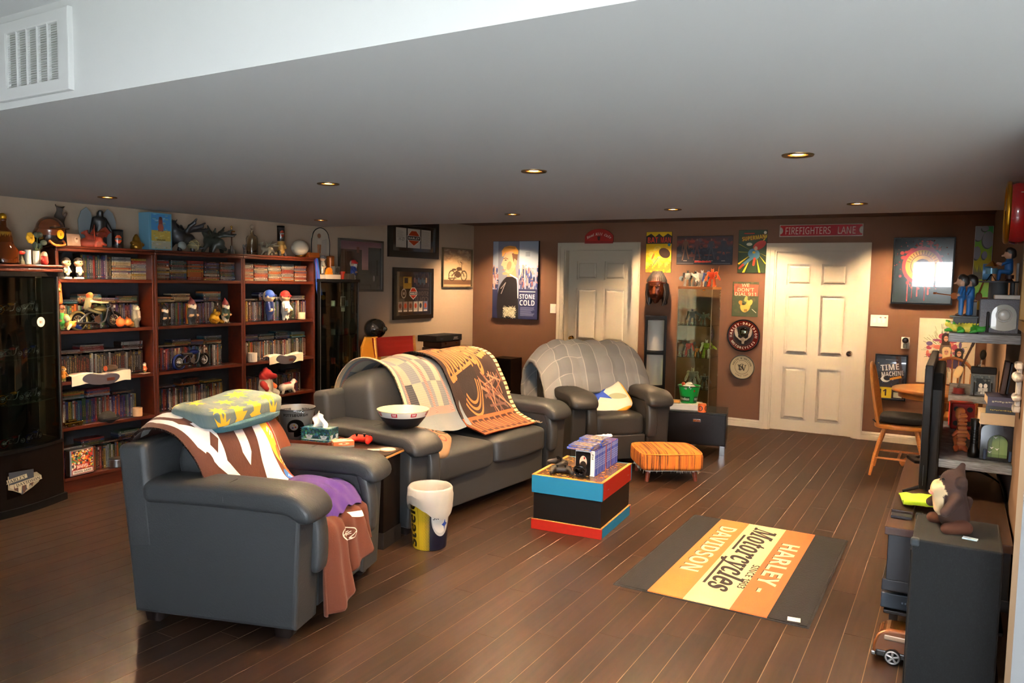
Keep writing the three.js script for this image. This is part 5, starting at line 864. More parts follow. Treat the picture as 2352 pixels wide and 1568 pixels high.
// on the right cabinet
const RT = 1.613;
solo('display_box', rb(.12, .045, .22, .003, 0, .0225, 0), M('#c9beb0', .5), 'flat pale display box on the narrow cabinet under small ornaments', 'box', [.2, RT, 3.04]);
stand('figurine', fig(.19, { skin: '#d0a884', hat: '#6a6a6e', top: '#c9c4b8', legs: '#b8b2a6', shoes: '#2a2522', hair: '#4a3a2e' }, { cap: 1, head: .14 }), painted, 'pale figurine behind the medal ribbon on narrow cabinet', 'figurine', [.2, RT + .0455, 3.13], .2);
{ const t = thing('mantel_clock', 'small grey square clock on the narrow cabinet', 'clock', [.24, RT + .0455, 2.99], .1); part('case', rb(.05, .085, .085, .004, 0, .0425, 0), M('#5a5854', .4), t); part('dial', at(cy(.03, .03, .004), .026, .045, 0, 0, 0, PI / 2), M('#23211f', .3), t); }
solo('orange_ornament', [at(cy(.035, .035, .03, 0, .035, 0, 0, 0, PI / 2)), rb(.04, .02, .08, .004, 0, .01, 0)], M('#d8821e', .4), 'round orange ornament beside the grey clock', 'ornament', [.24, RT + .0455, 3.085]);
solo('copper_tube', lathe([[0, 0], [.038, 0], [.04, .004], [.04, .165], [.042, .168], [.042, .19], [0, .192]], 32), M('#a85a22', .3, .3), 'tall copper coloured cylinder on the narrow cabinet', 'canister', [.14, RT + .0455, 2.955]);
solo('red_pot', lathe([[0, 0], [.03, 0], [.036, .08], [.03, .08], [.026, .008], [0, .008]], 28), M('#b8341c', .4), 'small bright red pot at right on the narrow cabinet', 'pot', [.2, RT, 2.85]);
solo('metal_box', [rb(.07, .06, .1, .004, 0, .03, 0), at(cy(.02, .02, .006), .037, .035, 0, 0, 0, PI / 2)], M('#6a6458', .35, .6), 'small dull metal box at the front of narrow cabinet', 'box', [.255, RT, 2.8]);
stand('figurine', fig(.2, { skin: '#e0b48c', hat: '#b81f1c', top: '#23397e', legs: '#d9d2c4', shoes: '#e8e2d6', hair: '#e9e4d6', beard: '#e9e4d6' }, { cap: 1, head: .16, fat: 1.6, reach: .05 }), painted, 'figurine with red cap and blue jacket on narrow cabinet', 'figurine', [.22, RT, 2.69], .5);
{ const t = thing('arched_sign', 'white arched plaque with a figure leaning on left wall', 'sign', [.035, 1.84, 3.0], PI / 2); const s = new THREE.Shape(); s.moveTo(-.13, 0); s.lineTo(.13, 0); s.lineTo(.13, .17); s.absarc(0, .17, .13, 0, PI, false); s.lineTo(-.13, 0);
  part('board', new THREE.ExtrudeGeometry(s, { depth: .012, bevelEnabled: false, curveSegments: 24 }), M('#c9bfae', .5), t); part('border', at(tube([[-.128, .005, .012], [-.128, .17, .012], [-.09, .262, .012], [0, .298, .012], [.09, .262, .012], [.128, .17, .012], [.128, .005, .012]], .005, 40, 6), 0, 0, 0), black, t);
  part('figure_print', at(print(.22, .24), 0, .14, .0135), M('#ffffff', .5, 0, { transparent: true, map: canvasTex(128, 160, (x) => { ell(x, '#8a5a3e', 50, 30, 14, 16); poly(x, '#d0c4b4', [[36, 48], [64, 48], [68, 90], [32, 90]]); poly(x, '#b5713e', [[36, 90], [48, 90], [46, 150], [38, 150]]); poly(x, '#b5713e', [[52, 90], [66, 90], [62, 150], [54, 150]]); poly(x, '#b8b0a4', [[76, 60], [112, 50], [112, 150], [74, 150]]); }) }), t); }
// ---------- left wall pictures ----------
function framed(name, label, p, turn, w, h, fw, frameM, tx, { d = .025, mat = 0, glassy = true, cat = 'picture' } = {}) {
  const t = thing(name, label, cat, p, turn);
  part('frame', ext(rectPath(-w / 2, -h / 2, w / 2, h / 2), d, .002, [rectPath(-w / 2 + fw, -h / 2 + fw, w / 2 - fw, h / 2 - fw)]), frameM, t); part('backing', bx(w - fw, h - fw, .004, 0, 0, .003), blackMatte, t);
  part('print', print(w - 2 * fw + .004, h - 2 * fw + .004, 0, 0, .008), M('#ffffff', glassy ? .12 : .5, 0, { map: tx, clearcoat: glassy ? 1 : 0, clearcoatRoughness: .02 }), t); return t;
}
const shield = (x, a, b, s, c1 = '#b8401c') => { poly(x, '#e6ddd0', [[a - 26 * s, b - 62 * s], [a + 26 * s, b - 62 * s], [a + 56 * s, b - 30 * s], [a + 56 * s, b + 26 * s], [a, b + 66 * s], [a - 56 * s, b + 26 * s], [a - 56 * s, b - 30 * s]]); poly(x, c1, [[a - 22 * s, b - 56 * s], [a + 22 * s, b - 56 * s], [a + 48 * s, b - 26 * s], [a + 48 * s, b + 24 * s], [a, b + 58 * s], [a - 48 * s, b + 24 * s], [a - 48 * s, b - 26 * s]]); fill(x, '#e6ddd0', a - 64 * s, b - 19 * s, 128 * s, 38 * s); fill(x, '#1c1613', a - 60 * s, b - 15 * s, 120 * s, 30 * s); text(x, 'HARLEY', a, b, 24 * s, '#e6ddd0', { w: 108 * s }); };
const bikeDraw = (x, a, b, s, c) => { for (const k of [-1, 1]) { x.lineWidth = 9 * s; x.strokeStyle = c; x.beginPath(); x.arc(a + k * 70 * s, b, 34 * s, 0, 6.3); x.stroke(); x.lineWidth = 2 * s; for (let i = 0; i < 8; i++) line(x, c, 2 * s, [[a + k * 70 * s, b], [a + k * 70 * s + 30 * s * Math.cos(i * .785), b + 30 * s * Math.sin(i * .785)]]); } line(x, c, 8 * s, [[a - 70 * s, b], [a - 20 * s, b - 30 * s], [a + 40 * s, b - 46 * s], [a + 70 * s, b]]); line(x, c, 6 * s, [[a + 40 * s, b - 46 * s], [a + 44 * s, b - 90 * s], [a + 28 * s, b - 96 * s]]); ell(x, c, a, b - 8 * s, 34 * s, 22 * s); ell(x, c, a + 14 * s, b - 48 * s, 32 * s, 13 * s); ell(x, c, a - 44 * s, b - 42 * s, 26 * s, 7 * s); line(x, c, 7 * s, [[a - 20 * s, b + 16 * s], [a - 110 * s, b + 20 * s]]); };
framed('motorcycle_poster', 'large framed poster of motorcycle at dusk behind the narrow cabinet', [.001, 1.765, 2.325], PI / 2, .735, .575, .02, M('#5a544c', .4, .4), canvasTex(640, 512, (x, w, h) => { const g = x.createLinearGradient(0, 0, 0, 250); g.addColorStop(0, '#6a4a52'); g.addColorStop(1, '#b07a72'); x.fillStyle = g; x.fillRect(0, 0, w, h); fill(x, '#3a1a16', 0, 90, 330, 230); fill(x, '#5a2a20', 250, 60, 40, 60); fill(x, '#1c1412', 430, 60, 210, 300); fill(x, '#2a1c1a', 0, 300, w, 220); for (let i = 0; i < 12; i++) fill(x, '#50261e', 10 + i * 26, 140, 16, 22); bikeDraw(x, 430, 390, 1.35, '#0f0c0c'); ell(x, '#8a7a72', 520, 390, 16, 34); }));
framed('framed_emblem', 'black framed certificate with orange shield, cut off by lowered ceiling', [.001, 2.115, 1.36], PI / 2, 1.0, .46, .075, M('#14100d', .3), canvasTex(512, 256, (x, w, h) => { fill(x, '#1d1a17', 0, 0, w, h); fill(x, '#3c342a', 20, 16, 472, 224); fill(x, '#1d1a17', 26, 22, 460, 212); fill(x, '#d0c6b8', 46, 30, 120, 190); fill(x, '#d6cbbc', 180, 30, 150, 190); fill(x, '#d0c6b8', 344, 30, 120, 190); shield(x, 255, 122, 1.25); for (let i = 0; i < 9; i++) line(x, '#8a8074', 2, [[60, 60 + i * 8], [rr(110, 150), 60 + i * 8]]); for (let i = 0; i < 14; i++) line(x, '#9a9084', 2, [[356, 50 + i * 11], [rr(420, 456), 50 + i * 11]]); text(x, 'H-D', 106, 140, 40, '#6a6258', { font: 'italic' }); }));
framed('framed_collage', 'black framed collage of badges and photos above the director chairs', [.001, 1.45, 1.365], PI / 2, .795, .62, .045, M('#17120e', .3), canvasTex(640, 512, (x, w, h) => { fill(x, '#2c241a', 0, 0, w, h); fill(x, '#5a4420', 60, 60, 130, 110); fill(x, '#a8842c', 140, 60, 150, 140); fill(x, '#2a2420', 160, 75, 60, 60); fill(x, '#c0a04a', 230, 75, 50, 60); for (let i = 0; i < 7; i++) fill(x, pick(['#6a4a44', '#3a4a5a', '#8a7a6a', '#4a3a3c']), 330 + i * 36, 70 + (i % 2) * 20, 30, 60); ell(x, '#b8ae9c', 150, 255, 44, 56); ell(x, '#4a3c2c', 150, 255, 34, 44); text(x, 'M', 150, 255, 44, '#b8ae9c'); shield(x, 320, 255, 1.1, '#b8341c'); fill(x, '#3c3020', 420, 220, 120, 70); for (let i = 0; i < 6; i++) { fill(x, pick(['#b8aca0', '#8a7468', '#6a6a8a', '#c9b8a8']), 50 + i * 92, 350, 76, 120); ell(x, pick(['#6a3a2a', '#2a2a3a', '#a8452a']), 88 + i * 92, 400, 22, 30); fill(x, '#d8d0c4', 56 + i * 92, 450, 64, 14); } }));
framed('motorcycle_canvas', 'bright canvas of an old motorcycle near the wall corner', [.001, 1.785, .41], PI / 2, .695, .51, .012, M('#7a6a52', .5), canvasTex(512, 400, (x, w, h) => { const g = x.createLinearGradient(0, 0, 0, h); g.addColorStop(0, '#8a6a58'); g.addColorStop(.35, '#d8b890'); g.addColorStop(.75, '#d8c0a0'); g.addColorStop(1, '#b09070'); x.fillStyle = g; x.fillRect(0, 0, w, h); for (let i = 0; i < 80; i++) { x.globalAlpha = .25; ell(x, pick(['#f0dcb8', '#8a6a5a', '#e6b880']), rr(0, w), rr(0, 160), rr(10, 50), rr(6, 20)); } x.globalAlpha = 1; fill(x, '#6a4e3a', 0, 330, w, 50); bikeDraw(x, 270, 285, 1.55, '#4a3426'); }), { glassy: false });
// ---------- the corner behind the sofa ----------
function directorChair(label, p, turn) {
  const t = thing('director_chair', label, 'chair', p, turn), w = .56, red = M('#9c1a14', .8, 0, { bumpMap: weave, bumpScale: .001 });
  for (const s of [-1, 1]) { part('back_post', bar([s * w / 2, .58, -.2], [s * w / 2, 1.02, -.25], .016, .014), pine, t); part('armrest', rb(.05, .02, .48, .006, s * w / 2, .66, .0), pine, t); part('front_post', bar([s * w / 2, .44, .2], [s * w / 2, .655, .2], .013), pine, t); part('side_rail', rb(.03, .04, .5, .006, s * w / 2, .44, 0), pine, t); part('foot_rail', rb(.03, .03, .5, .006, s * w / 2, .03, 0), pine, t); part('post_strap', bar([s * w / 2, .6, -.195], [s * w / 2, .76, -.215], .018), chrome, t); }
  for (const z of [-.18, .18]) for (const s of [-1, 1]) part('cross_leg', bar([s * .25, .43, z + s * .012], [-s * .25, .045, z + s * .012], .014), pine, t);
  part('seat', cloth((u, v) => V((u - .5) * w, .455 - .04 * Math.sin(PI * u), (v - .5) * .42), 16, 4, .006), red, t);
  part('back_sling', cloth((u, v) => V((u - .5) * (w + .04), .82 + .19 * v + .006 * Math.sin(v * 20), -.225 - .045 * v - .035 * Math.sin(PI * u)), 20, 8, .008), red, t);
  return t;
}
directorChair('director chair with red canvas back facing the room, right of the pair', [.93, 0, 2.6], 82 * D);
directorChair('director chair with red canvas back seen edge on, behind the other one', [.34, 0, 2.12], 130 * D);
solo('yellow_sled', [ext([[-.08, 0], [.08, 0], [.1, .9], [.06, 1.0], [-.06, 1.0], [-.1, .9]], .03, .01).translate(0, 0, -.02), bx(.2, .03, .09, 0, .72, .04)], M('#b5781a', .5), 'tall yellow sled standing between narrow cabinet and director chairs', 'sled', [.44, 0, 2.66], PI / 2 - .5);
{ const t = thing('helmet', 'black glossy motorcycle helmet hanging on left director chair', 'helmet', [.34, .99, 2.48], .6); part('shell', sp(.12, 0, .09, 0, 1, .95, 1.15, 28), M('#15171a', .15, 0, { clearcoat: 1 }), t); part('visor', sp(.1, .04, .09, .0, .95, .5, 1.05), M('#4a5054', .05, .3), t); part('chin_strap', [tube([[.02, .02, .08], [.05, -.1, .06], [.04, -.18, .0]], .006, 12, 6), tube([[.02, .02, -.08], [.05, -.08, -.05], [.05, -.2, .02]], .006, 12, 6)], blackMatte, t); }
{ const t = thing('low_table', 'low black table against left wall holding stacked cases', 'side table', [.3, 0, .92]); part('top', rb(.46, .03, .86, .004, 0, .685, 0), ink, t); for (const a of [-1, 1]) for (const b of [-1, 1]) part('leg', rb(.05, .67, .05, .004, a * .19, .335, b * .39), ink, t); part('apron', bx(.42, .1, .8, 0, .62, 0), ink, t); }
{ const t = thing('stacked_case', 'dark brown carrying case, lower of two on the low table', 'case', [.24, .701, 1.06]); part('body', rb(.3, .09, .46, .012, 0, .045, 0), M('#2a1610', .4), t); part('handle', tube([[.15, .05, -.06], [.175, .05, -.04], [.175, .05, .04], [.15, .05, .06]], .006, 16, 6), M('#7a2a1c', .4), t); for (const s of [-1, 1]) part('latch', rb(.006, .02, .03, .002, .151, .06, s * .13), brass, t); }
{ const t = thing('stacked_case', 'dark brown carrying case, upper one under the black box', 'case', [.23, .792, 1.06]); part('body', rb(.28, .075, .42, .012, 0, .0375, 0), M('#341c14', .4), t); for (const s of [-1, 1]) part('latch', rb(.006, .018, .03, .002, .141, .05, s * .12), brass, t); }
{ const t = thing('black_game_box', 'flat black box with white lettering on top of the cases', 'box', [.23, .868, 1.1]); part('carton', rb(.28, .075, .56, .004, 0, .0375, 0), M('#14171a', .5), t); part('print', at(print(.5, .06), .1415, .0375, 0, 0, PI / 2), mapped(canvasTex(512, 64, (x) => { fill(x, '#14171a', 0, 0, 512, 64); text(x, 'RISK', 90, 34, 28, '#3a4a5a'); text(x, 'SORRY', 400, 30, 30, '#cfc8b8'); fill(x, '#cfc8b8', 340, 48, 120, 6); }), .5), t); }
solo('black_cabinet', [rb(.3, .62, .3, .006, 0, .31, 0), bx(.26, .56, .004, 0, .31, .151)], ink, 'small plain black speaker cabinet standing against the brown back wall', 'speaker', [.7, 0, .25]);
solo('dark_bag', puff(.32, .26, .3, .6, .6, 24, 16).translate(0, .13, 0), M('#1a1512', .7), 'dark soft bag on the seat of the right director chair', 'bag', [.93, .43, 2.62]);
// ---------- back wall ----------
function panelPic(name, label, x0, x1, y0, y1, tx, { d = .02, edge = black, fw = 0, gloss = false, z = .001, cat = 'poster', tilt = 0 } = {}) {
  const w = x1 - x0, h = y1 - y0;
  if (fw) return framed(name, label, [(x0 + x1) / 2, (y0 + y1) / 2, z], 0, w, h, fw, edge, tx, { glassy: gloss, d, cat });
  const t = thing(name, label, cat, [(x0 + x1) / 2, (y0 + y1) / 2, z]); t.rotation.z = tilt;
  part('board', rb(w, h, d, .0015, 0, 0, d / 2), edge, t); part('print', print(w - .006, h - .006, 0, 0, d + .0008), M('#ffffff', gloss ? .12 : .5, 0, { map: tx, clearcoat: gloss ? 1 : 0, clearcoatRoughness: .02 }), t); return t;
}
panelPic('film_poster', 'tall film poster of blond man in dark jacket above sofa corner', .332, 1.03, 1.12, 2.153, canvasTex(512, 768, (x, w, h) => {
  fill(x, '#8f9ab0', 0, 0, w, h); fill(x, '#6d7184', 60, 0, 240, h); fill(x, '#a0acc0', 300, 0, 212, 260);
  for (let i = 0; i < 90; i++) { const a = rnd() < .25 ? rr(0, 60) : rr(300, 512), b = rr(255, 450); ell(x, pick(['#3a4a8a', '#27346e', '#8a5a5a', '#b08a7a', '#1e2850']), a, b + rr(0, 40), rr(5, 12), rr(18, 40)); ell(x, '#b5837a', a, b - 20, 6, 8); }
  fill(x, '#262c58', 300, 470, 212, 298); fill(x, '#20264e', 0, 480, 60, 288);
  // a generic figure seen from the side: jacket, neck, head, hair
  x.fillStyle = '#15141a'; x.beginPath(); x.moveTo(60, 768); x.bezierCurveTo(40, 600, 60, 480, 90, 430); x.bezierCurveTo(130, 360, 180, 340, 215, 330); x.bezierCurveTo(270, 330, 300, 400, 300, 768); x.fill();
  poly(x, '#b97f5c', [[165, 270], [255, 240], [275, 350], [165, 352]]); ell(x, '#cf9670', 190, 205, 76, 112, .1); poly(x, '#cf9670', [[118, 180], [92, 236], [122, 250]]); poly(x, '#c28a64', [[130, 260], [210, 322], [250, 260]]); ell(x, '#b97f5c', 258, 208, 15, 30);
  poly(x, '#5a3a22', [[215, 120], [284, 110], [278, 190], [262, 182], [246, 170], [236, 210]]); poly(x, '#d69a48', [[104, 150], [100, 92], [130, 56], [190, 44], [256, 52], [288, 92], [286, 128], [240, 124], [226, 104], [190, 100], [140, 116], [118, 150]]); poly(x, '#b97f34', [[130, 66], [190, 52], [256, 62], [250, 78], [180, 70]]);
  line(x, '#5a3520', 7, [[122, 172], [146, 166], [172, 174]]); ell(x, '#2a1c14', 146, 186, 12, 5); ell(x, '#a8714e', 186, 240, 26, 44, .3); line(x, '#8e4a3c', 6, [[112, 284], [150, 284]]); ell(x, '#b98058', 140, 320, 30, 14);
  line(x, '#d8d4cc', 12, [[200, 330], [285, 372], [292, 560]]); line(x, '#cfcac0', 9, [[96, 470], [150, 410], [100, 520]]); for (let i = 0; i < 120; i++) line(x, pick(['#e0d8b8', '#b8b08a']), 4, [[rr(120, 270), rr(640, 750)], [rr(120, 280), rr(650, 768)]]);
  fill(x, '#d9d2cc', 306, 492, 180, 8); text(x, 'STONE', 396, 545, 62, '#f0ece6', { w: 176 }); text(x, 'COLD', 396, 606, 74, '#f0ece6', { w: 176 }); for (let i = 0; i < 9; i++) fill(x, '#8a8fae', 320, 650 + i * 10, rr(120, 165), 4); for (let i = 0; i < 4; i++) fill(x, '#5a6478', 370, 110 + i * 11, 50, 4);
}), { d: .03, gloss: false });
{ const t = thing('cafe_sign', 'small red arched Road Kill Cafe sign above the left door', 'sign', [1.87, 2.205, .001]); const s = new THREE.Shape(); s.moveTo(-.19, -.07); s.lineTo(.19, -.07); s.lineTo(.19, .0); s.quadraticCurveTo(.13, .085, 0, .088); s.quadraticCurveTo(-.13, .085, -.19, 0);
  part('board', new THREE.ExtrudeGeometry(s, { depth: .014, bevelEnabled: true, bevelSize: .002, bevelThickness: .002, curveSegments: 20 }), M('#9a1e14', .5), t); part('ledge', rb(.385, .03, .02, .003, 0, -.08, .01), M('#7a1410', .5), t);
  part('lettering', print(.36, .15, 0, .005, .0175), M('#ffffff', .5, 0, { transparent: true, map: canvasTex(512, 214, (x) => { [...'Road Kill Cafe'].forEach((c, i) => { const a = (i - 6.5) / 6.5; text(x, c, 256 + a * 218, 78 + a * a * 62, 60, '#eee2d6', { fam: 'serif', font: 'bold italic', rot: a * .5 }); }); poly(x, '#2a0f0c', [[226, 120], [286, 120], [272, 190], [240, 190]]); }) }), t); }
function switchPlate(name, label, x, y, w, h, n, cat = 'light switch') { const t = thing(name, label, cat, [x, y, .001]); part('plate', rb(w, h, .008, .003, 0, 0, .004), M('#ece6d4', .35), t); for (let i = 0; i < n; i++) { const q = n === 1 ? 0 : (i - (n - 1) / 2) * .045; part('rocker', rb(.026, .05, .008, .002, q, .002, .009), white, t); } return t; }
switchPlate('light_switch', 'white two rocker light switch left of the left door', 1.245, 1.277, .085, .12, 2);
{ const t = switchPlate('light_switch', 'wide white switch plate right of the right door', 5.1, 1.28, .168, .122, 3); for (const s of [0, 1]) part('indicator', rb(.018, .014, .003, .001, .012 + s * .045, .034, .0135), M('#8a8474', .4), t); }
{ const t = thing('wall_outlet', 'white wall plate with dark round plug above the concert poster', 'outlet', [5.358, 1.058, .001]); part('plate', rb(.078, .122, .008, .003, 0, 0, .004), white, t); part('plug', at(lathe([[0, 0], [.03, 0], [.03, .03], [.022, .036], [0, .036]], 28), 0, .028, .008, PI / 2), M('#1c1a18', .2), t); part('vial', rb(.04, .05, .03, .008, 0, -.03, .02), M('#9aa4a0', .1, 0, { transmission: .6, thickness: .01 }), t); }
panelPic('comic_poster', 'bright yellow comic poster with red BATMAN lettering', 2.492, 2.815, 1.757, 2.247, canvasTex(320, 480, (x, w, h) => {
  fill(x, '#f0c81e', 0, 0, w, h); poly(x, '#1a1410', [[0, 50], [60, 20], [110, 60], [160, 20], [210, 60], [270, 20], [320, 50], [320, 145], [0, 145]]); fill(x, '#f0c81e', 0, 140, w, 10);
  text(x, 'BAT', 80, 96, 92, '#d83a1c', { w: 140 }); text(x, 'MAN', 245, 96, 92, '#d83a1c', { w: 140 }); ell(x, '#2a7a9a', 290, 152, 18, 18);
  for (let i = 0; i < 40; i++) { x.globalAlpha = .5; ell(x, pick(['#f6e060', '#e8b41a', '#f8ea90']), rr(0, w), rr(170, 400), rr(14, 50), rr(10, 30)); } x.globalAlpha = 1; ell(x, '#3a2418', 235, 250, 74, 56, .5); ell(x, '#b8702a', 90, 290, 12, 40, .4); line(x, '#4a3a5a', 7, [[160, 300], [110, 370], [70, 430]]); ell(x, '#d8a08a', 165, 300, 16, 12); for (let i = 0; i < 16; i++) fill(x, '#e07a1e', i * 20, 440 - (i % 4) * 18 - i * 2, 20, 80);
}), { d: .012 });
panelPic('wide_poster', 'wide dark poster with four figures and red title above glass tower', 2.876, 3.537, 1.857, 2.19, canvasTex(640, 320, (x, w, h) => {
  const g = x.createLinearGradient(0, 0, 0, h); g.addColorStop(0, '#1c1618'); g.addColorStop(.2, '#7a2a1c'); g.addColorStop(.4, '#23262e'); g.addColorStop(1, '#23242e'); x.fillStyle = g; x.fillRect(0, 0, w, h);
  for (let i = 0; i < 60; i++) { x.globalAlpha = .4; ell(x, pick(['#c24a26', '#3a3f4c', '#1a1c24', '#4c5464']), rr(0, w), i < 20 ? rr(30, 70) : rr(80, 260), rr(10, 50), rr(6, 24)); } x.globalAlpha = 1;
  for (const [a, c] of [[100, '#6a4a34'], [235, '#5a3430'], [400, '#3a3c42'], [540, '#2a2c34']]) { ell(x, '#7a5a46', a, 40, 9, 12); poly(x, c, [[a - 24, 56], [a + 24, 56], [a + 16, 140], [a - 16, 140]]); line(x, c, 15, [[a - 8, 140], [a - 34, 270]]); line(x, c, 15, [[a + 8, 140], [a + 40, 255]]); line(x, c, 10, [[a - 24, 64], [a - 40, 150]]); line(x, c, 10, [[a + 24, 64], [a + 42, 140]]); fill(x, '#a89a90', a - 22, 276, 44, 6); }
  for (let i = 0; i < 13; i++) fill(x, '#d83a26', 212 + i * 15, 276 + (i % 3) * 3, 11, 24 - (i % 3) * 4); fill(x, '#8a8480', 0, 308, 200, 4); fill(x, '#8a8480', 420, 308, 200, 4);
}), { d: .008 });
panelPic('comic_poster', 'dark green comic poster with yellow rays and SUPERMAN lettering', 3.6, 3.916, 1.766, 2.25, canvasTex(320, 480, (x, w, h) => {
  fill(x, '#23361c', 0, 0, w, h); for (const [a, b] of [[[0, 150], [150, 230]], [[0, 240], [150, 250]], [[60, 480], [150, 300]], [[0, 380], [140, 280]], [[250, 480], [210, 300]], [[320, 380], [230, 270]], [[320, 290], [230, 250]], [[330, 40], [240, 180]]]) poly(x, '#e0c22a', [[a[0] - 10, a[1]], b, [a[0] + 16, a[1] + 8]]);
  text(x, 'SUPERMAN', 172, 84, 62, '#e8cc30', { w: 270, rot: -.12, stroke: '#8a2a1c', lw: 10 }); ell(x, '#e2dcc4', 300, 28, 17); fill(x, '#c8402a', 60, 30, 120, 12); ell(x, '#e0d8c0', 124, 158, 34, 18); ell(x, '#c0392a', 240, 170, 80, 44, -.5); ell(x, '#4a7a9a', 180, 270, 70, 60, .5); ell(x, '#c8a028', 180, 250, 18, 14); line(x, '#4a7a9a', 34, [[150, 320], [60, 390]]); line(x, '#b83a28', 26, [[60, 390], [20, 430]]); line(x, '#b83a28', 28, [[190, 320], [180, 390]]); ell(x, '#d8b090', 200, 205, 20, 24);
}), { d: .012 });
{ // carved head mask
  const t = thing('carved_mask', 'dark carved wooden face mask with long hair between posters', 'mask', [2.675, 1.535, .085]); t.scale.z = .8;
  const m = (c) => c; const body = blob([[0, .08, .03, 0, -.02, .03, .102, .094, '#4a200c'], [0, .12, .02, 0, .14, .02, .11, .085, '#1c120e'], [.09, .08, .0, .1, -.13, .0, .04, .035, '#1a100c'], [-.09, .08, .0, -.1, -.13, .0, .04, .035, '#1a100c'], [0, -.06, .05, 0, -.1, .045, .065, .045, '#4a1c08'], [0, .06, .118, 0, -.025, .15, .012, .024, '#5c2810'], [-.018, -.03, .135, .018, -.03, .135, .012, .012, '#54210a'], [-.05, .065, .115, -.015, .058, .125, .013, .01, '#3a1606'], [.05, .065, .115, .015, .058, .125, .013, .01, '#3a1606'], [-.055, .0, .1, -.045, -.03, .1, .022, .018, '#54210a'], [.055, .0, .1, .045, -.03, .1, .022, .018, '#54210a'], [-.028, -.075, .118, .028, -.075, .118, .009, .009, '#3a1206'], [-.022, -.09, .113, .022, -.09, .113, .009, .009, '#54210a'], [-.035, .042, .117, -.025, .042, .12, .01, .008, '#1a0c08'], [.035, .042, .117, .025, .042, .12, .01, .008, '#1a0c08'], [0, -.115, .075, 0, -.13, .07, .026, .018, '#4a200c']], 84, .07);
  part('face', body, M('#ffffff', .3, .35, { vertexColors: true }), t); part('head_band', at(tor(.108, .009, 0, 0, 0, PI / 2 - .15).scale(1, 1, .95), 0, .098, .022), M('#7a2e10', .4), t);
  const hairs = []; for (let i = 0; i < 15; i++) { const a = (i / 14 - .5) * PI; hairs.push(tube([[.05 * Math.sin(a), .235, .0 + .04 * Math.cos(a)], [.118 * Math.sin(a), .12, .02 + .1 * Math.cos(a)], [.112 * Math.sin(a), .105, .02 + .1 * Math.cos(a)]], .01, 8, 6)); } for (const s of [-1, 1]) for (let i = 0; i < 4; i++) hairs.push(tube([[s * (.095 + i * .01), .09, .06 - i * .02], [s * (.12 + i * .004), -.03, .05 - i * .02], [s * (.085 + i * .012), -.17 + i * .02, .04 - i * .015]], .013, 10, 6)); part('hair_strands', hairs, M('#130c09', .6), t);
}
{ // paper floor lamp
  const t = thing('floor_lamp', 'tall black frame floor lamp with three white paper cylinders', 'floor lamp', [2.73, 0, .24], .34), w = .25, H = 1.245; const bl = M('#0d0a09', .6, 0, { specularIntensity: .4 });
  for (const a of [-1, 1]) for (const b of [-1, 1]) part('post', rb(.03, H, .03, .003, a * (w / 2 - .015), H / 2, b * (w / 2 - .015)), bl, t);
  for (const y of [.025, .415, .815, H - .015]) part('shelf', rb(w - .001, .035, w - .001, .003, 0, y, 0), bl, t);
  for (const [y, h] of [[.222, .34], [.613, .355], [1.02, .355]]) part('paper_shade', lathe([[.096, -h / 2], [.1, -h / 2], [.1, h / 2], [.096, h / 2], [.096, -h / 2]].map(([r, q]) => [r, q + y]), 36), M('#f0eadc', .9), t);
}
// glass display tower
const TWR = [3.055, 3.44, .07, .45];
{
  const t = thing('display_tower', 'tall frameless glass display tower holding toy robots on four shelves', 'display cabinet', [3.247, 0, .26]), w = .385, d = .37, H = 1.59; const gt = M('#f1f6ef', .02, 0, { transmission: 1, thickness: 0 });
  part('base', rb(w, .12, d, .004, 0, .06, 0), M('#3a332c', .4), t); part('top_cap', rb(w + .01, .028, d + .01, .003, 0, H - .004, 0), M('#8a5a30', .45), t);
  part('front_door', bx(w, H - .14, .005, 0, H / 2 + .05, d / 2 - .003), gt, t); part('side_pane', bx(.005, H - .14, d - .01, -w / 2 + .003, H / 2 + .05, 0), gt, t); part('side_pane', bx(.005, H - .14, d - .01, w / 2 - .003, H / 2 + .05, 0), gt, t); part('back_pane', bx(w - .01, H - .14, .005, 0, H / 2 + .05, -d / 2 + .003), gt, t);
  for (const y of [.44, .8, 1.16]) part('glass_shelf', bx(w - .012, .006, d - .012, 0, y, 0), M('#cfdccb', .04, 0, { transmission: 1, thickness: 0 }), t);
  part('metal_edge', [bx(.008, H - .14, .008, w / 2, H / 2 + .05, d / 2), bx(.008, H - .14, .008, -w / 2, H / 2 + .05, d / 2)], M('#8a7f6c', .3, .7), t); part('lock', rb(.03, .012, .01, .002, .1, H - .03, d / 2 + .004), brass, t);
}
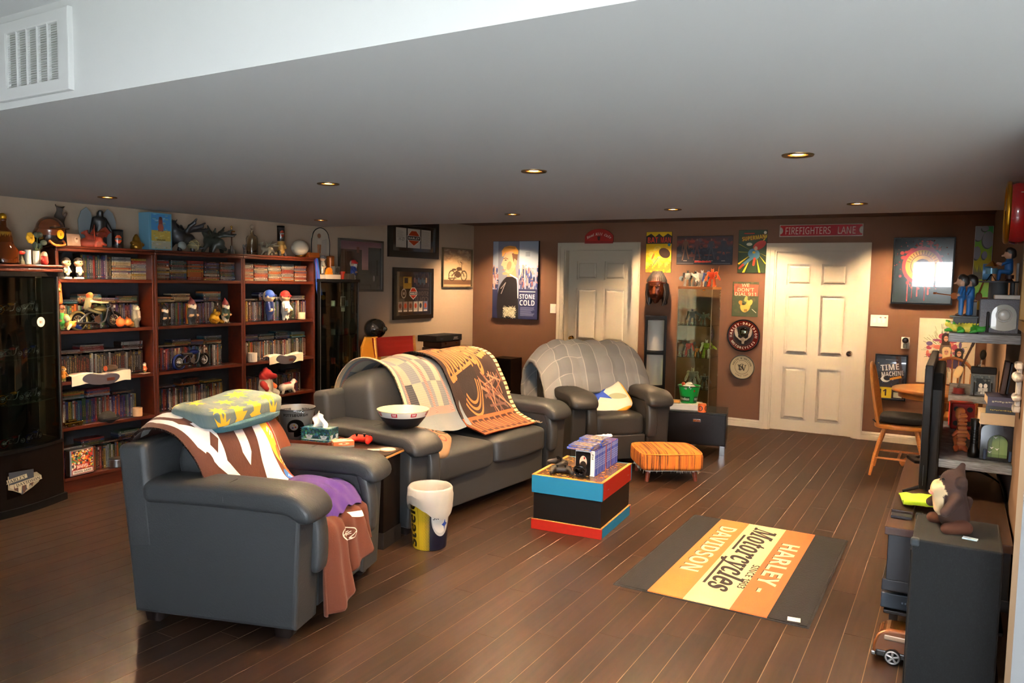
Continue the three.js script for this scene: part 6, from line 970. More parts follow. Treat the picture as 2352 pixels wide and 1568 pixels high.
function robot(name, label, p, turn, s, a, b, o = {}) { // generic jointed toy robot
  const t = thing(name, label, 'toy robot', p, turn); t.scale.setScalar(s); const A = M(a, .35), B = M(b, .35);
  part('torso', [rb(.3, .26, .18, .03, 0, .62, 0), rb(.2, .12, .14, .02, 0, .45, 0), rb(.12, .1, .06, .02, 0, .66, .1)], A, t); part('head', [rb(.12, .13, .12, .025, 0, .83, 0), rb(.02, .08, .03, .006, .06, .9, 0), rb(.02, .08, .03, .006, -.06, .9, 0)], B, t);
  for (const e of [-1, 1]) { const an = e > 0 ? o.arm ?? .3 : o.arm2 ?? .2; const arm = part('arm', [sp(.085, 0, 0, 0), rb(.09, .2, .1, .02, 0, -.12, 0), rb(.1, .2, .12, .025, 0, -.3, .03), rb(.07, .07, .07, .02, 0, -.43, .04)], e > 0 ? A : B, t); arm.position.set(e * .21, .7, 0); arm.rotation.z = e * an; arm.rotation.x = -.3 * (o.fwd ?? 1);
    const leg = part('leg', [rb(.11, .2, .12, .025, 0, -.1, 0), rb(.13, .24, .15, .03, 0, -.3, 0), rb(.14, .07, .24, .02, 0, -.4, .03)], e > 0 ? B : A, t); leg.position.set(e * .1, .435, 0); leg.rotation.z = e * .12; }
  if (o.wings) for (const e of [-1, 1]) part('wing', ext([[0, 0], [e * .3, .2], [e * .34, .05], [e * .12, -.14]], .02, .004).translate(e * .08, .68, -.12), B, t);
  if (o.sword) part('sword', [bar([.3, .4, .15], [.42, 1.05, .2], .014, .008), bx(.1, .02, .03, .3, .42, .15)], M(o.sword, .3, .3), t); if (o.shield) part('shield', at(cy(.13, .13, .03, 0, 0, 0, PI / 2), -.34, .45, .14), M(o.shield, .3, .4), t);
  return t;
}
{
  const y = 1.6 + .001; robot('toy_robot', 'white and black toy robot with round shield atop glass tower', [3.12, y, .33], .2, .2, '#d8d2c4', '#2a2826', { arm: .9, shield: '#8a9a94' }); robot('toy_robot', 'white and dark crouching toy robot, second from left atop tower', [3.2, y, .3], -.3, .19, '#c9c2b4', '#1c1c1e', {}); robot('toy_robot', 'silver toy robot with tall wing panels in middle of tower top', [3.28, y, .31], .1, .2, '#a8a49c', '#d0cac0', { wings: 1 });
  robot('toy_robot', 'black and blue toy robot beside the orange one atop tower', [3.345, y, .3], .3, .2, '#1c1d24', '#2f4a8a', {}); robot('toy_robot', 'orange toy robot raising a sword at right of tower top', [3.405, y, .34], -.1, .22, '#c8421a', '#d8602a', { arm: .6, sword: '#d87a2a' });
  const inside = [['grey toy robot on top shelf of the glass tower', 3.17, 1.164, '#55565a', '#3a3c40', .2], ['dark green toy robot on the top shelf of the glass tower', 3.3, 1.164, '#3a4430', '#4a4f46', .16], ['red and orange toy robot on middle shelf of glass tower', 3.14, .804, '#b8341e', '#3a3d42', .19], ['small orange and grey toy robot in middle of tower shelf', 3.24, .804, '#c9762a', '#6a6c70', .12], ['lime green and white toy robot on middle shelf of tower', 3.35, .804, '#8aa81e', '#d0cec4', .21], ['silver toy robot on the lower shelf of glass tower', 3.2, .444, '#8a8880', '#c0b6a6', .24], ['dark grey toy robot on the lower tower shelf, right', 3.34, .444, '#4a4a48', '#6e6a62', .18]];
  for (const [l, x, yy, a, b, s] of inside) robot('toy_robot', l, [x, yy, .27], rr(-.4, .4), s, a, b, { arm: rr(.2, .9), wings: rnd() < .4 });
}
panelPic('tin_sign', 'weathered tin sign reading We Don\'t Dial 911', 3.552, 3.847, 1.267, 1.665, canvasTex(320, 420, (x, w, h) => {
  fill(x, '#3f4a30', 0, 0, w, h); poly(x, '#a8543c', [[10, 20], [w, 30], [w - 4, 170], [20, 165]]); for (let i = 0; i < 70; i++) { x.globalAlpha = .25; ell(x, pick(['#5a5a38', '#6a4a34', '#2e3a26', '#8a6a4a']), rr(0, w), rr(0, h), rr(6, 30)); } x.globalAlpha = 1; text(x, 'WE', 160, 40, 52, '#d8cba8', { w: 100, font: '' }); text(x, "DON'T", 160, 95, 56, '#d8cba8', { w: 210, font: '' }); text(x, 'DIAL 911', 165, 148, 56, '#d8cba8', { w: 280, font: '' });
  ell(x, '#c0a04a', 165, 290, 62, 80, .2); ell(x, '#a87a30', 110, 255, 34, 26, .6); ell(x, '#c9aa54', 225, 250, 26, 40, .4); ell(x, '#4a5a3a', 150, 250, 28, 30); ell(x, '#8a9a54', 170, 205, 20, 36, .3); ell(x, '#2a2416', 140, 270, 18, 12); fill(x, '#8a6a2a', 150, 330, 40, 30); line(x, '#c0b8a8', 8, [[250, 330], [300, 370]]);
}), { d: .004, edge: M('#4a4a34', .5), cat: 'sign' });
{ // round motorcycle emblem
  const t = thing('round_emblem', 'round chrome motorcycle sign with green reflecting dome and orange lettering', 'sign', [3.698, 1.05, .001]), r = .178;
  part('disc', at(cy(r, r, .014, 0, 0, .007, PI / 2, 0, 0, 48)), M('#5a160c', .25), t); part('rim', tor(r, .008, 0, 0, .012, 0, 0, 0, 56), black, t); part('inner_ring', tor(.112, .006, 0, 0, .016, 0, 0, 0, 48), M('#2a1a14', .3), t);
  part('lettering', print(r * 2, r * 2, 0, 0, .0148), M('#ffffff', .3, 0, { transparent: true, map: canvasTex(384, 384, (x) => { arcText(x, 'HARLEY-DAVIDSON', 192, 192, 152, -PI * 1.06, PI * .06, 40, '#e0d4bc'); arcText(x, 'MOTORCYCLES', 192, 192, 152, PI * .86, PI * .14, 40, '#e0d4bc', true); }) }), t);
  part('field', at(cy(.11, .11, .004, 0, 0, .015, PI / 2, 0, 0, 40)), M('#1c1410', .3), t); part('dome', sp(.05, 0, .04, .02, 1, 1, .4, 28), M('#a8b8a0', .04, 1), t);
  for (const s of [-1, 1]) for (let i = 0; i < 5; i++) part('feather', tube([[s * .012, -.045, .02], [s * (.03 + i * .012), -.05 + i * .01, .024], [s * (.06 + i * .008), -.02 + i * .022, .022], [s * (.062 + i * .004), .02 + i * .018, .019]], .0055, 12, 6), M('#c9bda0', .3, .5), t);
  part('skull', [sp(.026, 0, -.045, .024, 1, 1, .6), rb(.026, .03, .016, .005, 0, -.078, .024), sp(.006, -.01, -.044, .038), sp(.006, .01, -.044, .038)], M('#cbb89a', .35, .3), t); part('bolt', [sp(.008, -.142, -.01, .016), sp(.008, .142, -.01, .016)], chrome, t);
}
{
  const t = thing('round_emblem', 'round stone coloured firearm maker plaque below the chrome sign', 'sign', [3.698, .687, .001]), r = .14; part('disc', at(cy(r, r, .02, 0, 0, .01, PI / 2, 0, 0, 48)), M('#a89d80', .6), t); part('rim', tor(r - .003, .006, 0, 0, .02, 0, 0, 0, 48), M('#3c352a', .5), t);
  part('print', print(r * 1.96, r * 1.96, 0, 0, .0208), M('#ffffff', .6, 0, { transparent: true, map: canvasTex(320, 320, (x) => { x.strokeStyle = '#4a4232'; x.lineWidth = 4; x.beginPath(); x.arc(160, 160, 92, 0, 6.3); x.stroke(); arcText(x, 'SMITH & WESSON', 160, 160, 120, -PI * .95, -PI * .05, 32, '#4a4232'); arcText(x, 'SINCE 1852', 160, 160, 120, PI * .75, PI * .25, 24, '#4a4232', true); text(x, 'W', 160, 168, 110, '#2f281c', { fam: 'serif' }); text(x, 'S', 140, 160, 120, '#2f281c', { fam: 'serif', font: 'italic' }); text(x, '★', 88, 160, 22, '#4a4232'); text(x, '★', 232, 160, 22, '#4a4232'); }) }), t);
}
{
  const t = thing('street_sign', 'long red Firefighters Lane street sign above the right door', 'sign', [4.472, 2.235, .001]); part('plate', rb(.855, .132, .006, .002, 0, 0, .003), M('#b8b0a4', .3, .4), t);
  part('face', print(.85, .127, 0, 0, .0066), M('#ffffff', .25, 0, { map: canvasTex(1024, 154, (x, w, h) => { fill(x, '#d8d2c6', 0, 0, w, h); x.beginPath(); x.roundRect(8, 8, w - 16, h - 16, 10); x.fillStyle = '#a31420'; x.fill(); ell(x, '#d8d2c6', 10, 77, 34, 46); ell(x, '#d8d2c6', w - 10, 77, 34, 46); text(x, 'FIREFIGHTERS', 355, 80, 128, '#eee6da', { w: 575, font: '' }); text(x, 'LANE', 830, 80, 128, '#eee6da', { w: 225, font: '' }); }) }), t); for (const s of [-1, 1]) part('screw', at(cy(.006, .006, .004, 0, 0, 0, PI / 2), s * .412, 0, .008), steel, t);
}
panelPic('framed_art', 'large dark glossy framed artwork of gold ring in red splashes', 5.2, 5.757, 1.465, 2.144, canvasTex(512, 640, (x, w, h) => {
  fill(x, '#1d2622', 0, 0, w, h); for (let i = 0; i < 70; i++) { const a = rr(0, 6.3), q = rr(150, 215); ell(x, '#a83a34', 250 + Math.cos(a) * q, 260 + Math.sin(a) * q * 1.1, rr(6, 20), rr(6, 20)); } for (let i = 0; i < 40; i++) { const a = rr(0, 6.3), q = rr(215, 270); ell(x, '#b04a40', 250 + Math.cos(a) * q, 260 + Math.sin(a) * q, rr(2, 8), rr(2, 9)); } ell(x, '#a83a34', 250, 270, 178, 190);
  for (const [a, l] of [[130, 220], [170, 190], [215, 170], [280, 210], [310, 150]]) line(x, '#a83a34', rr(8, 18), [[a, 400], [a, 400 + l]]); ell(x, '#b8862e', 250, 270, 148, 158); ell(x, '#5a3a1a', 250, 270, 104, 112); ell(x, '#a8802e', 250, 270, 98, 106); ell(x, '#3a2a1a', 250, 280, 70, 80); for (let i = 0; i < 14; i++) { const a = -PI * .9 + i * .2; line(x, '#6a4416', 6, [[250 + Math.cos(a) * 112, 270 + Math.sin(a) * 118], [250 + Math.cos(a) * 140, 270 + Math.sin(a) * 150]]); }
}), { fw: .012, gloss: true, d: .03, cat: 'picture' });
panelPic('concert_poster', 'black framed concert poster with white lettering and yellow strip', 5.085, 5.388, .45, .928, canvasTex(320, 480, (x, w, h) => {
  fill(x, '#15161a', 0, 0, w, h); fill(x, '#c9b02a', 10, 350, 170, 120); text(x, '11', 85, 410, 100, '#1a1a1a', { font: 'bold' }); text(x, 'TIME', 150, 130, 90, '#d8d4cc', { rot: -.14, w: 200, stroke: '#5a4a3a', lw: 6 }); text(x, 'MACHINE', 180, 200, 70, '#d8d4cc', { rot: -.14, w: 240, stroke: '#5a4a3a', lw: 6 }); ell(x, '#cfccc4', 110, 260, 50, 36); ell(x, '#15161a', 124, 250, 36, 26); poly(x, '#d8902a', [[150, 250], [270, 215], [280, 240], [160, 272]]); fill(x, '#8a8a86', 100, 44, 130, 8); for (let i = 0; i < 22; i++) ell(x, pick(['#c9c6c0', '#c9902a', '#5a6a9a']), rr(20, 310), rr(60, 340), rr(2, 5)); fill(x, '#b8b8a4', 200, 400, 90, 60);
}), { fw: .01, gloss: true, d: .02 });
panelPic('band_poster', 'white poster with flowers and long haired people behind dining table', 5.477, 5.985, .66, 1.325, canvasTex(512, 672, (x, w, h) => {
  fill(x, '#e2d2b6', 0, 0, w, h); for (let i = 0; i < 160; i++) { const a = rr(0, 6.3), q = rr(60, 190); line(x, pick(['#6a8a5a', '#3f5f48', '#8aa07a']), 4, [[250 + Math.cos(a) * q, 330 + Math.sin(a) * q * 1.3], [250 + Math.cos(a) * (q + 40), 330 + Math.sin(a) * (q + 40) * 1.3]]); } for (let i = 0; i < 60; i++) { const a = rr(0, 6.3), q = rr(20, 170); ell(x, pick(['#d87a62', '#c95a5a', '#e09a80', '#8a4a6a', '#6a5a8a', '#b5485a']), 250 + Math.cos(a) * q, 330 + Math.sin(a) * q * 1.3, rr(12, 42), rr(12, 36)); }
  for (const [a, b, hr, tp] of [[250, 190, '#3a2418', '#6a5a4a'], [260, 330, '#dcc690', '#6a3a4a'], [375, 340, '#15130f', '#4a3a5a'], [150, 400, '#7a4a26', '#3f4a5a']]) { poly(x, tp, [[a - 60, b + 170], [a - 44, b + 62], [a + 44, b + 62], [a + 60, b + 170]]); poly(x, hr, [[a - 34, b + 80], [a - 40, b - 10], [a - 20, b - 42], [a + 20, b - 42], [a + 40, b - 10], [a + 34, b + 80]]); ell(x, '#d09a7c', a, b + 14, 20, 30); line(x, '#2a1c14', 5, [[a - 14, b + 8], [a - 4, b + 9]]); line(x, '#2a1c14', 5, [[a + 4, b + 9], [a + 14, b + 8]]); line(x, '#9a5a4a', 3, [[a - 6, b + 30], [a + 6, b + 30]]); for (let i = 0; i < 8; i++) line(x, hr, 4, [[a - 30 + i * 8.5, b - 36], [a - 38 + i * 11, b - 12]]); }
}), { d: .01, edge: white });
panelPic('abstract_poster', 'tall bright green and yellow poster with grey blots at right', 5.92, 6.075, 1.55, 2.252, canvasTex(200, 640, (x, w, h) => { const g = x.createLinearGradient(0, 0, 0, h); g.addColorStop(0, '#4fb87a'); g.addColorStop(.3, '#8ac83a'); g.addColorStop(.5, '#d8d02a'); g.addColorStop(1, '#4a9a4a'); x.fillStyle = g; x.fillRect(0, 0, w, h); for (const e of [[40, 60, 60, 70], [150, 120, 66, 76], [30, 240, 44, 60], [120, 260, 30, 36], [110, 20, 40, 24]]) { ell(x, '#5f6a64', e[0] - 10, e[1] + 10, e[2], e[3]); ell(x, '#9aa0a8', ...e); } for (let i = 0; i < 12; i++) poly(x, '#5a625a', [[i * 18, 420], [i * 18 + 9, 340 + (i % 3) * 22], [i * 18 + 18, 430]]); fill(x, '#5a625a', 0, 420, w, 60); }), { d: .02, edge: white });
// ---------- right wall, television and dining corner ----------
const greyWood = (() => { const t = dataTex(256, 64, (u, v) => { const n = vn(u * 6, v * 32, 32) * .6 + vn(u * 20, v * 64, 64) * .5; const k = 62 + 90 * n; return [k * .92, k * .97, k * 1.05]; }); return mapped(t, .45); })();
const shelfTop = M('#6a5a4e', .45);
function wallShelf(label, x0, z0, z1, y) {
  const t = thing('wall_shelf', label, 'shelf', [(x0 + XR) / 2, y, (z0 + z1) / 2]), w = XR - x0 - .002, d = z1 - z0;
  part('board', rb(w, .042, d, .002, 0, -.022, 0), greyWood, t); part('bracket', [bx(.02, .004, d * .9, w / 2 - .012, -.045, 0), bx(w * .6, .004, .03, w * .2, -.045, -d * .3), bx(w * .6, .004, .03, w * .2, -.045, d * .3)], black, t); return t;
}
const Y1 = 1.42, Y2 = .806, Y3 = .91;
wallShelf('upper grey wood wall shelf carrying the blue musician figurines', 5.785, 3.55, 4.75, Y1);
wallShelf('lower grey wood wall shelf above the television stand', 5.775, 3.5, 4.75, Y2);
wallShelf('middle grey shelf carrying miniature guitar and photo case', 5.79, 2.2, 3.0, Y3);
// speckled display box with arch
{
  const t = thing('display_case', 'speckled grey box with pale arched window and two black rods', 'display box', [5.995, Y1, 4.62]);
  const sk = dataTex(128, 128, (u, v) => { const n = hash(Math.floor(u * 128), Math.floor(v * 128)); const k = 74 + 90 * n * n; return [k * .92, k * .95, k * 1.05]; }); sk.repeat.set(2, 2);
  part('box', rb(.172, .16, .16, .004, 0, .085, 0), mapped(sk, .5), t); part('foot_plate', rb(.175, .005, .2, .002, 0, .003, .01), M('#3a3a3c', .4), t);
  const s = new THREE.Shape(); s.moveTo(-.05, 0); s.quadraticCurveTo(0, -.025, .05, 0); s.lineTo(.05, .06); s.absarc(0, .06, .05, 0, PI, false); s.lineTo(-.05, 0);
  const g = new THREE.ExtrudeGeometry(s, { depth: .006, bevelEnabled: true, bevelSize: .002, bevelThickness: .002, curveSegments: 20 }).translate(.012, .03, .08); part('arch_window', g, M('#aab4b4', .25, 0, { clearcoat: .6 }), t); part('medallion', [sp(.024, .012, .09, .088, 1, 1, .25), tor(.03, .003, .012, .09, .089)], M('#c0c8ca', .3, .2), t);
  for (const q of [-.052, .076]) part('rod', [bar([q, .008, .098], [q, .1, .098], .006), sp(.006, q, .1, .098)], black, t);
}
solo('white_box', rb(.13, .02, .12, .004, 0, .01, 0), white, 'flat white plastic box on top of the speckled grey box', 'box', [6.03, Y1 + .1655, 4.63]);
{ // toy crocodile
  const c = '#2f8a2c', y = '#c9c44a', L = [[-.062, .018, 0, .0, .02, 0, .016, .021, y], [.0, .02, 0, .05, .018, 0, .02, .013, c], [.05, .018, 0, .09, .04, 0, .013, .004, c], [-.07, .028, 0, -.095, .038, 0, .018, .011, y], [-.075, .014, 0, -.1, .008, 0, .012, .007, c], [-.068, .042, .01, -.07, .046, .01, .007, .006, c], [-.068, .042, -.01, -.07, .046, -.01, .007, .006, c], [-.09, .05, .0, -.1, .055, 0, .007, .004, c]];
  for (const e of [-1, 1]) L.push([-.04, .016, e * .018, -.03, .01, e * .036, .012, .009, c], [-.03, .01, e * .036, -.048, .005, e * .042, .009, .006, c], [.015, .018, e * .018, .02, .012, e * .036, .013, .01, c], [.02, .012, e * .036, .005, .005, e * .042, .009, .006, c]);
  for (let i = 0; i < 8; i++) L.push([-.045 + i * .013, .042, 0, -.042 + i * .013, .046, 0, .004, .002, y]);
  const t = thing('toy_crocodile', 'green and yellow toy crocodile at the near end of upper shelf', 'toy', [5.872, Y1 + .001, 4.695]); part('body', blob(L, 60, .25), painted, t); part('eyes', [sp(.005, -.076, .046, .013), sp(.005, -.076, .046, -.013)], white, t); part('teeth', [0, 1, 2, 3].map((i) => at(new THREE.ConeGeometry(.002, .006, 6), -.088 - i * .004, .022, .009, PI)), white, t);
}
const blu = '#1f5f9e', shoe = '#3a2415';
function musician(name, label, p, turn, sit) {
  const t = thing(name, label, 'figurine', p, turn), k = '#c99a7c', L = [];
  if (!sit) L.push([0, .012, .014, 0, .085, .012, .0105, .012, blu], [0, .012, -.014, 0, .085, -.012, .0105, .012, blu], [0, .006, .014, .018, .005, .016, .007, .006, shoe], [0, .006, -.014, .018, .005, -.016, .007, .006, shoe], [0, .09, 0, 0, .132, 0, .019, .017, blu], [0, .135, .018, .004, .105, .03, .008, .007, blu], [.004, .105, .03, .034, .102, .026, .007, .006, k], [0, .135, -.018, .006, .108, -.03, .008, .007, blu], [.006, .108, -.03, .03, .095, -.012, .007, .006, k], [.002, .165, 0, .004, .17, 0, .022, .021, k], [.024, .163, 0, .034, .16, 0, .006, .004, k], [-.004, .182, 0, .0, .186, 0, .023, .021, '#1a1411'], [-.012, .166, 0, -.01, .178, 0, .02, .02, '#1a1411']);
  else L.push([0, .05, 0, 0, .1, 0, .02, .018, blu], [.0, .045, .014, .04, .05, .018, .011, .01, blu], [.0, .045, -.014, .04, .05, -.018, .011, .01, blu], [.04, .05, .018, .042, .01, .018, .009, .008, blu], [.04, .05, -.018, .042, .01, -.018, .009, .008, blu], [0, .1, .018, .03, .085, .026, .008, .007, blu], [0, .1, -.018, .03, .085, -.026, .008, .007, blu], [.03, .085, .026, .05, .09, .018, .007, .006, k], [.03, .085, -.026, .05, .09, -.018, .007, .006, k], [.002, .132, 0, .004, .136, 0, .021, .02, k], [.024, .13, 0, .032, .128, 0, .005, .004, k], [-.004, .148, 0, 0, .152, 0, .022, .02, '#1a1411'], [-.012, .132, 0, -.01, .144, 0, .019, .02, '#1a1411']);
  part('body', blob(L, 60, .2), painted, t); return t;
}
solo('figurine_plinth', [rb(.105, .068, .07, .002, 0, .034, 0), rb(.125, .008, .09, .002, -.006, .072, 0)], M('#3d444c', .5), 'grey block plinth under the two standing blue musicians', 'plinth', [5.852, Y1 + .001, 4.56]);
{ const t = musician('musician_figurine', 'blue suited guitarist figurine at left end on the grey plinth', [5.83, Y1 + .0775, 4.585], PI * .93); part('guitar', [at(puff(.012, .034, .036, .8, .7, 20, 12), .034, .098, 0), bar([.036, .1, .01], [.04, .108, .1], .003), rb(.008, .01, .018, .002, .04, .109, .105)], M('#8a4a22', .35), t); t.rotation.y = PI; t.children[1].rotation.y = .9; t.children[1].position.set(.01, 0, .012); }
musician('musician_figurine', 'second blue suited musician figurine standing behind the guitarist', [5.868, Y1 + .0775, 4.55], PI * .9);
solo('figurine_pedestal', [cy(.042, .046, .245, 0, .1225, 0), cy(.088, .088, .007, 0, .2485, 0), cy(.009, .009, .245, .06, .1225, .05), cy(.009, .009, .245, .06, .1225, -.05)], M('#4a4f54', .5), 'grey cylinder pedestal carrying the seated drummer figurine', 'pedestal', [5.99, Y1 + .001, 4.36]);
musician('musician_figurine', 'seated drummer figurine in blue on the tall grey pedestal', [6.03, Y1 + .254, 4.34], PI, true);
solo('drummer_stool', [cy(.02, .02, .02, 0, .022, 0), cy(.012, .02, .012, 0, .006, 0)], M('#3a1c16', .5), 'tiny brown stool under the seated drummer', 'stool', [6.035, Y1 + .2535, 4.34]);
{ const t = thing('toy_drum_kit', 'miniature blue and silver drum kit in front of drummer', 'toy drums', [5.955, Y1 + .2535, 4.38]); part('snare', cy(.026, .026, .028, .0, .05, .012), M('#6a9ab0', .3, .3), t); part('bass_drum', [cy(.042, .042, .035, -.02, .046, -.04, 0, 0, PI / 2)], M('#5a8ab0', .3, .1), t); part('cymbal', at(new THREE.ConeGeometry(.034, .03, 24), .0, .088, .01), brass, t); part('stand', [bar([0, .036, .012], [.02, 0, .03], .002), bar([0, .036, .012], [-.02, 0, .03], .002), bar([0, .036, .012], [0, 0, -.01], .002), bar([0, .0, .01], [0, .09, .01], .0015)], black, t); }
{ const t = thing('acrylic_case', 'small clear acrylic case standing between plinth and speckled box', 'display box', [5.9, Y1 + .001, 4.45]); part('pane', [bx(.004, .15, .08, -.035, .077, 0), bx(.004, .15, .08, .035, .077, 0), bx(.074, .004, .08, 0, .153, 0)], glass, t); part('base', rb(.08, .006, .086, .002, 0, .003, 0), M('#8a5a40', .4), t); part('spine', rb(.02, .14, .06, .002, -.01, .076, 0), M('#23262a', .4), t); }
{ const t = thing('toy_amplifier', 'tiny yellow amplifier with small guitar on the upper shelf', 'toy', [5.93, Y1 + .001, 4.2]); part('stand', bx(.05, .1, .04, 0, .05, 0), M('#2a2420', .6), t); part('cabinet', rb(.05, .05, .03, .003, 0, .125, 0), M('#b5962e', .5), t); part('guitar', [at(puff(.03, .045, .01, .8, .7, 16, 10), -.02, .17, .01), bar([-.02, .19, .01], [.0, .26, .0], .004)], M('#8a4a1e', .4), t); }
{ // round red wall clock seen edge on
  const t = thing('wall_clock', 'round red drum shaped wall clock with gold rim seen edge on', 'clock', [XR - .001, 1.985, 4.75]); const ax = (g) => g.rotateZ(PI / 2);
  part('drum', ax(lathe([[0, 0], [.13, 0], [.142, .012], [.145, .05], [.14, .078], [.128, .082], [0, .082]], 56)), M('#a30f12', .2, 0, { clearcoat: 1 }), t); part('rim', at(tor(.132, .012, 0, 0, 0, 0, PI / 2, 0, 56), -.086, 0, 0), gold, t); part('glass_face', ax(lathe([[.126, .084], [.1, .09], [.06, .094], [0, .096]], 48)), M('#b8a070', .05, .2, { clearcoat: 1 }), t); for (let i = 0; i < 4; i++) part('slot', rb(.03, .003, .002, .0008, -.03, .08 - i * .014, .1245 + .0 * i), M('#d8c0b0', .4), t);
}
solo('cable_cover', rb(.012, .95, .03, .003, 0, .475, 0), M('#b0aaa4', .5), 'pale vertical cable cover running down wall below the red clock', 'cable cover', [XR - .007, 1.425, 4.25]).scale.y = .36;
framed('wall_picture', 'gold edged picture frame on right wall beyond red clock', [XR - .001, 1.66, 5.2], -PI / 2, .5, .4, .04, M('#7a5a24', .4, .4), canvasTex(64, 64, (x) => { fill(x, '#5a4a3a', 0, 0, 64, 64); }));
// lower shelf
{ const t = thing('toy_dragon', 'orange ridged toy creature standing on the lower shelf', 'toy', [5.862, Y2 + .001, 4.48], .3); const L = [[0, .02, 0, 0, .06, -.01, .024, .028, '#b5562a'], [0, .06, -.01, .005, .12, .0, .028, .02, '#b85a2c'], [.005, .12, 0, -.01, .18, .01, .018, .014, '#b85a2c'], [-.01, .18, .01, -.005, .2, .0, .02, .022, '#c06a34'], [-.02, .1, .02, -.04, .08, .03, .01, .008, '#a84a22'], [.02, .1, .02, .035, .07, .03, .01, .008, '#a84a22'], [.02, .015, .015, .025, .006, .03, .014, .01, '#a84a22'], [-.02, .015, .015, -.025, .006, .03, .014, .01, '#a84a22']]; for (let i = 0; i < 8; i++) L.push([-.016, .04 + i * .02, .03 - Math.abs(i - 3) * .002, .016, .04 + i * .02, .03 - Math.abs(i - 3) * .002, .007, .007, '#c9743c']); part('body', blob(L, 56, .2), painted, t); part('plates', [0, 1, 2, 3, 4, 5, 6].map((i) => at(rb(.046 - Math.abs(i - 2) * .004, .009, .03, .004), 0, .035 + i * .026, .02)), M('#b5643a', .5), t); }
{ const t = thing('torch', 'black metal flashlight standing upright on the lower shelf', 'flashlight', [5.922, Y2 + .001, 4.62]); part('body', lathe([[0, 0], [.024, 0], [.025, .03], [.018, .055], [.017, .15], [.02, .155], [.02, .19], [0, .192]], 32), M('#121213', .3, .4), t); part('grip', [0, 1, 2, 3, 4, 5].map((i) => tor(.0178, .0016, 0, .07 + i * .013, 0, PI / 2, 0, 0, 24)), black, t); }
{ const t = thing('arched_case', 'black arched case with green illustrated window on lower shelf', 'display box', [6.02, Y2 + .001, 4.6]); const s = new THREE.Shape(); s.moveTo(-.072, 0); s.lineTo(.072, 0); s.lineTo(.072, .14); s.quadraticCurveTo(.07, .17, .04, .172); s.lineTo(-.04, .172); s.quadraticCurveTo(-.07, .17, -.072, .14); const h = new THREE.Path(); h.moveTo(-.042, .012); h.lineTo(-.042, .085); h.absarc(0, .085, .042, PI, 0, true); h.lineTo(.042, .012); s.holes.push(h);
  part('front', new THREE.ExtrudeGeometry(s, { depth: .015, bevelEnabled: true, bevelSize: .002, bevelThickness: .002, curveSegments: 16 }).translate(0, 0, .045), M('#0d0d0f', .2), t); part('body', rb(.144, .165, .1, .006, 0, .084, -.01), M('#141416', .3), t); part('window_print', print(.09, .125, 0, .068, .0445), mapped(canvasTex(128, 160, (x) => { fill(x, '#6f8a5c', 0, 0, 128, 160); fill(x, '#5a7448', 0, 130, 128, 30); line(x, '#2a3a2a', 2, [[30, 0], [30, 160]]); line(x, '#2a3a2a', 2, [[74, 0], [74, 160]]); for (const p of [[50, 24], [30, 90], [62, 96], [20, 118]]) poly(x, '#e4e8e2', [[p[0] - 14, p[1] - 4], [p[0], p[1] + 10], [p[0] + 14, p[1] - 6], [p[0], p[1]]]); }), .2), t); for (const e of [-1, 1]) part('clip', rb(.012, .05, .008, .003, e * .052, .028, .066), M('#1a2a44', .3), t); }
[['thick cream paged book, lowest of the pile on arched case', .055, .15, '#b5a286', -.012], ['dark book with gold lettering, middle of the pile', .035, .13, '#1d2023', .01], ['purple and silver book, topmost on the pile by the wall', .045, .14, '#4a4a62', .012]].forEach(([l, h, w, c, dx], i) => { const y = Y2 + .178 + [0, .0555, .091][i]; const t = thing('book', l, 'book', [6.02 + dx * .8, y, 4.59], [.04, -.03, .05][i]); part('pages', rb(w - .012, h - .008, .19, .002, -.004, h / 2, 0), M('#c9b596', .8), t); part('cover', [rb(w, .004, .2, .001, 0, .002, 0), rb(w, .004, .2, .001, 0, h - .002, 0), rb(w, h, .004, .001, 0, h / 2, .099)], M(c, .35), t); if (i) part('title', print(w * .8, h * .4, 0, h / 2, .1015), M('#ffffff', .5, 0, { transparent: true, map: canvasTex(256, 64, (x) => { for (let q = 0, X = 10; X < 240; q++) { const k = rr(6, 22); fill(x, i === 1 ? '#a8903a' : '#b8b4a0', X, rr(16, 24), k, rr(16, 30)); X += k + 5; } }) }), t); });
{ const t = thing('wood_plaque', 'dark brown wooden plaque standing on the book pile against wall', 'plaque', [6.035, 1.1235, 4.55]); part('board', at(rb(.022, .16, .1, .004), .0, .08, 0, 0, 0, -.1), M('#3a2215', .5), t); part('back_board', at(rb(.01, .15, .09, .003), .018, .077, 0, 0, 0, -.1), black, t); }
solo('ornamental_bracket', [rb(.02, .2, .06, .006, 0, 0, 0), rb(.03, .03, .09, .008, -.004, .1, 0), rb(.03, .03, .08, .008, -.004, -.09, 0), sp(.022, -.006, .05, .03), sp(.022, -.006, .05, -.03), sp(.018, -.006, -.04, .03), sp(.018, -.006, -.04, -.03)], M('#d8d4cc', .5), 'white ornate wall plate near right edge of the wall', 'wall plate', [XR - .012, 1.2, 4.98]);
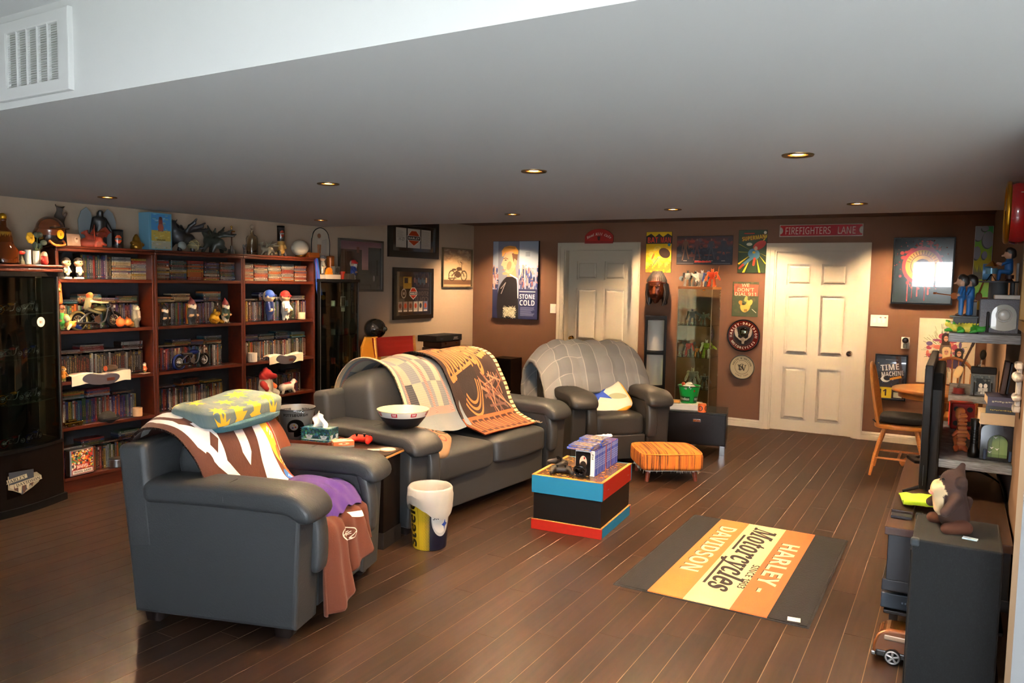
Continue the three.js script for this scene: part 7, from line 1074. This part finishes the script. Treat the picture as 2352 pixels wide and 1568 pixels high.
// middle shelf
{ const t = thing('photo_case', 'acrylic case with black lid holding an old photograph', 'display box', [5.99, Y3 + .001, 2.92]); part('case', rb(.145, .15, .06, .004, 0, .078, 0), M('#5a6470', .15, 0, { clearcoat: 1 }), t); part('lid', rb(.15, .045, .07, .006, 0, .175, 0), black, t); part('photo', print(.12, .125, 0, .078, .0308), mapped(canvasTex(128, 128, (x) => { fill(x, '#4a5866', 0, 0, 128, 128); fill(x, '#2c3640', 20, 20, 88, 108); for (const a of [50, 80]) { ell(x, '#c9ccd0', a, 70, 12, 16); fill(x, '#a8b0b8', a - 14, 84, 28, 44); } for (let i = 0; i < 40; i++) { x.globalAlpha = .3; ell(x, pick(['#9aa4ac', '#20262c']), rr(0, 128), rr(0, 128), rr(2, 9)); } }), .15), t); for (const e of [-1, 1]) part('post', rb(.008, .09, .01, .002, e * .05, .05, .036), black, t); }
{ const t = thing('toy_microphone', 'small black microphone standing on lid of the photo case', 'microphone', [5.97, Y3 + .2, 2.92]); part('base', cy(.022, .026, .012, 0, .006, 0), chrome, t); part('stem', bar([0, .012, 0], [0, .045, 0], .007), chrome, t); part('head', sp(.022, .006, .08, 0, .9, 1.6, .9), black, t); t.rotation.z = -.06; }
{ const t = thing('miniature_guitar', 'miniature wooden guitar on a round red base stand', 'miniature guitar', [5.852, Y3 + .001, 2.88]); part('base', [cy(.034, .036, .04, 0, .02, 0), cy(.042, .042, .006, 0, .003, 0)], M('#5a1a16', .3), t); part('clear_post', bar([-.005, .04, 0], [.02, .2, 0], .006), M('#cfd8da', .05, 0, { transmission: .8, thickness: .01 }), t); part('guitar_body', at(puff(.05, .09, .016, .8, .6, 24, 14), -.01, .15, .01, 0, 0, -.35), M('#c9a878', .3), t); part('neck', bar([.008, .19, .01], [.06, .33, .01], .007), M('#3a2214', .4), t); part('headstock', at(rb(.018, .035, .008, .003), .066, .345, .01, 0, 0, -.35), M('#2a1810', .4), t); }
{ const t = thing('dice_box', 'red die shaped box with black dots at far end of lower shelf', 'box', [5.87, Y2 + .001, 3.74], .1); part('cube', rb(.125, .155, .125, .01, 0, .0775, 0), M('#a3140e', .35), t); const d = []; for (const q of [[-.034, .12], [.034, .12], [.0, .078], [-.034, .036], [.034, .036]]) d.push(at(cy(.015, .015, .003), q[0], q[1], .063, PI / 2)); part('dots', d, M('#100c0c', .5), t); }
// television and its stand
{
  const t = thing('television_stand', 'long low black television stand along the right wall', 'television stand', [5.83, 0, 4.505]), w = .47, L = 1.71, navy = M('#171a22', .35);
  part('top_board', rb(w, .036, L, .004, 0, .582, 0), M('#3a2720', .3), t); part('lower_board', rb(w, .05, L, .004, 0, .343, 0), navy, t); for (const s of [-1, 1]) part('end_panel', rb(w - .02, .2, .03, .003, .005, .466, s * (L / 2 - .02)), navy, t); for (const s of [-.33, .33]) part('divider', bx(w - .03, .2, .02, 0, .466, s), navy, t);
  part('back_panel', bx(.01, .2, L - .06, w / 2 - .01, .466, 0), navy, t); for (const a of [-1, 1]) for (const b of [-1, 0, 1]) part('leg', rb(.04, .32, .04, .003, a * (w / 2 - .03), .16, b * (L / 2 - .5)), navy, t); part('low_shelf', rb(w - .02, .015, L - .1, .003, 0, .205, 0), M('#1c1a1c', .25), t);
}
{ const t = thing('game_console', 'slate blue console box on the low shelf of television stand', 'game console', [5.71, .214, 5.17]); part('case', rb(.24, .07, .25, .006, 0, .036, 0), M('#24313e', .35), t); part('front_ring', at(tor(.014, .003, .0, .036, .126)), black, t); part('front_text', print(.08, .02, .0, .036, .1262), M('#ffffff', .5, 0, { transparent: true, map: canvasTex(128, 32, (x) => { for (let i = 0; i < 6; i++) fill(x, '#6a7a8a', 6 + i * 20, 8, i === 3 ? 2 : 12, 14); }) }), t); part('orange_tag', bx(.012, .03, .05, -.1, .086, .05), M('#c9441a', .5), t); }
{
  const t = thing('television', 'flat black television seen edge on above the stand', 'television', [5.715, 0, 4.26], .0), X = 0;
  part('bezel', rb(.035, .61, 1.06, .006, 0, .955, 0), M('#0b0a0a', .6, 0, { specularIntensity: .3 }), t); part('screen', bx(.002, .57, 1.02, -.0178, .955, 0), M('#060608', .06, 0, { clearcoat: 1 }), t); part('back_shell', ext([[-.5, -.28], [.5, -.28], [.46, .2], [.38, .27], [-.38, .27], [-.46, .2]], .03, .012).rotateY(PI / 2).translate(.02, .93, 0), M('#14110f', .6, 0, { specularIntensity: .3 }), t);
  for (const z of [-.43, .43]) part('foot', [bar([-.09, .606, z], [0, .645, z], .007, .01), bar([.1, .606, z], [0, .645, z], .007, .01)], black, t); part('brand_plate', bx(.001, .1, .012, -.0188 + .036, .72, .524).translate(-.018, 0, .0065), M('#6a6a6c', .3, .6), t);
}
solo('remote_control', rb(.045, .018, .15, .006, 0, .009, 0), black, 'black remote control lying on television stand beyond the cloth', 'remote', [5.64, .601, 3.86], .35);
{ const t = thing('disc_player', 'flat dark player box at the near end of the television stand', 'media player', [5.65, .601, 5.02]); part('case', rb(.09, .022, .24, .004, 0, .011, 0), M('#2a201c', .3), t); part('front_strip', rb(.085, .012, .06, .003, 0, .006, .16), M('#171d26', .3), t); }
solo('cleaning_cloth', cloth((u, v) => { const a = v * 1.15; return a < .85 ? V(-.07 + .16 * u, .006 + .012 * vn(u * 5, v * 4, 16) + .01 * u, -.13 + a * .26) : V(-.07 + .16 * u, .006 + .018 * Math.sin((a - .85) / .3 * PI) + .006, -.13 + .85 * .26 + .02 * Math.sin((a - .85) / .3 * PI) - (a - .85) * .16); }, 24, 40, .006), fuzzy(null, '#a8d42a'), 'bright lime green cleaning cloth folded beside the plush monkey', 'cloth', [5.705, .625, 4.98], .15);
{ // carpet covered speaker
  const sk = dataTex(256, 256, (u, v) => { const n = vn(u * 128, v * 128, 128) * .6 + vn(u * 40, v * 40, 64) * .5; const k = 10 + 34 * n * n; return [k, k * 1.08, k * 1.12]; }); sk.repeat.set(2, 3);
  const t = thing('floor_speaker', 'tall black carpeted loudspeaker cabinet in the right foreground', 'speaker', [5.863, 0, 5.63]); part('cabinet', rb(.29, .7, .39, .008, 0, .35, 0), M('#8a8f94', .95, 0, { map: sk, bumpMap: sk, bumpScale: .002 }), t); part('corner_guard', [rb(.03, .03, .03, .008, -.135, .688, .185), rb(.03, .03, .03, .008, -.135, .688, -.185)], M('#1a2226', .7), t); part('front_grille', rb(.006, .6, .34, .002, -.147, .35, 0), M('#0c0d0e', .8), t);
}
{ // plush monkey
  const br = '#2a1710', cr = '#d8bc92', t = thing('plush_monkey', 'dark brown plush monkey with cream face on the carpeted speaker', 'plush toy', [5.84, .701, 5.6], PI + .35);
  part('body', blob([[-.01, .05, 0, .0, .12, 0, .055, .05, br], [.0, .165, 0, .0, .185, 0, .05, .046, br], [-.04, .05, .03, -.07, .1, .04, .03, .02, br], [-.03, .02, .06, .04, .018, .075, .026, .022, '#4a2614'], [-.03, .02, -.06, .04, .018, -.075, .026, .022, '#4a2614'], [0, .13, .05, .05, .08, .075, .02, .018, br], [0, .13, -.05, .05, .08, -.075, .02, .018, br], [.03, .15, 0, .05, .145, 0, .034, .03, cr], [.05, .165, .012, .06, .16, -.012, .022, .022, cr], [.035, .08, 0, .04, .11, 0, .03, .03, cr], [-.01, .19, .055, -.01, .2, .058, .02, .018, br], [-.01, .19, -.055, -.01, .2, -.058, .02, .018, br], [-.02, .22, 0, -.03, .25, 0, .02, .01, br]], 60, .3), M('#ffffff', .95, 0, { vertexColors: true, sheen: .5, bumpMap: weave, bumpScale: .001 }), t); part('eyes', [sp(.006, .044, .196, .02), sp(.006, .044, .196, -.02)], black, t); part('mouth', at(sp(.016, 0, 0, 0, .4, .5, 1.2), .078, .138, 0), M('#d88a80', .5), t);
}
solo('small_packet', rb(.05, .006, .025, .002, 0, .003, 0), M('#b8d0dc', .3), 'small white and blue packet on the speaker beside monkey', 'packet', [5.905, .701, 5.72], -.2);
{ // model car on the floor
  const t = thing('model_car', 'large brown and black model car with star wheels on floor', 'model car', [5.73, 0, 5.31]); const cm = M('#7a4a26', .12, .3, { clearcoat: 1 });
  const s = new THREE.Shape(); s.moveTo(-.14, .03); s.lineTo(.14, .03); s.lineTo(.14, .085); s.lineTo(.07, .095); s.quadraticCurveTo(.04, .145, -.02, .145); s.lineTo(-.09, .14); s.quadraticCurveTo(-.13, .13, -.135, .1); s.quadraticCurveTo(-.15, .07, -.14, .03);
  part('body', new THREE.ExtrudeGeometry(s, { depth: .1, bevelEnabled: true, bevelSize: .012, bevelThickness: .014, bevelSegments: 3 }).translate(0, 0, -.05), cm, t); part('lower_body', rb(.29, .035, .135, .01, 0, .04, 0), M('#0e0e10', .1, 0, { clearcoat: 1 }), t); part('window_band', rb(.17, .028, .132, .008, -.03, .115, 0), M('#c0a890', .08, .4), t); part('bumper', rb(.02, .02, .14, .006, -.152, .035, 0), chrome, t);
  for (const x of [-.075, .085]) for (const z of [-.062, .062]) { const w = part('wheel', at(cy(.034, .034, .024), x, .034, z, PI / 2), black, t); part('star_rim', [...[0, 1, 2, 3, 4].map((i) => bar([x, .034, z + Math.sign(z) * .012], [x + .026 * Math.cos(i * 1.257 + .3), .034 + .026 * Math.sin(i * 1.257 + .3), z + Math.sign(z) * .012], .005, .006, 6)), tor(.026, .004, x, .034, z + Math.sign(z) * .012, 0, 0, 0, 24)], M('#d8dce4', .25, .6), w); }
}
{ const t = thing('cable', 'black power cables hanging on right wall below lower shelf', 'cable'); part('wire', [tube([[6.06, .76, 4.2], [6.07, .7, 4.3], [6.05, .66, 4.2], [6.07, .62, 4.6], [6.08, .5, 4.8], [6.085, .42, 4.9]], .008, 40, 6), tube([[5.9, .7, 4.0], [5.98, .66, 4.2], [6.06, .64, 4.4]], .005, 20, 6), tube([[5.88, .66, 4.3], [5.96, .65, 4.2], [6.04, .6, 4.1]], .004, 20, 6)], black, t); }
// dining corner
{
  const t = thing('dining_table', 'round honey oak pedestal dining table in the right corner', 'table', [5.7, 0, 1.22]); part('top', lathe([[0, .705], [.35, .705], [.367, .712], [.37, .722], [.365, .735], [.355, .74], [0, .74]], 64), oak, t); part('apron', lathe([[.3, .66], [.315, .66], [.315, .706], [.3, .706], [.3, .66]], 48), oak, t); part('pedestal', lathe([[0, .08], [.06, .08], [.07, .12], [.05, .2], [.06, .3], [.038, .4], [.038, .47], [.06, .52], [.08, .58], [.08, .705], [0, .705]], 32), oak, t); for (let i = 0; i < 4; i++) { const a = i * PI / 2; part('foot', tube([[.03 * Math.cos(a), .14, .03 * Math.sin(a)], [.14 * Math.cos(a), .12, .14 * Math.sin(a)], [.26 * Math.cos(a), .03, .26 * Math.sin(a)]], .026, 16, 10), oak, t); }
}
function windsor(label, p, turn) {
  const t = thing('windsor_chair', label, 'chair', p, turn), W = .21;
  part('seat', at(puff(.44, .045, .42, .35, .55, 40, 14), 0, .435, 0), oak, t);
  for (const a of [-1, 1]) for (const b of [-1, 1]) part('leg', [bar([a * .13, .425, b * .12], [a * .16, .3, b * .155], .014, .019), bar([a * .16, .3, b * .155], [a * .175, .2, b * .18], .019, .014), bar([a * .175, .2, b * .18], [a * .2, 0, b * .215], .017, .011)], oak, t);
  for (const a of [-1, 1]) part('side_stretcher', bar([a * .183, .16, .185], [a * .183, .16, -.185], .01), oak, t); part('cross_stretcher', bar([-.18, .16, 0], [.18, .16, 0], .011), oak, t);
  const tilt = (y) => -.17 - (y - .45) * .17; part('bow', tube([[-W, .45, tilt(.45)], [-W * 1.04, .65, tilt(.65)], [-W * .9, .82, tilt(.82)], [-W * .5, .93, tilt(.93)], [0, .965, tilt(.965)], [W * .5, .93, tilt(.93)], [W * .9, .82, tilt(.82)], [W * 1.04, .65, tilt(.65)], [W, .45, tilt(.45)]], .0145, 60, 10), oak, t);
  for (let i = -3; i <= 3; i++) { const x = i * .05, yt = .955 - Math.pow(Math.abs(i) / 3, 2.4) * .13; part('spindle', [bar([x * .85, .45, -.165], [x, .62, tilt(.62)], .006, .009), bar([x, .62, tilt(.62)], [x * 1.05, yt, tilt(yt)], .009, .005)], oak, t); }
  return t;
}
windsor('oak windsor chair with black cushion facing the round table', [5.44, 0, 1.5], PI / 2);
windsor('oak windsor chair behind the round table, partly hidden by television', [5.82, 0, .72], .1);
solo('seat_cushion', [puff(.38, .075, .36, .5, .45, 36, 16).translate(0, .037, 0), tube([[-.17, .03, -.16], [-.2, .0, -.18], [-.22, .02, -.2], [-.2, .03, -.22]], .006, 16, 6), tube([[.17, .03, -.16], [.2, .0, -.18], [.22, .02, -.2], [.2, .03, -.22]], .006, 16, 6)], M('#121316', .9), 'black tied seat cushion on the left windsor chair', 'cushion', [5.45, .459, 1.5], PI / 2);
renderer.render(scene, camera);
